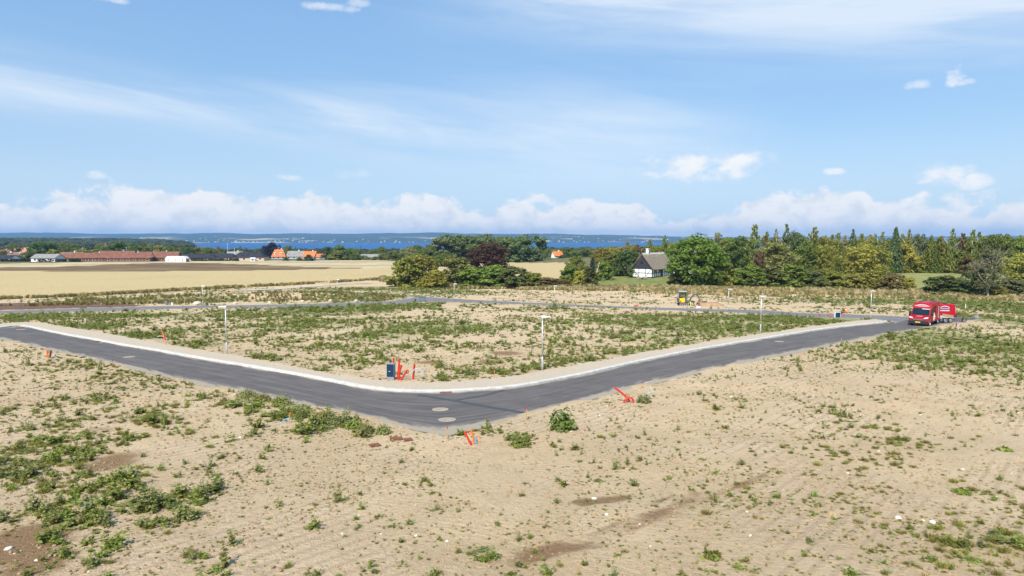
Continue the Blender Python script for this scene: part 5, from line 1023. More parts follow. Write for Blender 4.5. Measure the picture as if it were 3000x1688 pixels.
pipe('conduit_pipe', 'thick red conduit leaning at the tip of the bend', P['bpipeR'], [(0, 0, 0), (-0.29, 0, 0.60)], 0.042, M_RED, group=fg)
pipe('conduit_pipe', 'orange conduit leaning at the tip of the bend', P['bpipeO'], [(0, 0, 0), (-0.13, 0, 0.66)], 0.032, M_ORG, group=fg)
pipe('water_hose', 'short blue hose end beside the orange conduit at the bend tip', P['bhose'], [(0.02, 0, 0), (-0.02, 0, 0.33)], 0.028, M_BLUEH, 'hose')
pipe('cable_loop', 'thin orange cable loop drooping beside the conduits at the bend tip', (P['bhose'][0], P['bhose'][1]+0.02), [(-0.14, 0, 0.62), (-0.26, 0, 0.66), (-0.3, 0, 0.5), (0.05, 0, 0.42), (0.16, 0, 0.25), (0.10, 0, 0.02)], 0.010, M_ORG, 'cable', mouth=False)
pipe('conduit_pipe', 'long straight red conduit leaning left beside the right road', P['loopA'], [(0.02, 0, 0), (-0.12, 0, 0.22), (-0.40, 0, 0.50), (-0.82, 0, 0.82)], 0.050, M_RED, group='red conduits beside the right road')
pipe('conduit_pipe', 'red conduit bowed into a low arch beside the right road', P['loopB'], [(0, 0, 0), (0.10, 0, 0.22), (0.30, 0.02, 0.33), (0.46, 0.03, 0.28), (0.53, 0.04, 0.10)], 0.048, M_RED, group='red conduits beside the right road', mouth=False)
pipe('water_hose', 'thin pale blue hose arching over the soil right of the red arch', P['hose1'], [(0, 0, 0), (0.10, 0, 0.22), (0.32, 0.05, 0.46), (0.64, 0.10, 0.56)], 0.020, M_PBLUE, 'hose')

def plate(key, label, w, d, rz):
    x, y = P[key]; t = thing('steel_plate', label, 'plate', (x, y, float(surf_z(np.array([x]), np.array([y]))[0])+0.02), rz, 'rusty plates lying on the soil'); t.rotation_euler = (-0.04, 0.02, rz)
    MB().box((0, 0, 0.02), (w, d, 0.03)).build('plate_sheet', M_IRON, t, bevel=0.006); MB().box((0, 0, 0.045), (w*0.8, d*0.8, 0.02)).build('raised_rib', M_IRON, t)
plate('plateA', 'rusty square plate lying nearest on the soil left of the bend', 0.42, 0.36, 0.5); plate('plateB', 'rusty plate lying at the road edge left of the bend tip', 0.5, 0.4, 0.2); plate('plateC', 'rusty plate beside the other at the bend tip', 0.36, 0.34, 0.35)

# big leafy plant and the dark bush by the bend
M_BIGL = leaf_mat('broad_leaves', (0.135, 0.205, 0.045), 0.32, 0.4, 0.02)
def big_plant(name, label, x, y, w, h, n, size, m, seed, cat='plant', aspect=1.15):
    r = np.random.default_rng(seed); d = r.normal(size=(n, 3)); d[:, 2] = np.abs(d[:, 2])*0.9-0.1; d /= np.linalg.norm(d, axis=1)[:, None]
    rr = (0.55+0.45*r.random(n))[:, None]; lob = (1+0.18*np.sin(5*np.arctan2(d[:, 1], d[:, 0])+seed))[:, None]
    C = d*rr*lob*np.array([w/2, w/2, h*0.95]); C[:, 2] = np.clip(C[:, 2]+0.06, 0.02, None)
    v, f = leaves(C, d*0.8+np.array([0, 0, 0.55])+r.normal(size=(n, 3))*0.45, size, r, aspect)
    t = thing(name, label, cat, (x, y, float(surf_z(np.array([x]), np.array([y]))[0])-0.02))
    o = bpy.data.objects.new('foliage', numpy_mesh('foliage', v, f, m)); COL.objects.link(o); o.parent = t
    b = MB()
    for k in range(9): a = k*0.7; b.tube([(0, 0, 0), (math.cos(a)*w*0.2, math.sin(a)*w*0.2, h*0.45), (math.cos(a)*w*0.36, math.sin(a)*w*0.36, h*0.75)], [0.02, 0.014, 0.006], 4)
    b.build('stems', mat('green_stem', (0.12, 0.15, 0.05), 0.7), t)
big_plant('leafy_plant', 'tall bright green broad-leaved plant at the road edge by the bend', *P['bigleaf'], 1.12, 1.02, 330, 0.145, M_BIGL, 3)
big_plant('dense_bush', 'dense round dark green bush left of the tall leafy plant', *P['bush'], 0.86, 0.48, 900, 0.055, M_WEED, 5, aspect=1.4)
big_plant('flowering_weed', 'dark weed with pale blossoms at the foot of the arching blue hose', P['hose1'][0]-0.02, P['hose1'][1]-0.45, 0.8, 0.42, 480, 0.07, M_WEED2, 9)
for i, (k, lb) in enumerate((('bl1', 'broad-leaved rosette plant on the soil at the far right'), ('bl2', 'dark broad-leaved rosette plant at the right picture edge'), ('bl3', 'broad-leaved dock plant on the soil near the bottom edge'))):
    big_plant('rosette_plant', lb, *P[k], 0.50, 0.13, 60, 0.085, M_WEED, 20+i, aspect=2.4)
bandp = [(-9.9, 31.2, 1.15, .62), (-8.6, 30.6, 0.9, .5), (-7.7, 29.6, 1.0, .42), (-6.9, 29.2, 0.85, .40), (-6.2, 28.4, 0.9, .42), (-5.4, 28.1, 0.7, .34), (-11.6, 33.8, 1.2, .5), (-12.9, 34.7, 1.0, .42), (-14.2, 36.0, 1.1, .45)]
for i, (x, y, w, h) in enumerate(bandp): big_plant('weed_bush', ['dark green weed bush around the bright blue hose', 'green weed bush just right of the bright blue hose', 'green weed bush second right of the bright blue hose', 'green weed bush in the middle of the row left of the rusty plates', 'green weed bush last but one before the rusty plates', 'green weed bush next to the rusty plates', 'weed bush just left of the bright blue hose along the road', 'weed bush second left of the bright blue hose along the road', 'weed bush third left of the bright blue hose along the road'][i], x, y, w, h, 620, 0.062, (M_WEED, M_TUFT, M_WEED2)[i % 3], 40+i, 'bush', 1.5)

# boulders and loose stones
M_BOULD = mat('boulder', (0.56, 0.47, 0.37), 0.9, var=0.22, scale=1.6, bump=0.6, bscale=6)
M_STONE = mat('pale_stone', (0.66, 0.61, 0.53), 0.85, var=0.15, scale=9)
def stone(name, key, label, r, m, group, seed, cat):
    x, y = P[key]; b = MB().ellipsoid((0, 0, r[2]*0.55), r, 14, 9, 0.09, seed=seed); o = b.build(name, m, None, True, loc=(x, y, float(surf_z(np.array([x]), np.array([y]))[0])-0.02)); o.rotation_euler = (0.1, 0.1, seed*1.3)
    tag(o, label, cat, group); return o
bg_ = 'boulders along the far road'
for key, lb, r in (('b1', 'largest pale boulder left of the far road lamp', (0.80, 0.55, 0.42)), ('b2', 'pale boulder second from the largest one', (0.42, 0.36, 0.26)), ('b3', 'round tan boulder at the left foot of the spoil mound', (0.42, 0.38, 0.29)), ('b4', 'greyish boulder at the middle foot of the spoil mound', (0.46, 0.4, 0.30)), ('b5', 'round pale boulder below the lamp beyond the mound', (0.42, 0.38, 0.32)), ('b6', 'white boulder at the right foot of the spoil mound', (0.46, 0.34, 0.26)), ('b7', 'white stone in the weeds at the field edge', (0.36, 0.3, 0.2)), ('b8', 'tan stone in the weeds at the field edge', (0.44, 0.36, 0.24)), ('b9', 'pale flat stone in the weeds above the largest boulder', (0.42, 0.34, 0.2)), ('b10', 'small pale stone high on the spoil mound', (0.30, 0.26, 0.22))):
    stone('boulder', key, lb, r, M_BOULD, bg_, len(key)+ord(key[-1]), 'boulder')
for i, (key, lb, s) in enumerate((('st1', 'largest white stone on the dark soil in the bottom left corner', 0.085), ('st2', 'white stone right of the largest in the bottom left corner', 0.05), ('st3', 'pale stone lowest on the dark soil bottom left', 0.05), ('st4', 'small pale stone below the largest bottom left', 0.04), ('st5', 'white stone on the dark soil patch in the bare foreground', 0.075), ('st6', 'white stone on the soil below the blue hose', 0.07), ('st7', 'white stone on the soil at the right, the left of a pair', 0.085), ('st8', 'flat white stone at the right, the right of a pair', 0.095), ('st9', 'white stone on the dark streak near the bottom edge', 0.055), ('st10', 'white stone in the weeds near the right edge', 0.055), ('st11', 'small pale stone on the furrowed soil at the right', 0.06), ('st12', 'whitish crumpled lump among weeds at the left', 0.09))):
    stone('stone', key, lb, (s*1.15, s*0.9, s*0.6), M_STONE, 'loose pale stones', i+3, 'stone')
x, y = P['ball']; stone('grey_stone', 'ball', 'round grey stone on the weedy ground right of the vehicles', (0.42, 0.36, 0.32), mat('grey_stone', (0.20, 0.21, 0.21), 0.8, var=0.3), None, 4, 'stone')
x, y = P['bucket']; t = thing('bucket', 'white bucket left of the largest boulder', 'bucket', (x, y, ground_z(x, y)+0.02)); MB().tube([(0, 0, 0), (0, 0, 0.42)], [0.16, 0.2], 12, cap=False).build('body', M_WHITE, t); MB().tube([(0, 0, 0.40), (0, 0, 0.425)], 0.205, 12).build('lid', M_WHITE, t)
x, y = P['blue']; t = thing('jerry_can', 'small bright blue can left of the white bucket', 'can', (x, y, ground_z(x, y)+0.02)); MB().box((0, 0, 0.17), (0.30, 0.2, 0.34)).build('body', mat('bright_blue', (0.03, 0.13, 0.52), 0.4), t, bevel=0.03); MB().tube([(-0.08, 0, 0.36), (0, 0, 0.42), (0.08, 0, 0.36)], 0.02, 6).build('handle', MATS['bright_blue'], t)
# grey-green box and small blue one by the far junction
x, y = P['box']; t = thing('utility_box', 'large grey-green utility box with flat roof by the far junction', 'utility box', (x, y, ground_z(x, y)), R(5)); M_UG = mat('utility_green', (0.115, 0.165, 0.155), 0.6, var=0.12)
MB().box((0, 0, 0.47), (1.30, 0.9, 0.98)).build('housing', M_UG, t, bevel=0.02); MB().box((0, 0, 1.0), (1.42, 1.02, 0.08)).build('roof', M_UG, t, bevel=0.02)
for sx_ in (-0.31, 0.31): dd = MB().box((sx_, -0.46, 0.46), (0.58, 0.02, 0.86)).build('door', M_UG, t); MB().box((sx_*0.25, -0.48, 0.5), (0.03, 0.03, 0.12)).build('handle', M_GALV, dd)
x, y = P['sbox']; t = thing('utility_cabinet', 'small dark blue cabinet left of the grey-green utility box', 'cabinet', (x, y, ground_z(x, y)), 0.1); MB().box((0, 0, 0.28), (0.36, 0.26, 0.6)).build('housing', M_CABG, t, bevel=0.01); MB().box((0, -0.14, 0.3), (0.33, 0.02, 0.5)).build('door', M_NAVY, t)
# equipment by the far plot at the right
x, y = P['sign']; t = thing('utility_cabinet', 'dark blue cabinet with white frame among red conduits near the far road', 'cabinet', (x, y, ground_z(x, y)-0.1), R(6)); MB().box((0, 0, 0.40), (0.80, 0.30, 0.86)).build('housing', M_WHITE, t, bevel=0.01); MB().box((-0.01, -0.158, 0.42), (0.70, 0.02, 0.72)).build('door', M_NAVY, t)
for k, (key, lb, pts_, m_) in enumerate((('dirtpipes1', 'red conduit bent left, leftmost near the framed blue cabinet', [(0.12, 0, 0), (0.0, 0, 0.3), (-0.2, 0, 0.62)], M_RED), ('dirtpipes2', 'red conduit bowed left beside the framed blue cabinet', [(0.40, 0, 0), (0.25, 0, 0.28), (-0.3, 0, 0.55)], M_RED), ('dirtpipes3', 'red conduit leaning right of the framed blue cabinet', [(-0.12, 0, 0), (0.2, 0, 0.45), (0.42, 0, 0.85)], M_RED))):
    pipe('conduit_pipe', lb, P[key], pts_, 0.06, m_, group='conduits near the framed blue cabinet')
pipe('conduit_pipe', 'red conduit lying at the foot of the framed blue cabinet', (P['sign'][0]-0.1, P['sign'][1]-0.5), [(-0.4, 0, 0.12), (0, 0, 0.16), (0.45, 0, 0.12)], 0.06, M_RED, group='conduits near the framed blue cabinet')
pipe('white_post', 'thin white marker post behind the red conduits near the far road', P['wp2'], [(0, 0, 0), (0, 0, 0.75)], 0.05, M_PBLUE, 'post', mouth=False)
x, y = P['cone']; t = thing('traffic_beacon', 'orange and white traffic beacon by the far road', 'beacon', (x, y, ground_z(x, y))); MB().box((0, 0, 0.05), (0.42, 0.42, 0.10)).build('base', M_BLACK, t, bevel=0.02); MB().tube([(0, 0, 0.1), (0, 0, 0.46)], [0.10, 0.09], 10).build('body', M_ORG, t); MB().tube([(0, 0, 0.46), (0, 0, 0.60)], 0.092, 10).build('white_band', M_WHITE, t); MB().tube([(0, 0, 0.60), (0, 0, 0.92)], [0.09, 0.075], 10).build('head', M_ORG, t)
x, y = P['cone']; t = thing('rubber_mat', 'dark folded mat lying beside the traffic beacon', 'mat', (x-1.6, y-1.2, ground_z(x-1.6, y-1.2)+0.02), 0.1); MB().box((0, 0, 0.10), (0.9, 0.45, 0.2)).build('lower_fold', mat('dark_mat', (0.012, 0.022, 0.05), 0.8), t, bevel=0.05); MB().box((0.05, 0.02, 0.25), (0.7, 0.4, 0.1)).build('upper_fold', MATS['dark_mat'], t, bevel=0.04)
pipe('white_post', 'white wooden post in the weeds behind the parked vehicles', P['post1'], [(0, 0, 0), (0.02, 0, 0.95)], 0.055, mat('whitewashed', (0.70, 0.66, 0.55), 0.8), 'post', mouth=False)
pipe('conduit_pipe', 'dark red conduit stub in front of the parked vehicles', P['rp'], [(0, 0, 0.0), (0.03, 0, 0.52)], 0.07, mat('rust_red', (0.32, 0.05, 0.03), 0.6), group=None)
pipe('water_hose', 'pale hose curving beside the dark red stub near the vehicles', (P['rp'][0]+0.15, P['rp'][1]-0.1), [(-0.2, 0, 0.0), (0.02, 0, 0.12), (0.12, 0, 0.32), (0.08, 0, 0.48)], 0.03, M_PBLUE, 'hose')
pipe('wooden_post', 'short brown wooden post beyond the grey-green utility box', P['post2'], [(0, 0, 0), (0, 0, 1.15)], 0.08, mat('brown_post', (0.16, 0.075, 0.04), 0.8), 'post', mouth=False)
pipe('white_post', 'thin white post in the far soil behind the middle lamp', P['wpost'], [(0, 0, 0), (0, 0, 1.1)], 0.05, M_WHITE, 'post', mouth=False)
pipe('conduit_pipe', 'short red conduit lying on the far soil left of the excavator', P['redbit'], [(-0.55, 0, 0.0), (-0.1, 0, 0.30), (0.35, 0, 0.36)], 0.06, M_RED)
x, y = P['rubber']; t = thing('drawbar_support', 'bent metal hook lying right of the car trailer', 'hook', (x, y, ground_z(x, y)+0.05)); MB().tube([(-0.4, 0, 0), (0.1, 0, 0), (0.5, 0.1, 0.08), (0.5, 0.1, 0.42)], 0.045, 6).build('bow', mat('dark_steel', (0.06, 0.05, 0.05), 0.6, 0.5), t); MB().box((-0.02, 0, 0.28), (0.1, 0.1, 0.5), ry=0.3).build('foot', M_BLACK, t)
# ---------------------------------------------------------------- vehicles, excavator, people
M_VRED = mat('van_red', (0.36, 0.003, 0.012), 0.45, var=0.06, scale=1.2, spec=0.3, coat=0.1)
M_GLASS = mat('dark_glass', (0.010, 0.016, 0.022), 0.10, var=0.2, scale=1.5, spec=0.7)
M_BUMP = mat('black_bumper', (0.022, 0.022, 0.026), 0.55, var=0.2)
M_TYRE = mat('tyre_rubber', (0.020, 0.020, 0.020), 0.85, var=0.2)
M_RIM = mat('alloy_rim', (0.60, 0.61, 0.63), 0.35, metal=0.7, var=0.06)
M_HEADL = mat('headlight_glass', (0.70, 0.74, 0.80), 0.12, var=0.1, spec=0.8)
M_PLATE = mat('yellow_plate', (0.80, 0.50, 0.02), 0.5, var=0.05)
M_PRINT = mat('white_print', (0.82, 0.80, 0.82), 0.6, var=0.03)
M_PRINTB = mat('blue_print', (0.06, 0.08, 0.40), 0.6, var=0.05)
M_AMBER = mat('amber_lamp', (0.8, 0.25, 0.02), 0.3)
M_TAIL = mat('tail_lamp', (0.45, 0.35, 0.38), 0.3)
def wheel(parent, x, y, z, r, w, spokes=8):
    wl = MB().tube([(x, y-w/2, z), (x, y-w/2+0.02, z), (x, y+w/2-0.02, z), (x, y+w/2, z)], [r*0.88, r, r, r*0.88], 20).build('wheel', M_TYRE, parent)
    for s in (-1, 1):
        b = MB(); b.tube([(x, y+s*(w/2-0.03), z), (x, y+s*(w/2+0.004), z)], r*0.16, 10)
        for k in range(spokes):
            a = 2*math.pi*k/spokes; b.box((x+math.cos(a)*r*0.36, y+s*(w/2-0.005), z+math.sin(a)*r*0.36), (r*0.62, 0.02, r*0.14), ry=-a)
        ring = [(x+math.cos(2*math.pi*k/20)*r*0.66, y+s*(w/2-0.004), z+math.sin(2*math.pi*k/20)*r*0.66) for k in range(21)]
        b.tube(ring, r*0.055, 5, cap=False); b.build('rim', M_RIM, wl)
    return wl
def shell(prof, w, tumble, zlo, zhi, m, name, parent, bevel=0.04):
    """side profile (x, z) pushed across the width, leaning in towards the roof"""
    b = MB(); n = len(prof); hw = lambda z: w/2*(1-tumble*max(0, (z-zlo)/(zhi-zlo))**1.5)
    vs_ = [(x, -hw(z), z) for x, z in prof]+[(x, hw(z), z) for x, z in prof]
    b.add(vs_, [tuple(range(n))[::-1], tuple(range(n, 2*n))]+[(i, (i+1) % n, (i+1) % n+n, i+n) for i in range(n)])
    return b.build(name, m, parent, bevel=bevel)
def text_on(name, body, size, M, m, parent, extrude=0.004):
    cu_ = bpy.data.curves.new(name, 'FONT'); cu_.body = body; cu_.size = size; cu_.align_x = 'CENTER'; cu_.extrude = extrude
    tmp = bpy.data.objects.new(name, cu_); me_ = bpy.data.meshes.new_from_object(tmp); bpy.data.objects.remove(tmp); me_.materials.clear(); me_.materials.append(m)
    o = bpy.data.objects.new(name, me_); COL.objects.link(o); o.parent = parent; o.matrix_local = M; return o
def arc_strip(parent, M, w, h, th, m, name='arc'):
    b = MB(); n = 14
    for k in range(n):
        a0, a1 = math.pi*(0.08+0.84*k/n), math.pi*(0.08+0.84*(k+1)/n)
        P0 = lambda a, q: (math.cos(a)*(w/2+q), math.sin(a)*(h+q), 0)
        b.add([P0(a0, 0), P0(a1, 0), P0(a1, th), P0(a0, th)], [(0, 1, 2, 3)], M)
    return b.build(name, m, parent)
def quad_on(parent, M, x0, x1, y0, y1, m, name):
    return MB().add([(x0, y0, 0), (x1, y0, 0), (x1, y1, 0), (x0, y1, 0)], [(0, 1, 2, 3)], M).build(name, m, parent)

# large van, nose towards the camera; +x is its nose
vx, vy = 49.2, 80.9
van = thing('delivery_van', 'large red high-roofed panel van parked nose on at the road end', 'van', (vx, vy, ground_z(vx, vy)+0.01), R(-113))
van.rotation_euler = (0, 0, R(-134))
L2, W_, H_ = 2.95, 2.0, 2.62
prof = [(-L2, 0.42), (-L2, 2.50), (-L2+0.12, H_), (0.95, H_+0.02), (1.28, 2.50), (1.52, 2.06), (2.12, 1.24), (2.70, 1.08), (2.90, 0.90), (2.93, 0.42)]
body = shell(prof, W_, 0.10, 1.1, H_, M_VRED, 'body', van, 0.05)
def hwz(z): return W_/2*(1-0.10*max(0, (z-1.1)/(H_-1.1))**1.5)
def slope_quad(x0, z0, x1, z1, inset, m, name, parent, lift=0.012):
    d = Vector((x1-x0, 0, z1-z0)); nrm = Vector((-d.z, 0, d.x)).normalized(); nrm = nrm if nrm.x > 0 else -nrm
    v = [Vector((x0, -hwz(z0)+inset, z0)), Vector((x0, hwz(z0)-inset, z0)), Vector((x1, hwz(z1)-inset, z1)), Vector((x1, -hwz(z1)+inset, z1))]
    f = [p+nrm*lift for p in v]
    return MB().add([tuple(p-nrm*0.02) for p in v]+[tuple(p) for p in f], [(4,5,6,7), (0,1,5,4), (1,2,6,5), (2,3,7,6), (3,0,4,7)]).build(name, m, parent)
ws = slope_quad(2.10, 1.26, 1.54, 2.04, 0.10, M_GLASS, 'windscreen', van)
slope_quad(1.62, 1.93, 1.585, 1.98, 0.0, M_PRINT, 'sun_strip', ws, 0.02).scale = (1, 0.42, 1)
ws.children[0].location = (0, 0.45, 0)
for s in (-1, 1):
    MB().add([(0.72, s*(hwz(1.4)+0.006), 1.32), (1.95, s*(hwz(1.3)+0.006), 1.30), (1.52, s*(hwz(1.95)+0.006), 1.95), (0.72, s*(hwz(1.95)+0.006), 1.95)], [(0, 1, 2, 3)]).build('side_window', M_GLASS, van)
    hl = MB().add([(2.905, s*0.52, 0.93), (2.86, s*0.93, 0.98), (2.66, s*0.985, 1.12), (2.80, s*0.66, 1.06)], [(0, 1, 2, 3)]).build('headlight', M_HEADL, van)
    hl.data.transform(Matrix.Translation((0.03, 0, 0)))
    mr = MB().box((1.72, s*1.16, 1.42), (0.16, 0.24, 0.42)).build('mirror', M_BUMP, van, bevel=0.03); MB().box((1.72, s*1.02, 1.36), (0.06, 0.14, 0.06)).build('mirror_arm', M_BUMP, mr)
    for wx_ in (1.95, -1.75): wheel(van, wx_, s*0.86, 0.36, 0.36, 0.24)
    MB().box((0.1, s*(W_/2+0.01), 0.50), (2.8, 0.03, 0.16)).build('sill_trim', M_BUMP, van)
bp = MB().box((2.90, 0, 0.48), (0.24, 2.02, 0.40)).build('bumper', M_BUMP, van, bevel=0.05)
gr_ = MB().box((2.935, 0, 0.80), (0.05, 1.20, 0.17)).build('grille', M_BUMP, van, bevel=0.02)
for k in range(3): MB().box((2.965, 0, 0.75+k*0.05), (0.015, 1.1, 0.014)).build('grille_bar', M_GALV, gr_)
MB().box((3.03, -0.02, 0.52), (0.02, 0.52, 0.115)).build('number_plate', M_PLATE, van)
MB().box((2.92, 0.80, 0.62), (0.04, 0.16, 0.07)).build('indicator', M_AMBER, van)
# name on the bonnet, sign on the roof front
d = Vector((2.12-2.70, 0, 1.24-1.08)).normalized(); n_ = Vector((-d.z, 0, d.x)); n_ = n_ if n_.z > 0 else -n_
Mb = Matrix(((0, d.x, n_.x, 2.52), (1, 0, 0, 0), (0, d.z, n_.z, 1.152), (0, 0, 0, 1)))
text_on('bonnet_lettering', 'IVECO', 0.22, Mb, M_PRINT, van)
d = Vector((1.28-1.52, 0, 2.50-2.06)).normalized(); n_ = Vector((d.z, 0, -d.x)).normalized()
Mr = Matrix(((0, d.x, n_.x, 1.47), (1, 0, 0, 0), (0, d.z, n_.z, 2.20), (0, 0, 0, 1))); Mr = Matrix.Translation((n_.x*0.03, 0, n_.z*0.03)) @ Mr
ro = text_on('roof_lettering', 'COSTELLE', 0.20, Mr, M_PRINT, van)
arc_strip(van, Mr @ Matrix.Translation((0, 0.10, 0.002)), 1.05, 0.13, 0.045, M_PRINT, 'roof_sign_arc')
quad_on(van, Mr @ Matrix.Translation((0, 0, 0.002)), -0.72, -0.5, 0.08, 0.13, M_PRINT, 'roof_sign_wing'); quad_on(van, Mr @ Matrix.Translation((0, 0, 0.002)), 0.5, 0.72, 0.06, 0.11, M_PRINT, 'roof_sign_wing')
# its side towards the road edge: open sliding door, traffic cones inside, fine print
ys_ = hwz(1.4)+0.012
# van's left side (+y local)
MB().box((0.18, ys_-0.03, 1.28), (0.78, 0.06, 1.60)).build('open_doorway', M_BUMP, van)
for k in range(3): MB().tube([(0.05+0.12*k, ys_+0.03, 0.75+0.26*k), (0.05+0.12*k, ys_+0.03, 0.98+0.26*k)], [0.09, 0.03], 8).build('stowed_cone', (M_ORG, M_WHITE, M_ORG)[k], van)
MB().box((0.32, ys_+0.02, 1.0), (0.30, 0.04, 0.85)).build('stowed_bag', M_PRINT, van)
sd = MB().box((-0.75, ys_+0.04, 1.38), (1.05, 0.05, 1.75)).build('sliding_door', M_VRED, van, bevel=0.02)
for k in range(15):
    MB().box((-1.75+random.uniform(-.03, .03), ys_+0.008, 2.05-0.095*k), (random.uniform(0.45, 0.75), 0.008, 0.035)).build('fine_print', M_PRINT, van)
for s in (-0.6, 0.6): MB().tube([(-2.5, s, H_+0.06), (0.7, s, H_+0.08)], 0.03, 6).build('roof_rail', M_BUMP, van)
# driver's door ajar on the far side
MB().box((1.45, -1.17, 1.12), (0.10, 0.36, 0.85)).build('door', M_BUMP, van, bevel=0.03)

# smaller red van side on behind the trailer; +x is its nose (away to the left)
cx2, cy2 = 55.6, 89.4
car = thing('small_van', 'smaller red panel van standing side on behind the car trailer', 'van', (cx2, cy2, ground_z(cx2, cy2)+0.02), R(172))
W2 = 1.84
prof2 = [(-2.2, 0.40), (-2.28, 0.95), (-2.16, 1.86), (-1.95, 1.98), (0.75, 1.98), (1.05, 1.86), (1.55, 1.28), (2.35, 1.05), (2.55, 0.75), (2.55, 0.40)]
W_bak = W_
shell(prof2, W2, 0.14, 1.0, 1.98, M_VRED, 'body', car, 0.07)
for s in (-1, 1):
    for wx_ in (1.62, -1.35):
        wheel(car, wx_, s*0.80, 0.33, 0.33, 0.22, 10)
        MB().tube([(wx_+math.cos(a)*0.42, s*(W2/2+0.005), 0.36+math.sin(a)*0.42) for a in np.linspace(0, math.pi, 9)], 0.035, 5).build('wheel_arch', M_VRED, car)
    MB().add([(0.55, s*(W2/2-0.02), 1.20), (1.45, s*(W2/2-0.01), 1.20), (1.05, s*(W2/2-0.09), 1.72), (0.55, s*(W2/2-0.09), 1.74)], [(0, 1, 2, 3)]).build('side_window', M_GLASS, car)
    MB().box((-2.17, s*0.86, 1.30), (0.06, 0.08, 0.85), ry=0.1).build('tail_light', M_TAIL, car, bevel=0.02)
    MB().box((0, s*(W2/2), 0.42), (4.2, 0.04, 0.16)).build('sill_trim', M_BUMP, car)
MB().box((-2.30, 0, 0.52), (0.2, 1.8, 0.34)).build('rear_bumper', M_BUMP, car, bevel=0.05)
MB().box((2.52, 0, 0.52), (0.2, 1.8, 0.34)).build('front_bumper', M_BUMP, car, bevel=0.05)
MB().add([(1.08, -0.72, 1.84), (1.08, 0.72, 1.84), (1.56, 0.82, 1.30), (1.56, -0.82, 1.30)], [(0, 1, 2, 3)]).build('windscreen', M_GLASS, car)
# sign on its side facing us (+y local faces the camera when the nose points left)
side = 1
Ms = Matrix.Translation((-0.85, W2/2+0.004, 1.35)) @ Matrix(((-1, 0, 0, 0), (0, 0, 1, 0), (0, 1, 0, 0), (0, 0, 0, 1)))
text_on('side_lettering', 'COSTELLE', 0.24, Ms, M_PRINT, car)
arc_strip(car, Ms @ Matrix.Translation((0, 0.14, 0.001)), 1.0, 0.22, 0.06, M_PRINT, 'side_sign_arc')
quad_on(car, Ms, -0.5, 0.5, -0.10, -0.03, M_PRINTB, 'side_sign_shade'); quad_on(car, Ms, -0.55, 0.55, -0.24, -0.16, M_PRINT, 'side_sign_line'); quad_on(car, Ms, -0.16, 0.16, 0.24, 0.32, M_PRINTB, 'side_sign_crest')
MB().box((-1.2, 0, 2.02), (0.12, 1.5, 0.06)).build('roof_bar', M_BUMP, car); MB().box((0.4, 0, 2.02), (0.12, 1.5, 0.06)).build('roof_bar', M_BUMP, car)

# car trailer between them
tx, ty = 52.6, 83.8
tr = thing('car_trailer', 'galvanised twin-axle trailer standing behind the large van', 'trailer', (tx, ty, ground_z(tx, ty)+0.01), R(8))
bed = MB().box((0.1, 0, 0.55), (2.5, 1.7, 0.10)).build('bed', M_GALV, tr)
for s in (-1, 1):
    MB().box((0.1, s*0.83, 0.61), (2.5, 0.05, 0.12)).build('side_rail', M_GALV, tr)
    for wx_ in (0.15, 0.85): wheel(tr, wx_, s*0.98, 0.31, 0.31, 0.18, 6)
    MB().box((0.5, s*0.98, 0.68), (1.5, 0.22, 0.04)).build('mudguard', M_GALV, tr)
MB().tube([(-1.1, 0.5, 0.5), (-2.3, 0, 0.48), (-1.1, -0.5, 0.5)], 0.05, 6).build('drawbar', M_GALV, tr)
MB().tube([(-2.25, 0, 0.5), (-2.25, 0, 0.05)], 0.04, 6).build('jockey_leg', M_GALV, tr)
MB().tube([(-1.1, -0.4, 0.62), (-1.1, 0.4, 0.62)], 0.06, 8).build('winch_drum', M_GALV, tr)
MB().box((1.33, 0, 0.76), (0.05, 1.7, 0.36)).build('tailboard', M_WOOD, tr)

mg = bpy.data.materials.new('clear_cab_glass'); mg.use_nodes = True; gt = NT(mg.node_tree); gt.n.clear()
tb = gt.node('ShaderNodeBsdfTransparent'); tb.inputs[0].default_value = (0.62, 0.68, 0.66, 1); gb_ = gt.node('ShaderNodeBsdfGlossy'); gb_.inputs['Roughness'].default_value = 0.05; gb_.inputs['Color'].default_value = (0.6, 0.65, 0.7, 1)
mm_ = gt.node('ShaderNodeMixShader'); mm_.inputs[0].default_value = 0.12; gt.l.new(tb.outputs[0], mm_.inputs[1]); gt.l.new(gb_.outputs[0], mm_.inputs[2]); go_ = gt.node('ShaderNodeOutputMaterial'); gt.l.new(mm_.outputs[0], go_.inputs[0]); M_CABGL = mg
# mini excavator, boom towards the right
ex, ey = 29.9, 118.6
M_EXG = mat('excavator_grey', (0.085, 0.08, 0.082), 0.6, var=0.2); M_EXY = mat('excavator_yellow', (0.85, 0.50, 0.01), 0.45, var=0.06); M_EXL = mat('excavator_light_grey', (0.42, 0.42, 0.44), 0.5, var=0.1)
e = thing('mini_excavator', 'small grey and yellow excavator digging on the far plot', 'excavator', (ex, ey, ground_z(ex, ey)+0.01), R(-4))
for s in (-1, 1):
    tk = MB().prism([(-0.95, 0.14), (-0.82, 0.02), (0.82, 0.02), (0.95, 0.14), (0.95, 0.34), (0.82, 0.44), (-0.82, 0.44), (-0.95, 0.34)], 0.32, Matrix.Translation((0, s*0.62, 0))).build('track', M_TYRE, e)
    for k in range(5): MB().tube([(-0.68+0.34*k, s*0.79, 0.16), (-0.68+0.34*k, s*0.80, 0.16)], 0.11, 10).build('roller', M_EXL, tk)
    MB().box((0, s*0.795, 0.40), (1.5, 0.012, 0.05)).build('track_guard', M_EXL, tk)
MB().box((0, 0, 0.38), (0.8, 0.95, 0.24)).build('undercarriage', M_EXG, e)
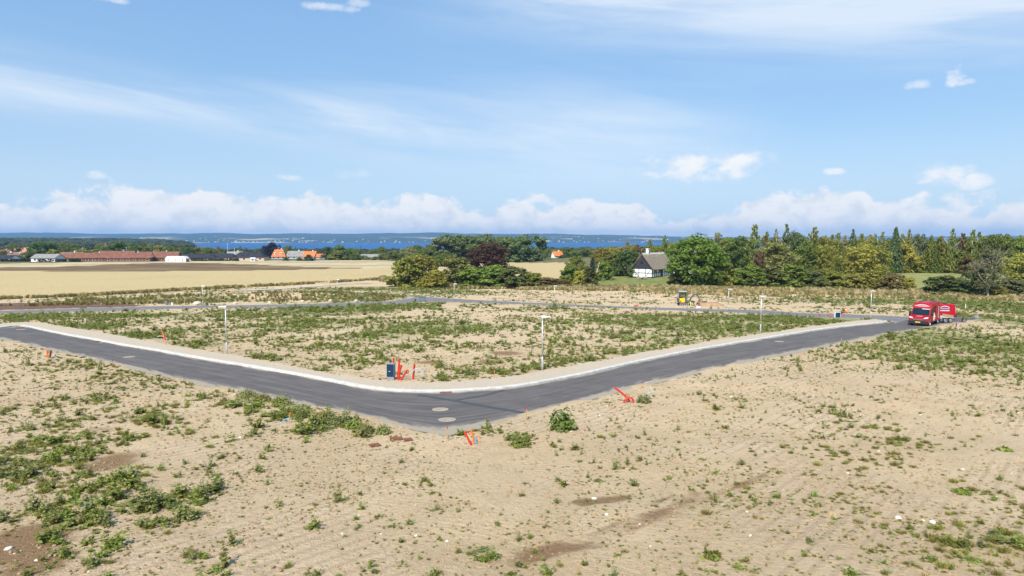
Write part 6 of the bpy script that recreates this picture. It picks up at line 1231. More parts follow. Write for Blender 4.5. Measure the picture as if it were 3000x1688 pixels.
bl = MB().box((1.22, 0, 0.26), (0.08, 1.5, 0.38)).build('dozer_blade', M_EXG, e); MB().box((0.95, 0, 0.25), (0.5, 0.5, 0.1)).build('blade_arm', M_EXG, bl)
MB().prism([(-1.0, 0.55), (0.75, 0.55), (0.75, 0.85), (0.40, 0.95), (-0.15, 1.30), (-1.0, 1.30)], 1.40).build('engine_house', M_EXG, e, bevel=0.05)
MB().box((-0.33, -0.712, 0.98), (0.88, 0.02, 0.74)).build('side_panel', M_EXY, e, bevel=0.008)
MB().box((-0.60, -0.726, 0.80), (0.22, 0.012, 0.26)).build('panel_grille', M_EXG, e)
cab = MB()
for px_, pz in (((-0.86, -0.80), (0, 0)), ((0.52, 0.38), (0, 0))):
    for s in (-1, 1): cab.tube([(px_[0], s*0.55 if s > 0 else -0.66, 1.25 if px_[0] < 0 else 0.80), (px_[1], s*0.52 if s > 0 else -0.60, 2.42)], 0.05, 6)
cab.build('cab_pillars', M_EXG, e)
for s, yy in ((-1, -0.635), (1, 0.54)): MB().add([(-0.82, yy, 1.3), (0.50, yy, 1.0), (0.38, yy*0.95, 2.36), (-0.78, yy*0.95, 2.36)], [(0, 1, 2, 3)]).build('cab_window', M_CABGL, e)
MB().add([(0.52, -0.62, 0.95), (0.52, 0.54, 0.95), (0.39, 0.50, 2.36), (0.39, -0.58, 2.36)], [(0, 1, 2, 3)]).build('cab_window', M_CABGL, e)
MB().add([(-0.86, -0.62, 1.3), (-0.86, 0.54, 1.3), (-0.80, 0.50, 2.36), (-0.80, -0.58, 2.36)], [(0, 1, 2, 3)]).build('cab_window', M_CABGL, e)
st_ = MB().box((-0.45, -0.04, 1.45), (0.5, 0.5, 0.14)).build('seat', M_BUMP, e, bevel=0.03); MB().box((-0.66, -0.04, 1.75), (0.12, 0.48, 0.6)).build('seat_back', M_BUMP, st_, bevel=0.03)
MB().box((-0.2, -0.04, 2.46), (1.34, 1.24, 0.12)).build('cab_roof', M_EXL, e, bevel=0.05)
MB().tube([(-0.95, -0.45, 1.3), (-0.95, -0.45, 2.3)], 0.04, 6).build('handrail', M_EXL, e)
MB().box((0.95, -0.1, 0.72), (0.5, 0.35, 0.4)).build('boom_bracket', M_EXG, e, bevel=0.03)
MB().tube([(1.05, -0.1, 0.75), (1.32, -0.1, 1.45), (1.75, -0.1, 1.95), (2.25, -0.1, 2.02)], [0.13, 0.14, 0.13, 0.10], 6).build('boom', M_EXG, e)
MB().tube([(1.15, -0.1, 0.95), (1.55, -0.1, 1.62)], 0.06, 6).build('boom_ram', M_EXL, e)
MB().tube([(2.12, -0.1, 2.14), (2.42, -0.1, 1.70), (2.78, -0.1, 1.02)], [0.10, 0.11, 0.08], 6).build('stick', M_EXG, e)
MB().tube([(1.75, -0.1, 2.12), (2.2, -0.1, 2.16)], 0.05, 6).build('stick_ram', M_EXL, e)
M_RUSTO = mat('orange_attachment', (0.50, 0.13, 0.045), 0.6, var=0.15)
at_ = MB().box((2.72, -0.1, 0.90), (0.46, 0.36, 0.14)).build('quick_coupler', M_EXG, e)
ac = MB().box((2.76, -0.1, 0.50), (0.24, 0.26, 0.80)).build('compactor', M_RUSTO, e, bevel=0.03); MB().box((2.62, -0.1, 0.66), (0.30, 0.42, 0.16)).build('compactor_frame', M_RUSTO, ac); MB().box((2.74, -0.1, 0.05), (0.5, 0.5, 0.08)).build('compactor_foot', M_RUSTO, ac)

# people: skinned figures
def figure(name, label, loc, rz, joints, bones, parts):
    """joints: name -> (xyz, radius); the body is one skin surface, clothing colours follow its height"""
    t = thing(name, label, 'person', loc, rz)
    ks = list(joints); me = bpy.data.meshes.new('body'); me.from_pydata([joints[k][0] for k in ks], [(ks.index(a), ks.index(b_)) for a, b_ in bones], [])
    o = bpy.data.objects.new('body', me); COL.objects.link(o); o.parent = t
    sk = o.modifiers.new('skin', 'SKIN'); 
    for i, k in enumerate(ks):
        r = joints[k][1]; me.skin_vertices[0].data[i].radius = (r, r); me.skin_vertices[0].data[i].use_root = (k == 'pelvis')
    sk.use_smooth_shade = True
    sb = o.modifiers.new('sub', 'SUBSURF'); sb.levels = 1; sb.render_levels = 1
    m = bpy.data.materials.new(name+'_clothes'); m.use_nodes = True; nt = NT(m.node_tree); b = nt.n['Principled BSDF']; b.inputs['Roughness'].default_value = 0.8
    obj_ = nt.node('ShaderNodeTexCoord').outputs['Object']
    c = None
    for (cen, rad, colr) in parts:
        vd = nt.node('ShaderNodeVectorMath', operation='DISTANCE'); nt.put(vd.inputs[0], obj_); vd.inputs[1].default_value = cen
        f = nt.m('LESS_THAN', vd.outputs['Value'], rad)
        c = col4(colr) if c is None else nt.mix(f, c, col4(colr))
    nt.put(b.inputs['Base Color'], c); me.materials.append(m)
    return t
SKIN = (0.42, 0.24, 0.16)
def fingers(J, B, h, d, side):
    """palm and five short fingers from the hand joint h pointing along d"""
    hx, r_ = J[h]; hx = Vector(hx); d = Vector(d).normalized(); s = d.cross(Vector((0, 0, 1))); s = s.normalized() if s.length > 1e-3 else Vector((0, 1, 0))
    for i, (off, L) in enumerate(((-0.03, 0.075), (-0.01, 0.085), (0.01, 0.08), (0.03, 0.065))):
        a = hx+d*0.06+s*off; J['%s_f%da' % (h, i)] = (tuple(a), 0.010); J['%s_f%db' % (h, i)] = (tuple(a+d*L+Vector((0, 0, -0.02))), 0.008); B += [(h, '%s_f%da' % (h, i)), ('%s_f%da' % (h, i), '%s_f%db' % (h, i))]
    a = hx+s*0.045*side+d*0.02; J[h+'_t'] = (tuple(a+d*0.04+s*0.02*side), 0.010); B.append((h, h+'_t'))
# bending worker, side on, head to the right
J = dict(pelvis=((0, 0, 0.98), 0.15), spine=((0.20, 0, 1.10), 0.14), chest=((0.45, 0, 1.10), 0.155), neck=((0.62, 0, 1.04), 0.065), head=((0.72, 0, 0.98), 0.095), crown=((0.80, 0, 0.92), 0.085),
 hipL=((-0.01, 0.11, 0.92), 0.10), kneeL=((0.10, 0.13, 0.50), 0.072), ankL=((0.02, 0.13, 0.10), 0.052), toeL=((0.20, 0.14, 0.04), 0.045), hipR=((-0.01, -0.11, 0.92), 0.10), kneeR=((0.04, -0.13, 0.50), 0.072), ankR=((-0.06, -0.13, 0.10), 0.052), toeR=((0.12, -0.14, 0.04), 0.045),
 shL=((0.46, 0.20, 1.08), 0.075), elL=((0.50, 0.24, 0.80), 0.052), haL=((0.60, 0.20, 0.55), 0.036), shR=((0.46, -0.20, 1.08), 0.075), elR=((0.52, -0.24, 0.80), 0.052), haR=((0.62, -0.18, 0.56), 0.036))
B = [('pelvis', 'spine'), ('spine', 'chest'), ('chest', 'neck'), ('neck', 'head'), ('head', 'crown')]
for q in 'LR': B += [('pelvis', 'hip'+q), ('hip'+q, 'knee'+q), ('knee'+q, 'ank'+q), ('ank'+q, 'toe'+q), ('chest', 'sh'+q), ('sh'+q, 'el'+q), ('el'+q, 'ha'+q)]
fingers(J, B, 'haL', (0.3, 0, -1), 1); fingers(J, B, 'haR', (0.3, 0, -1), -1)
HV = (0.62, 0.78, 0.04)
wx0, wy0 = P['worker']
figure('person', 'person in yellow hi-vis trousers and dark top bending over beside the excavator', (wx0-0.2, wy0, ground_z(wx0, wy0)+0.02), R(-8), J, B, [((0, 0, 0), 0.1, (0.018, 0.022, 0.035)), ((0, 0, 0.5), 0.52, HV), ((0.08, 0, 0.02), 0.22, (0.03, 0.025, 0.02)), ((0.76, 0, 0.95), 0.13, SKIN), ((0.61, 0.2, 0.5), 0.12, SKIN), ((0.61, -0.2, 0.5), 0.12, SKIN), ((0.70, 0, 1.06), 0.09, (0.05, 0.03, 0.02))])
# kneeling worker
J2 = dict(pelvis=((0, 0, 0.42), 0.16), spine=((0.10, 0, 0.60), 0.14), chest=((0.28, 0, 0.76), 0.16), neck=((0.40, 0, 0.84), 0.065), head=((0.48, 0, 0.90), 0.095), crown=((0.53, 0, 0.97), 0.085),
 hipL=((0.04, 0.12, 0.38), 0.10), kneeL=((0.36, 0.15, 0.10), 0.075), ankL=((-0.08, 0.16, 0.08), 0.055), toeL=((-0.24, 0.16, 0.06), 0.045), hipR=((0.04, -0.12, 0.38), 0.10), kneeR=((0.38, -0.15, 0.12), 0.075), ankR=((-0.06, -0.16, 0.08), 0.055), toeR=((-0.22, -0.16, 0.06), 0.045),
 shL=((0.30, 0.20, 0.76), 0.075), elL=((0.48, 0.23, 0.55), 0.052), haL=((0.64, 0.16, 0.34), 0.036), shR=((0.30, -0.20, 0.76), 0.075), elR=((0.50, -0.22, 0.56), 0.052), haR=((0.66, -0.14, 0.34), 0.036))
B2 = [b_ for b_ in B if '_' not in b_[1]]
fingers(J2, B2, 'haL', (0.6, 0, -1), 1); fingers(J2, B2, 'haR', (0.6, 0, -1), -1)
kx, ky = P['kneeler']
figure('person', 'person in dark top and light grey trousers kneeling under the excavator arm', (kx-0.3, ky+0.3, ground_z(kx, ky)+0.02), R(-20), J2, B2, [((0, 0, 0), 0.1, (0.02, 0.02, 0.03)), ((0.05, 0, 0.12), 0.46, (0.42, 0.46, 0.48)), ((-0.24, 0, 0.06), 0.2, (0.03, 0.025, 0.02)), ((0.51, 0, 0.92), 0.12, SKIN), ((0.68, 0, 0.30), 0.2, SKIN), ((0.46, 0, 1.0), 0.09, (0.05, 0.03, 0.02))])
x, y = kx-0.1, ky-0.6
t = thing('tool_bag', 'white and red tool sack lying beside the kneeling person', 'bag', (x, y, ground_z(x, y)), 0.2); MB().ellipsoid((0, 0, 0.14), (0.42, 0.22, 0.18), 10, 6, 0.12).build('sack', M_PRINT, t); MB().tube([(-0.45, 0, 0.2), (-0.5, 0, 0.4), (-0.62, 0, 0.28)], 0.06, 6).build('red_flap', M_RED, t)
x, y = P['pile']; b = MB().ellipsoid((0, 0, 0), (2.1, 1.3, 0.75), 22, 12, 0.10, seed=8); o = b.build('spoil_heap', surf('fresh_spoil', (0.33, 0.205, 0.12), (0.43, 0.29, 0.18), 1.5, bump=1.0, bscale=6.0, bdist=0.12), None, True, loc=(x, y, ground_z(x, y)-0.05)); tag(o, 'heap of fresh reddish soil right of the excavator', 'soil heap')
# ---------------------------------------------------------------- buildings
def wallm(n, c): return mat(n, c, 0.9, var=0.08, scale=0.8, spec=0.15)
M_LIME = wallm('limewash', (0.80, 0.80, 0.79)); M_TIMB = mat('tarred_timber', (0.030, 0.032, 0.040), 0.75, var=0.25, scale=4)
M_THATCH = surf('thatch', (0.20, 0.165, 0.120), (0.30, 0.255, 0.19), 2.2, bump=1.0, bscale=5.0, bdist=0.12); M_RIDGE = surf('straw_ridge', (0.44, 0.42, 0.39), (0.60, 0.58, 0.54), 3.0, bump=0.8, bscale=8.0)
hx0, hy0 = P['house']
def thatched(name, label, x, y, rz, L, W, eave, ridge, gable_detail=True, z=None):
    """x runs along the ridge, the show gable is at x = 0"""
    h = thing(name, label, 'house', (x, y, ground_z(x, y)-0.02 if z is None else z), rz)
    MB().box((L/2, 0, 0.15), (L+0.1, W+0.1, 0.34)).build('plinth', M_TIMB, h)
    w = MB(); w.prism([(0, 0.3), (L, 0.3), (L, eave), (0, eave)], W); w.build('wall', M_LIME, h)
    gh = ridge-0.25
    for gx in (0.0, L):
        g_ = MB().add([(gx, -W/2, eave), (gx, W/2, eave), (gx, 0, gh)], [(0, 1, 2)]); s = -1 if gx == 0 else 1
        g_.add([(gx+0.10*s, -W/2, eave), (gx+0.10*s, W/2, eave), (gx+0.10*s, 0, gh)], [(0, 1, 2)]); g_.add([(gx, -W/2, eave), (gx+0.1*s, -W/2, eave), (gx+0.1*s, W/2, eave), (gx, W/2, eave)], [(0, 1, 2, 3)])
        gb = g_.build('gable', M_TIMB, h)
        if gx == 0 and gable_detail:
            n = 15
            for k in range(n):
                yy = -W/2+(k+0.5)*W/n; top = eave+(gh-eave)*(1-abs(yy)/(W/2)); 
                if top-eave > 0.25: MB().box((-0.125, yy, (eave+top)/2-0.06), (0.03, W/n*0.86, top-eave-0.14)).build('board', M_TIMB, gb)
    th = 0.34; ov = 0.35
    for s in (-1, 1):
        sl = Vector((0, s*(W/2+ov), eave-ov*(ridge-eave)/(W/2)-0.02)); pk = Vector((0, 0, ridge)); nn = Vector((0, s*(ridge-eave), W/2)).normalized()*th
        nsub = 14; vs_ = []; fs_ = []
        for i in range(nsub+1):
            for j, t_ in enumerate(np.linspace(0, 1, 9)):
                p = sl.lerp(pk, t_); wob = 0.05*math.sin(i*2.3+j*1.7)+0.04*math.sin(i*0.9-j*2.9)
                vs_.append((-0.3+(L+0.6)*i/nsub, p.y+nn.y*(1+wob), p.z+nn.z*(1+wob)))
        for i in range(nsub):
            for j in range(8): a = i*9+j; fs_.append((a, a+1, a+10, a+9))
        k = len(vs_)
        vs_ += [(-0.3, sl.y, sl.z), (-0.3, pk.y, pk.z), (L+0.3, pk.y, pk.z), (L+0.3, sl.y, sl.z)]
        fs_ += [(k, k+1, 8, 0), (k+3, k+2, nsub*9+8, nsub*9), (k, 0, nsub*9, k+3), (k, k+1, k+2, k+3)]
        MB().add(vs_, fs_).build('roof', M_THATCH, h, True)
        if gable_detail: MB().tube([(-0.36, sl.y*0.985, sl.z+0.1), (-0.36, 0, ridge+0.22)], 0.085, 4).build('bargeboard', M_TIMB, h)
        MB().add([(-0.3, s*0.85, ridge-0.85*(ridge-eave)/(W/2)+th*1.22), (L+0.3, s*0.85, ridge-0.85*(ridge-eave)/(W/2)+th*1.22), (L+0.3, 0, ridge+th*1.42), (-0.3, 0, ridge+th*1.42)], [(0, 1, 2, 3)]).build('ridge_straw', M_RIDGE, h)
    n = int(L/0.62)
    for i in range(n):
        xx = 0.1+i*0.62
        for s in (-1, 1): MB().tube([(xx, -s*0.16, ridge+th*1.42+0.22), (xx+0.05, s*0.95, ridge-0.95*(ridge-eave)/(W/2)+th*1.42)], 0.045, 4).build('ridge_peg', M_RIDGE, h)
    return h
HRZ = R(54)
HW, HL, HE, HR = 6.3, 15.5, 2.75, 6.7
# show gable: its right-hand corner stands nearest
ca, sa = math.cos(HRZ), math.sin(HRZ)
ox, oy = hx0 - (-HW/2)*(-sa), hy0 - (-HW/2)*ca
house = thatched('half_timbered_house', 'white half-timbered house with grey thatched roof behind the oak', ox, oy, HRZ, HL, HW, HE, HR)
house.location.z = ground_z(hx0, hy0)
def timber(p0, p1, w=0.16, t_=0.05): 
    a, b_ = Vector(p0), Vector(p1); return MB().tube([a, b_], w/2*1.2, 4).build('timber', M_TIMB, house)
gx = -0.02
for yy in (-HW/2, -HW/6, HW/6, HW/2): timber((gx, yy, 0.3), (gx, yy, HE))
timber((gx, -HW/2, 1.45), (gx, HW/2, 1.45)); timber((gx, -HW/2, HE-0.05), (gx, HW/2, HE-0.05))
timber((gx, -HW/2+0.4, HE-0.1), (gx, -HW/6-0.1, 0.35), 0.13); timber((gx, HW/2-0.4, HE-0.1), (gx, HW/6+0.1, 0.35), 0.13)
MB().box((-0.14, 0.1, 4.35), (0.06, 0.95, 1.05)).build('hatch', M_TIMB, house)
for k in range(2): MB().box((-0.18, -0.12+0.44*k, 4.45), (0.03, 0.34, 0.6)).build('gable_pane', M_GLASS, house)
sy_ = -HW/2-0.02
for k in range(11): timber((0.1+k*1.5, sy_, 0.3), (0.1+k*1.5, sy_, HE))
timber((0, sy_, 1.45), (HL, sy_, 1.45)); timber((0, sy_, HE-0.05), (HL, sy_, HE-0.05))
for k, (xx, ww, hh, zz) in enumerate(((2.35, 0.9, 1.15, 1.85), (5.35, 0.95, 1.15, 1.85), (9.8, 0.95, 1.15, 1.85), (12.8, 0.95, 1.15, 1.85))):
    wn_ = MB().box((xx, sy_-0.02, zz), (ww+0.16, 0.06, hh+0.16)).build('window', M_LIME, house); MB().box((xx, sy_-0.055, zz), (ww, 0.03, hh)).build('pane', M_GLASS, wn_); MB().box((xx, sy_-0.08, zz), (0.05, 0.02, hh)).build('mullion', M_LIME, wn_)
dr = MB().box((6.85, sy_-0.02, 1.30), (0.95, 0.08, 2.05)).build('door', M_TIMB, house); MB().tube([(7.2, sy_-0.12, 1.3), (7.2, sy_-0.06, 1.3)], 0.04, 6).build('handle', M_GALV, dr)
ch = MB().box((3.6, 0, HR+0.85), (0.75, 0.75, 1.9)).build('chimney', M_LIME, house); MB().box((3.6, 0, HR+1.85), (0.9, 0.9, 0.14)).build('chimney_cap', M_LIME, ch)
w2x, w2y = ox+HL*0.55*ca+9*(-sa)*0.3, oy+HL*0.55*sa+9*ca*0.3
thatched('thatched_wing', 'rear thatched wing showing its pale straw ridge behind the house', hx0+10.5, hy0+15.0, R(30), 9.0, 6.0, 2.7, 7.2, False)
# garden trailer in front of the gable, and the low white building
x, y = P['htrailer']; x -= 0.4; y -= 2.6
t = thing('garden_trailer', 'grey flatbed trailer parked before the house gable', 'trailer', (x, y, ground_z(x, y)), R(2)); MB().box((0, 0, 0.62), (2.3, 1.3, 0.36)).build('body', M_GALV, t, bevel=0.03); MB().tube([(-1.1, 0, 0.5), (-1.9, 0, 0.45)], 0.06, 6).build('drawbar', M_GALV, t)
for s in (-1, 1): wheel(t, 0.1, s*0.72, 0.3, 0.3, 0.18, 6)
M_WB = wallm('white_boarding', (0.74, 0.76, 0.80))
x, y = 66.5, 197.0; t = thing('white_shed', 'low white flat-roofed building right of the oak', 'shed', (x, y, ground_z(x, y)), R(6)); MB().box((0, 0, 1.1), (11, 5, 2.2)).build('wall', wallm('brown_wall', (0.20, 0.155, 0.11)), t); MB().box((0, -0.1, 2.45), (11.6, 5.6, 0.55)).build('roof', M_WB, t, bevel=0.05)
for xx in (-3.4, -0.6, 2.4): wn_ = MB().box((xx, -2.52, 1.3), (1.2, 0.06, 0.9)).build('window', M_LIME, t); MB().box((xx, -2.56, 1.3), (1.0, 0.03, 0.7)).build('pane', M_GLASS, wn_)

# village houses
M_TILE = surf('red_tile', (0.165, 0.070, 0.048), (0.235, 0.108, 0.078), 0.6, bump=0.4); M_TILEO = surf('orange_tile', (0.52, 0.145, 0.045), (0.64, 0.20, 0.07), 0.8); M_TILEB = surf('brown_tile', (0.18, 0.105, 0.075), (0.26, 0.165, 0.125), 0.5); M_SLATE = surf('black_slate', (0.022, 0.024, 0.032), (0.045, 0.048, 0.060), 0.6); M_ETER = surf('grey_sheet_roof', (0.20, 0.19, 0.18), (0.30, 0.29, 0.27), 0.6)
M_CREAM = wallm('cream_wall', (0.72, 0.52, 0.29)); M_BRICK = wallm('brick_wall', (0.16, 0.085, 0.058)); M_GREYW = wallm('grey_wall', (0.42, 0.43, 0.46)); M_PINK = wallm('pale_brick', (0.52, 0.40, 0.31))
def house_at(name, label, u, d, L, W, eave, ridge, rz, wall, roof, group='village houses', gable=None, nwin=4, dormers=0, chimney=True, hip=0.0):
    x = (u-1500)/2000*d; h = thing(name, label, 'house', (x, d, ground_z(x, d)-0.1), rz, group)
    MB().box((0, 0, eave/2), (L, W, eave)).build('wall', wall, h)
    for s in (-1, 1):
        g_ = MB().prism([(-W/2, eave), (W/2, eave), (0, ridge-0.12)], 0.15, Matrix.Translation((s*(L/2-0.08-hip), 0, 0)) @ Matrix.Rotation(math.pi/2, 4, 'Z')); g_.build('gable', gable or wall, h)
    rf = MB(); th = 0.16; ov = 0.45
    for s in (-1, 1):
        e_ = (s*(W/2+ov), eave-ov*(ridge-eave)/(W/2)); 
        a = [(-L/2-0.3, e_[0], e_[1]), (L/2+0.3, e_[0], e_[1]), (L/2+0.3-hip, 0, ridge), (-L/2-0.3+hip, 0, ridge)]
        b_ = [(p[0], p[1], p[2]+th) for p in a]
        rf.add(a+b_, [(0, 1, 2, 3), (4, 5, 6, 7), (0, 1, 5, 4), (1, 2, 6, 5), (2, 3, 7, 6), (3, 0, 4, 7)])
    if hip:
        for s in (-1, 1): rf.add([(s*(L/2+0.3), -W/2-ov, eave-ov*(ridge-eave)/(W/2)+th), (s*(L/2+0.3), W/2+ov, eave-ov*(ridge-eave)/(W/2)+th), (s*(L/2+0.3-hip), 0, ridge+th)], [(0, 1, 2)])
    rr = rf.build('roof', roof, h)
    if chimney: MB().box((L*0.18, 0.2, ridge+0.35), (0.7, 0.7, 1.2)).build('chimney', M_GREYW if roof is M_TILE else M_LIME, rr)
    for k in range(nwin):
        xx = -L/2+L*(k+0.5)/nwin
        wn_ = MB().box((xx, -W/2-0.02, eave*0.55), (min(1.5, L/nwin*0.5), 0.08, 1.1)).build('window', M_LIME, h); MB().box((xx, -W/2-0.07, eave*0.55), (min(1.3, L/nwin*0.42), 0.04, 0.9)).build('pane', M_GLASS, wn_)
    for k in range(dormers):
        xx = -L*0.22+L*0.40*k; zc = eave+(ridge-eave)*0.40; yc_ = -W/2*(1-0.40)-0.35
        dm = MB().prism([(-0.75, -1.0), (0.75, -1.0), (0.75, 0.5), (0.4, 0.95), (-0.4, 0.95), (-0.75, 0.5)], 1.6, Matrix.Translation((xx, yc_, zc))).build('dormer', M_LIME, h); MB().box((xx, yc_-0.84, zc-0.1), (0.9, 0.06, 1.0)).build('pane', M_GLASS, dm)
    return h
vh = [
 ('row_house', 'long red-roofed house with cream gable, left of the two cream gables', 272, 402, 21, 7.5, 2.5, 5.2, R(14), M_BRICK, M_TILE, M_CREAM, 6, 0, True, 0),
 ('row_house', 'long red-roofed house with cream gable, right of the two cream gables', 382, 404, 24, 7.5, 2.5, 5.3, R(12), M_BRICK, M_TILE, M_CREAM, 7, 0, True, 0),
 ('row_house', 'long red-roofed house ending beside the white marquee', 468, 414, 23, 8, 2.6, 5.8, R(8), M_BRICK, M_TILE, M_BRICK, 7, 0, True, 0),
 ('row_house', 'red-roofed house behind the two cream gabled rows', 345, 425, 20, 8, 2.6, 6.2, R(10), M_BRICK, M_TILE, M_CREAM, 4, 0, True, 0),
 ('row_house', 'low red roof left of the cream gabled rows', 200, 412, 12, 7, 2.4, 4.6, R(10), M_CREAM, M_TILE, M_CREAM, 3, 0, False, 0),
 ('house', 'grey-roofed house with white gable wall at the far left', 142, 400, 15, 8, 2.4, 4.4, R(-6), M_WB, M_ETER, M_WB, 3, 0, False, 0),
 ('house', 'low house with pale roof light at the left picture edge', 20, 402, 11, 7, 2.3, 3.8, R(-3), M_WB, M_SLATE, M_WB, 2, 0, False, 0),
 ('house', 'brown-roofed house behind the left picture edge gardens', 20, 440, 16, 9, 2.4, 5.2, R(4), M_BRICK, M_TILEB, M_BRICK, 3, 0, True, 0),
 ('house', 'long brown-roofed house left of the dark trees', 70, 470, 22, 10, 2.5, 5.6, R(2), M_BRICK, M_TILEB, M_BRICK, 4, 0, True, 0),
 ('house', 'brown-roofed house right of the dark trees at the left', 205, 450, 18, 9, 2.5, 5.4, R(6), M_BRICK, M_TILEB, M_CREAM, 3, 0, True, 0),
 ('house', 'salmon-roofed house high behind the left village trees', 72, 640, 22, 10, 4.0, 9.0, R(-10), M_LIME, surf('salmon_tile', (0.42, 0.20, 0.13), (0.52, 0.27, 0.19), 0.5), M_LIME, 3, 0, True, 0),
 ('house', 'red-roofed house high behind the second clump of village trees', 236, 640, 13, 9, 3.4, 8.4, R(14), M_LIME, M_TILE, M_LIME, 2, 0, True, 0),
 ('house', 'dark-roofed house with small white gable below the red roof', 215, 560, 12, 8, 3.2, 6.6, R(-8), M_LIME, M_SLATE, M_LIME, 2, 0, True, 0),
 ('house', 'long low black-roofed house with cream panels right of the marquee', 580, 430, 24, 10, 2.2, 4.4, R(2), M_PINK, M_SLATE, M_PINK, 5, 0, False, 3.5),
 ('house', 'long low black-roofed house in the middle of the black roofs', 655, 440, 18, 10, 2.3, 4.7, R(-3), M_PINK, M_SLATE, M_PINK, 4, 0, False, 3.5),
 ('house', 'black hipped house with pale brick wall left of the orange house', 735, 445, 20, 11, 2.5, 5.6, R(4), M_PINK, M_SLATE, M_PINK, 4, 0, False, 4.0),
 ('garden_shed', 'small white shed before the black hipped house', 742, 424, 2.6, 2.2, 1.6, 2.1, R(5), M_WB, M_WB, M_WB, 1, 0, False, 0),
 ('house', 'orange mansard-roofed house with two white dormers', 818, 540, 10.5, 9, 2.4, 7.6, R(12), M_GREYW, M_TILEO, M_GREYW, 3, 2, True, 2.4),
 ('house', 'grey-roofed house between the two orange roofs', 868, 545, 13, 8, 2.4, 6.4, R(-4), M_GREYW, M_ETER, M_GREYW, 3, 0, True, 0),
 ('house', 'orange-roofed house right of the grey-roofed one', 911, 535, 10, 8, 2.4, 6.2, R(-12), M_GREYW, M_TILEO, M_GREYW, 2, 0, True, 0),
 ('house', 'low bright orange roof beside the big dark tree', 942, 530, 6.5, 6, 2.0, 4.2, R(0), M_GREYW, M_TILEO, M_GREYW, 1, 0, False, 0),
 ('barn', 'long grey barn roof right of the thin cypress', 1095, 500, 18, 9, 2.0, 4.0, R(0), wallm('barn_wall', (0.22, 0.21, 0.20)), M_ETER, M_GREYW, 4, 0, False, 0),
 ('barn', 'short grey roof left of the thin cypress', 1035, 505, 8, 7, 2.2, 4.4, R(0), M_BRICK, M_TILEB, M_BRICK, 2, 0, False, 0),
 ('house', 'lone orange-roofed house with white gable beyond the stubble', 1632, 470, 6.5, 5.5, 1.8, 4.4, R(22), M_LIME, M_TILEO, M_LIME, 2, 0, True, 0),
 ('house', 'small brick-red roof in the trees left of the house', 1791, 380, 4.5, 5, 2.2, 4.2, R(0), M_BRICK, M_TILEO, M_BRICK, 1, 0, False, 0),
 ('house', 'small white-walled house with dark roof at the left edge behind the low house', 50, 425, 9, 7, 2.4, 4.6, R(30), M_LIME, M_TILEB, M_LIME, 2, 0, True, 0),
 ('house', 'pale cottage with brown roof between the left village trees', 128, 520, 11, 8, 2.8, 6.4, R(-15), M_LIME, M_TILEB, M_LIME, 2, 0, True, 0),
 ('house', 'brown-roofed cottage peeping over the two cream gabled rows', 262, 500, 12, 8, 2.8, 6.0, R(5), M_PINK, M_TILEB, M_CREAM, 2, 0, True, 0),
 ('house', 'dark-roofed house with white gable behind the long red roof', 438, 520, 10, 8, 3.0, 7.2, R(62), M_LIME, M_SLATE, M_LIME, 2, 0, True, 0),
 ('house', 'grey-roofed house behind the black roofs by the flagpole', 690, 560, 12, 8, 2.8, 6.0, R(6), M_LIME, M_ETER, M_LIME, 2, 0, True, 0),
 ('house', 'white-walled house between black hipped house and bay', 765, 640, 10, 8, 2.8, 5.8, R(-8), M_LIME, M_SLATE, M_LIME, 2, 0, True, 0),
 ('house', 'salmon-roofed cottage at the far left picture edge', 14, 600, 10, 8, 3.0, 7.4, R(8), M_LIME, M_TILE, M_LIME, 2, 0, True, 0),
 ('house', 'white gabled house beside the tall stand of trees', 1583, 540, 8, 7, 2.6, 5.6, R(60), M_LIME, M_ETER, M_LIME, 2, 0, False, 0)]
for (nm, lb, u, d, L_, W3, ev, rg, rz, wm, rm, gm, nw, dm, chm, hp) in vh: house_at(nm, lb, u, d, L_, W3, ev, rg, rz, wm, rm, 'village houses', gm, nw, dm, chm, hp)
# marquee
x = (520-1500)/2000*396; t = thing('marquee', 'white marquee tent at the edge of the field', 'marquee', (x, 396, ground_z(x, 396)), R(3))
MB().prism([(-6, 2.0), (6, 2.0), (4.6, 3.3), (-4.6, 3.3)], 5.0).build('canopy', M_WHITE, t)
for k in range(7):
    MB().tube([(-5.9+k*1.97, -2.45, 0), (-5.9+k*1.97, -2.45, 2.0)], 0.06, 6).build('pole', M_GALV, t)
for k in range(6): MB().box((-4.9+k*1.97, -2.40, 1.0), (1.6, 0.03, 1.9)).build('wall_sheet', (M_WB if k % 2 else M_WHITE), t)
MB().box((0, 2.4, 1.0), (11.8, 0.04, 2.0)).build('wall_sheet', M_WB, t)
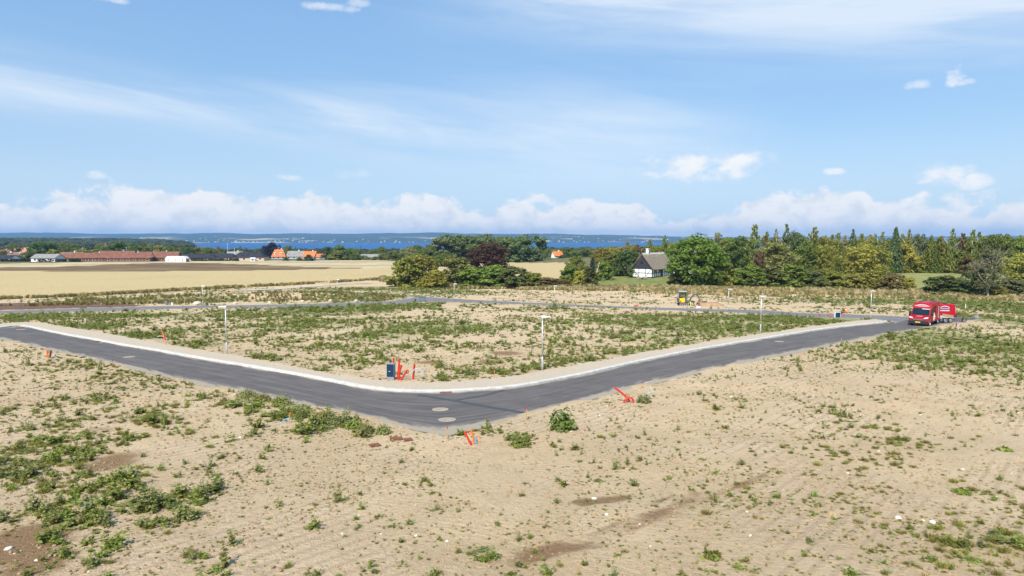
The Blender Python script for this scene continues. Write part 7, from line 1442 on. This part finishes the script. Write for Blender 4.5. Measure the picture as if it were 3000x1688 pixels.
# tower roof and masts
x = (313-1500)/2000*700; t = thing('church_tower', 'small red pointed tower roof above the village trees', 'tower', (x, 700, ground_z(x, 700))); MB().box((0, 0, 5.0), (4.0, 4.0, 10)).build('shaft', M_LIME, t); MB().add([(-2.3, -2.3, 10), (2.3, -2.3, 10), (2.3, 2.3, 10), (-2.3, 2.3, 10), (0, 0, 14.5)], [(0, 1, 4), (1, 2, 4), (2, 3, 4), (3, 0, 4)]).build('roof', M_TILE, t)
for u, d, h_, lb in ((372, 420, 8.5, 'thin flue pipe above the long red roofs'), (668, 480, 12.0, 'thin white flagpole left of the black roofs'), (688, 470, 8.0, 'thin white flagpole at the black roofs')):
    x = (u-1500)/2000*d; t = thing('flagpole' if 'flag' in lb else 'flue_pipe', lb, 'pole', (x, d, ground_z(x, d))); MB().tube([(0, 0, 0), (0, 0, h_)], [0.11, 0.07], 6).build('shaft', M_WHITE if 'flag' in lb else M_GALV, t); MB().ellipsoid((0, 0, h_), (0.16, 0.16, 0.16), 6, 4).build('cap', M_WHITE, t)
for u, d, h_ in ((2026, 420, 21.5),):
    x = (u-1500)/2000*d; t = thing('power_mast', 'thin pale mast peeping over the wood behind the oak', 'mast', (x, d, ground_z(x, d))); MB().tube([(0, 0, 0), (0, 0, h_)], 0.12, 5).build('shaft', M_GALV, t); MB().box((0, 0, h_-0.6), (1.4, 0.12, 0.12)).build('crossarm', M_GALV, t)
# trimmed garden hedges along the village edge
for i, (u0, u1, d, lb) in enumerate(((0, 110, 398, 'trimmed dark hedge at the left picture edge'), (110, 235, 396, 'trimmed dark hedge before the grey-roofed house'), (560, 700, 424, 'low dark hedge before the black roofs'))):
    n = 900; r = np.random.default_rng(i+300); xa, xb = (u0-1500)/2000*d, (u1-1500)/2000*d
    C = np.c_[xa+(xb-xa)*r.random(n), d+r.normal(0, 0.5, n), np.abs(r.random(n))*1.6]; C[:, 2] += base_z(C[:, 0], C[:, 1]); v, f = leaves(C, r.normal(size=(n, 3))+np.array([0, -0.3, 0.6]), 0.55, r, 1.3)
    o = bpy.data.objects.new('garden_hedge', numpy_mesh('garden_hedge', v, f, leaf_mat('hedge_leaves_%d' % i, (0.032, 0.055, 0.02)))); COL.objects.link(o); tag(o, lb, 'hedge', 'garden hedges')
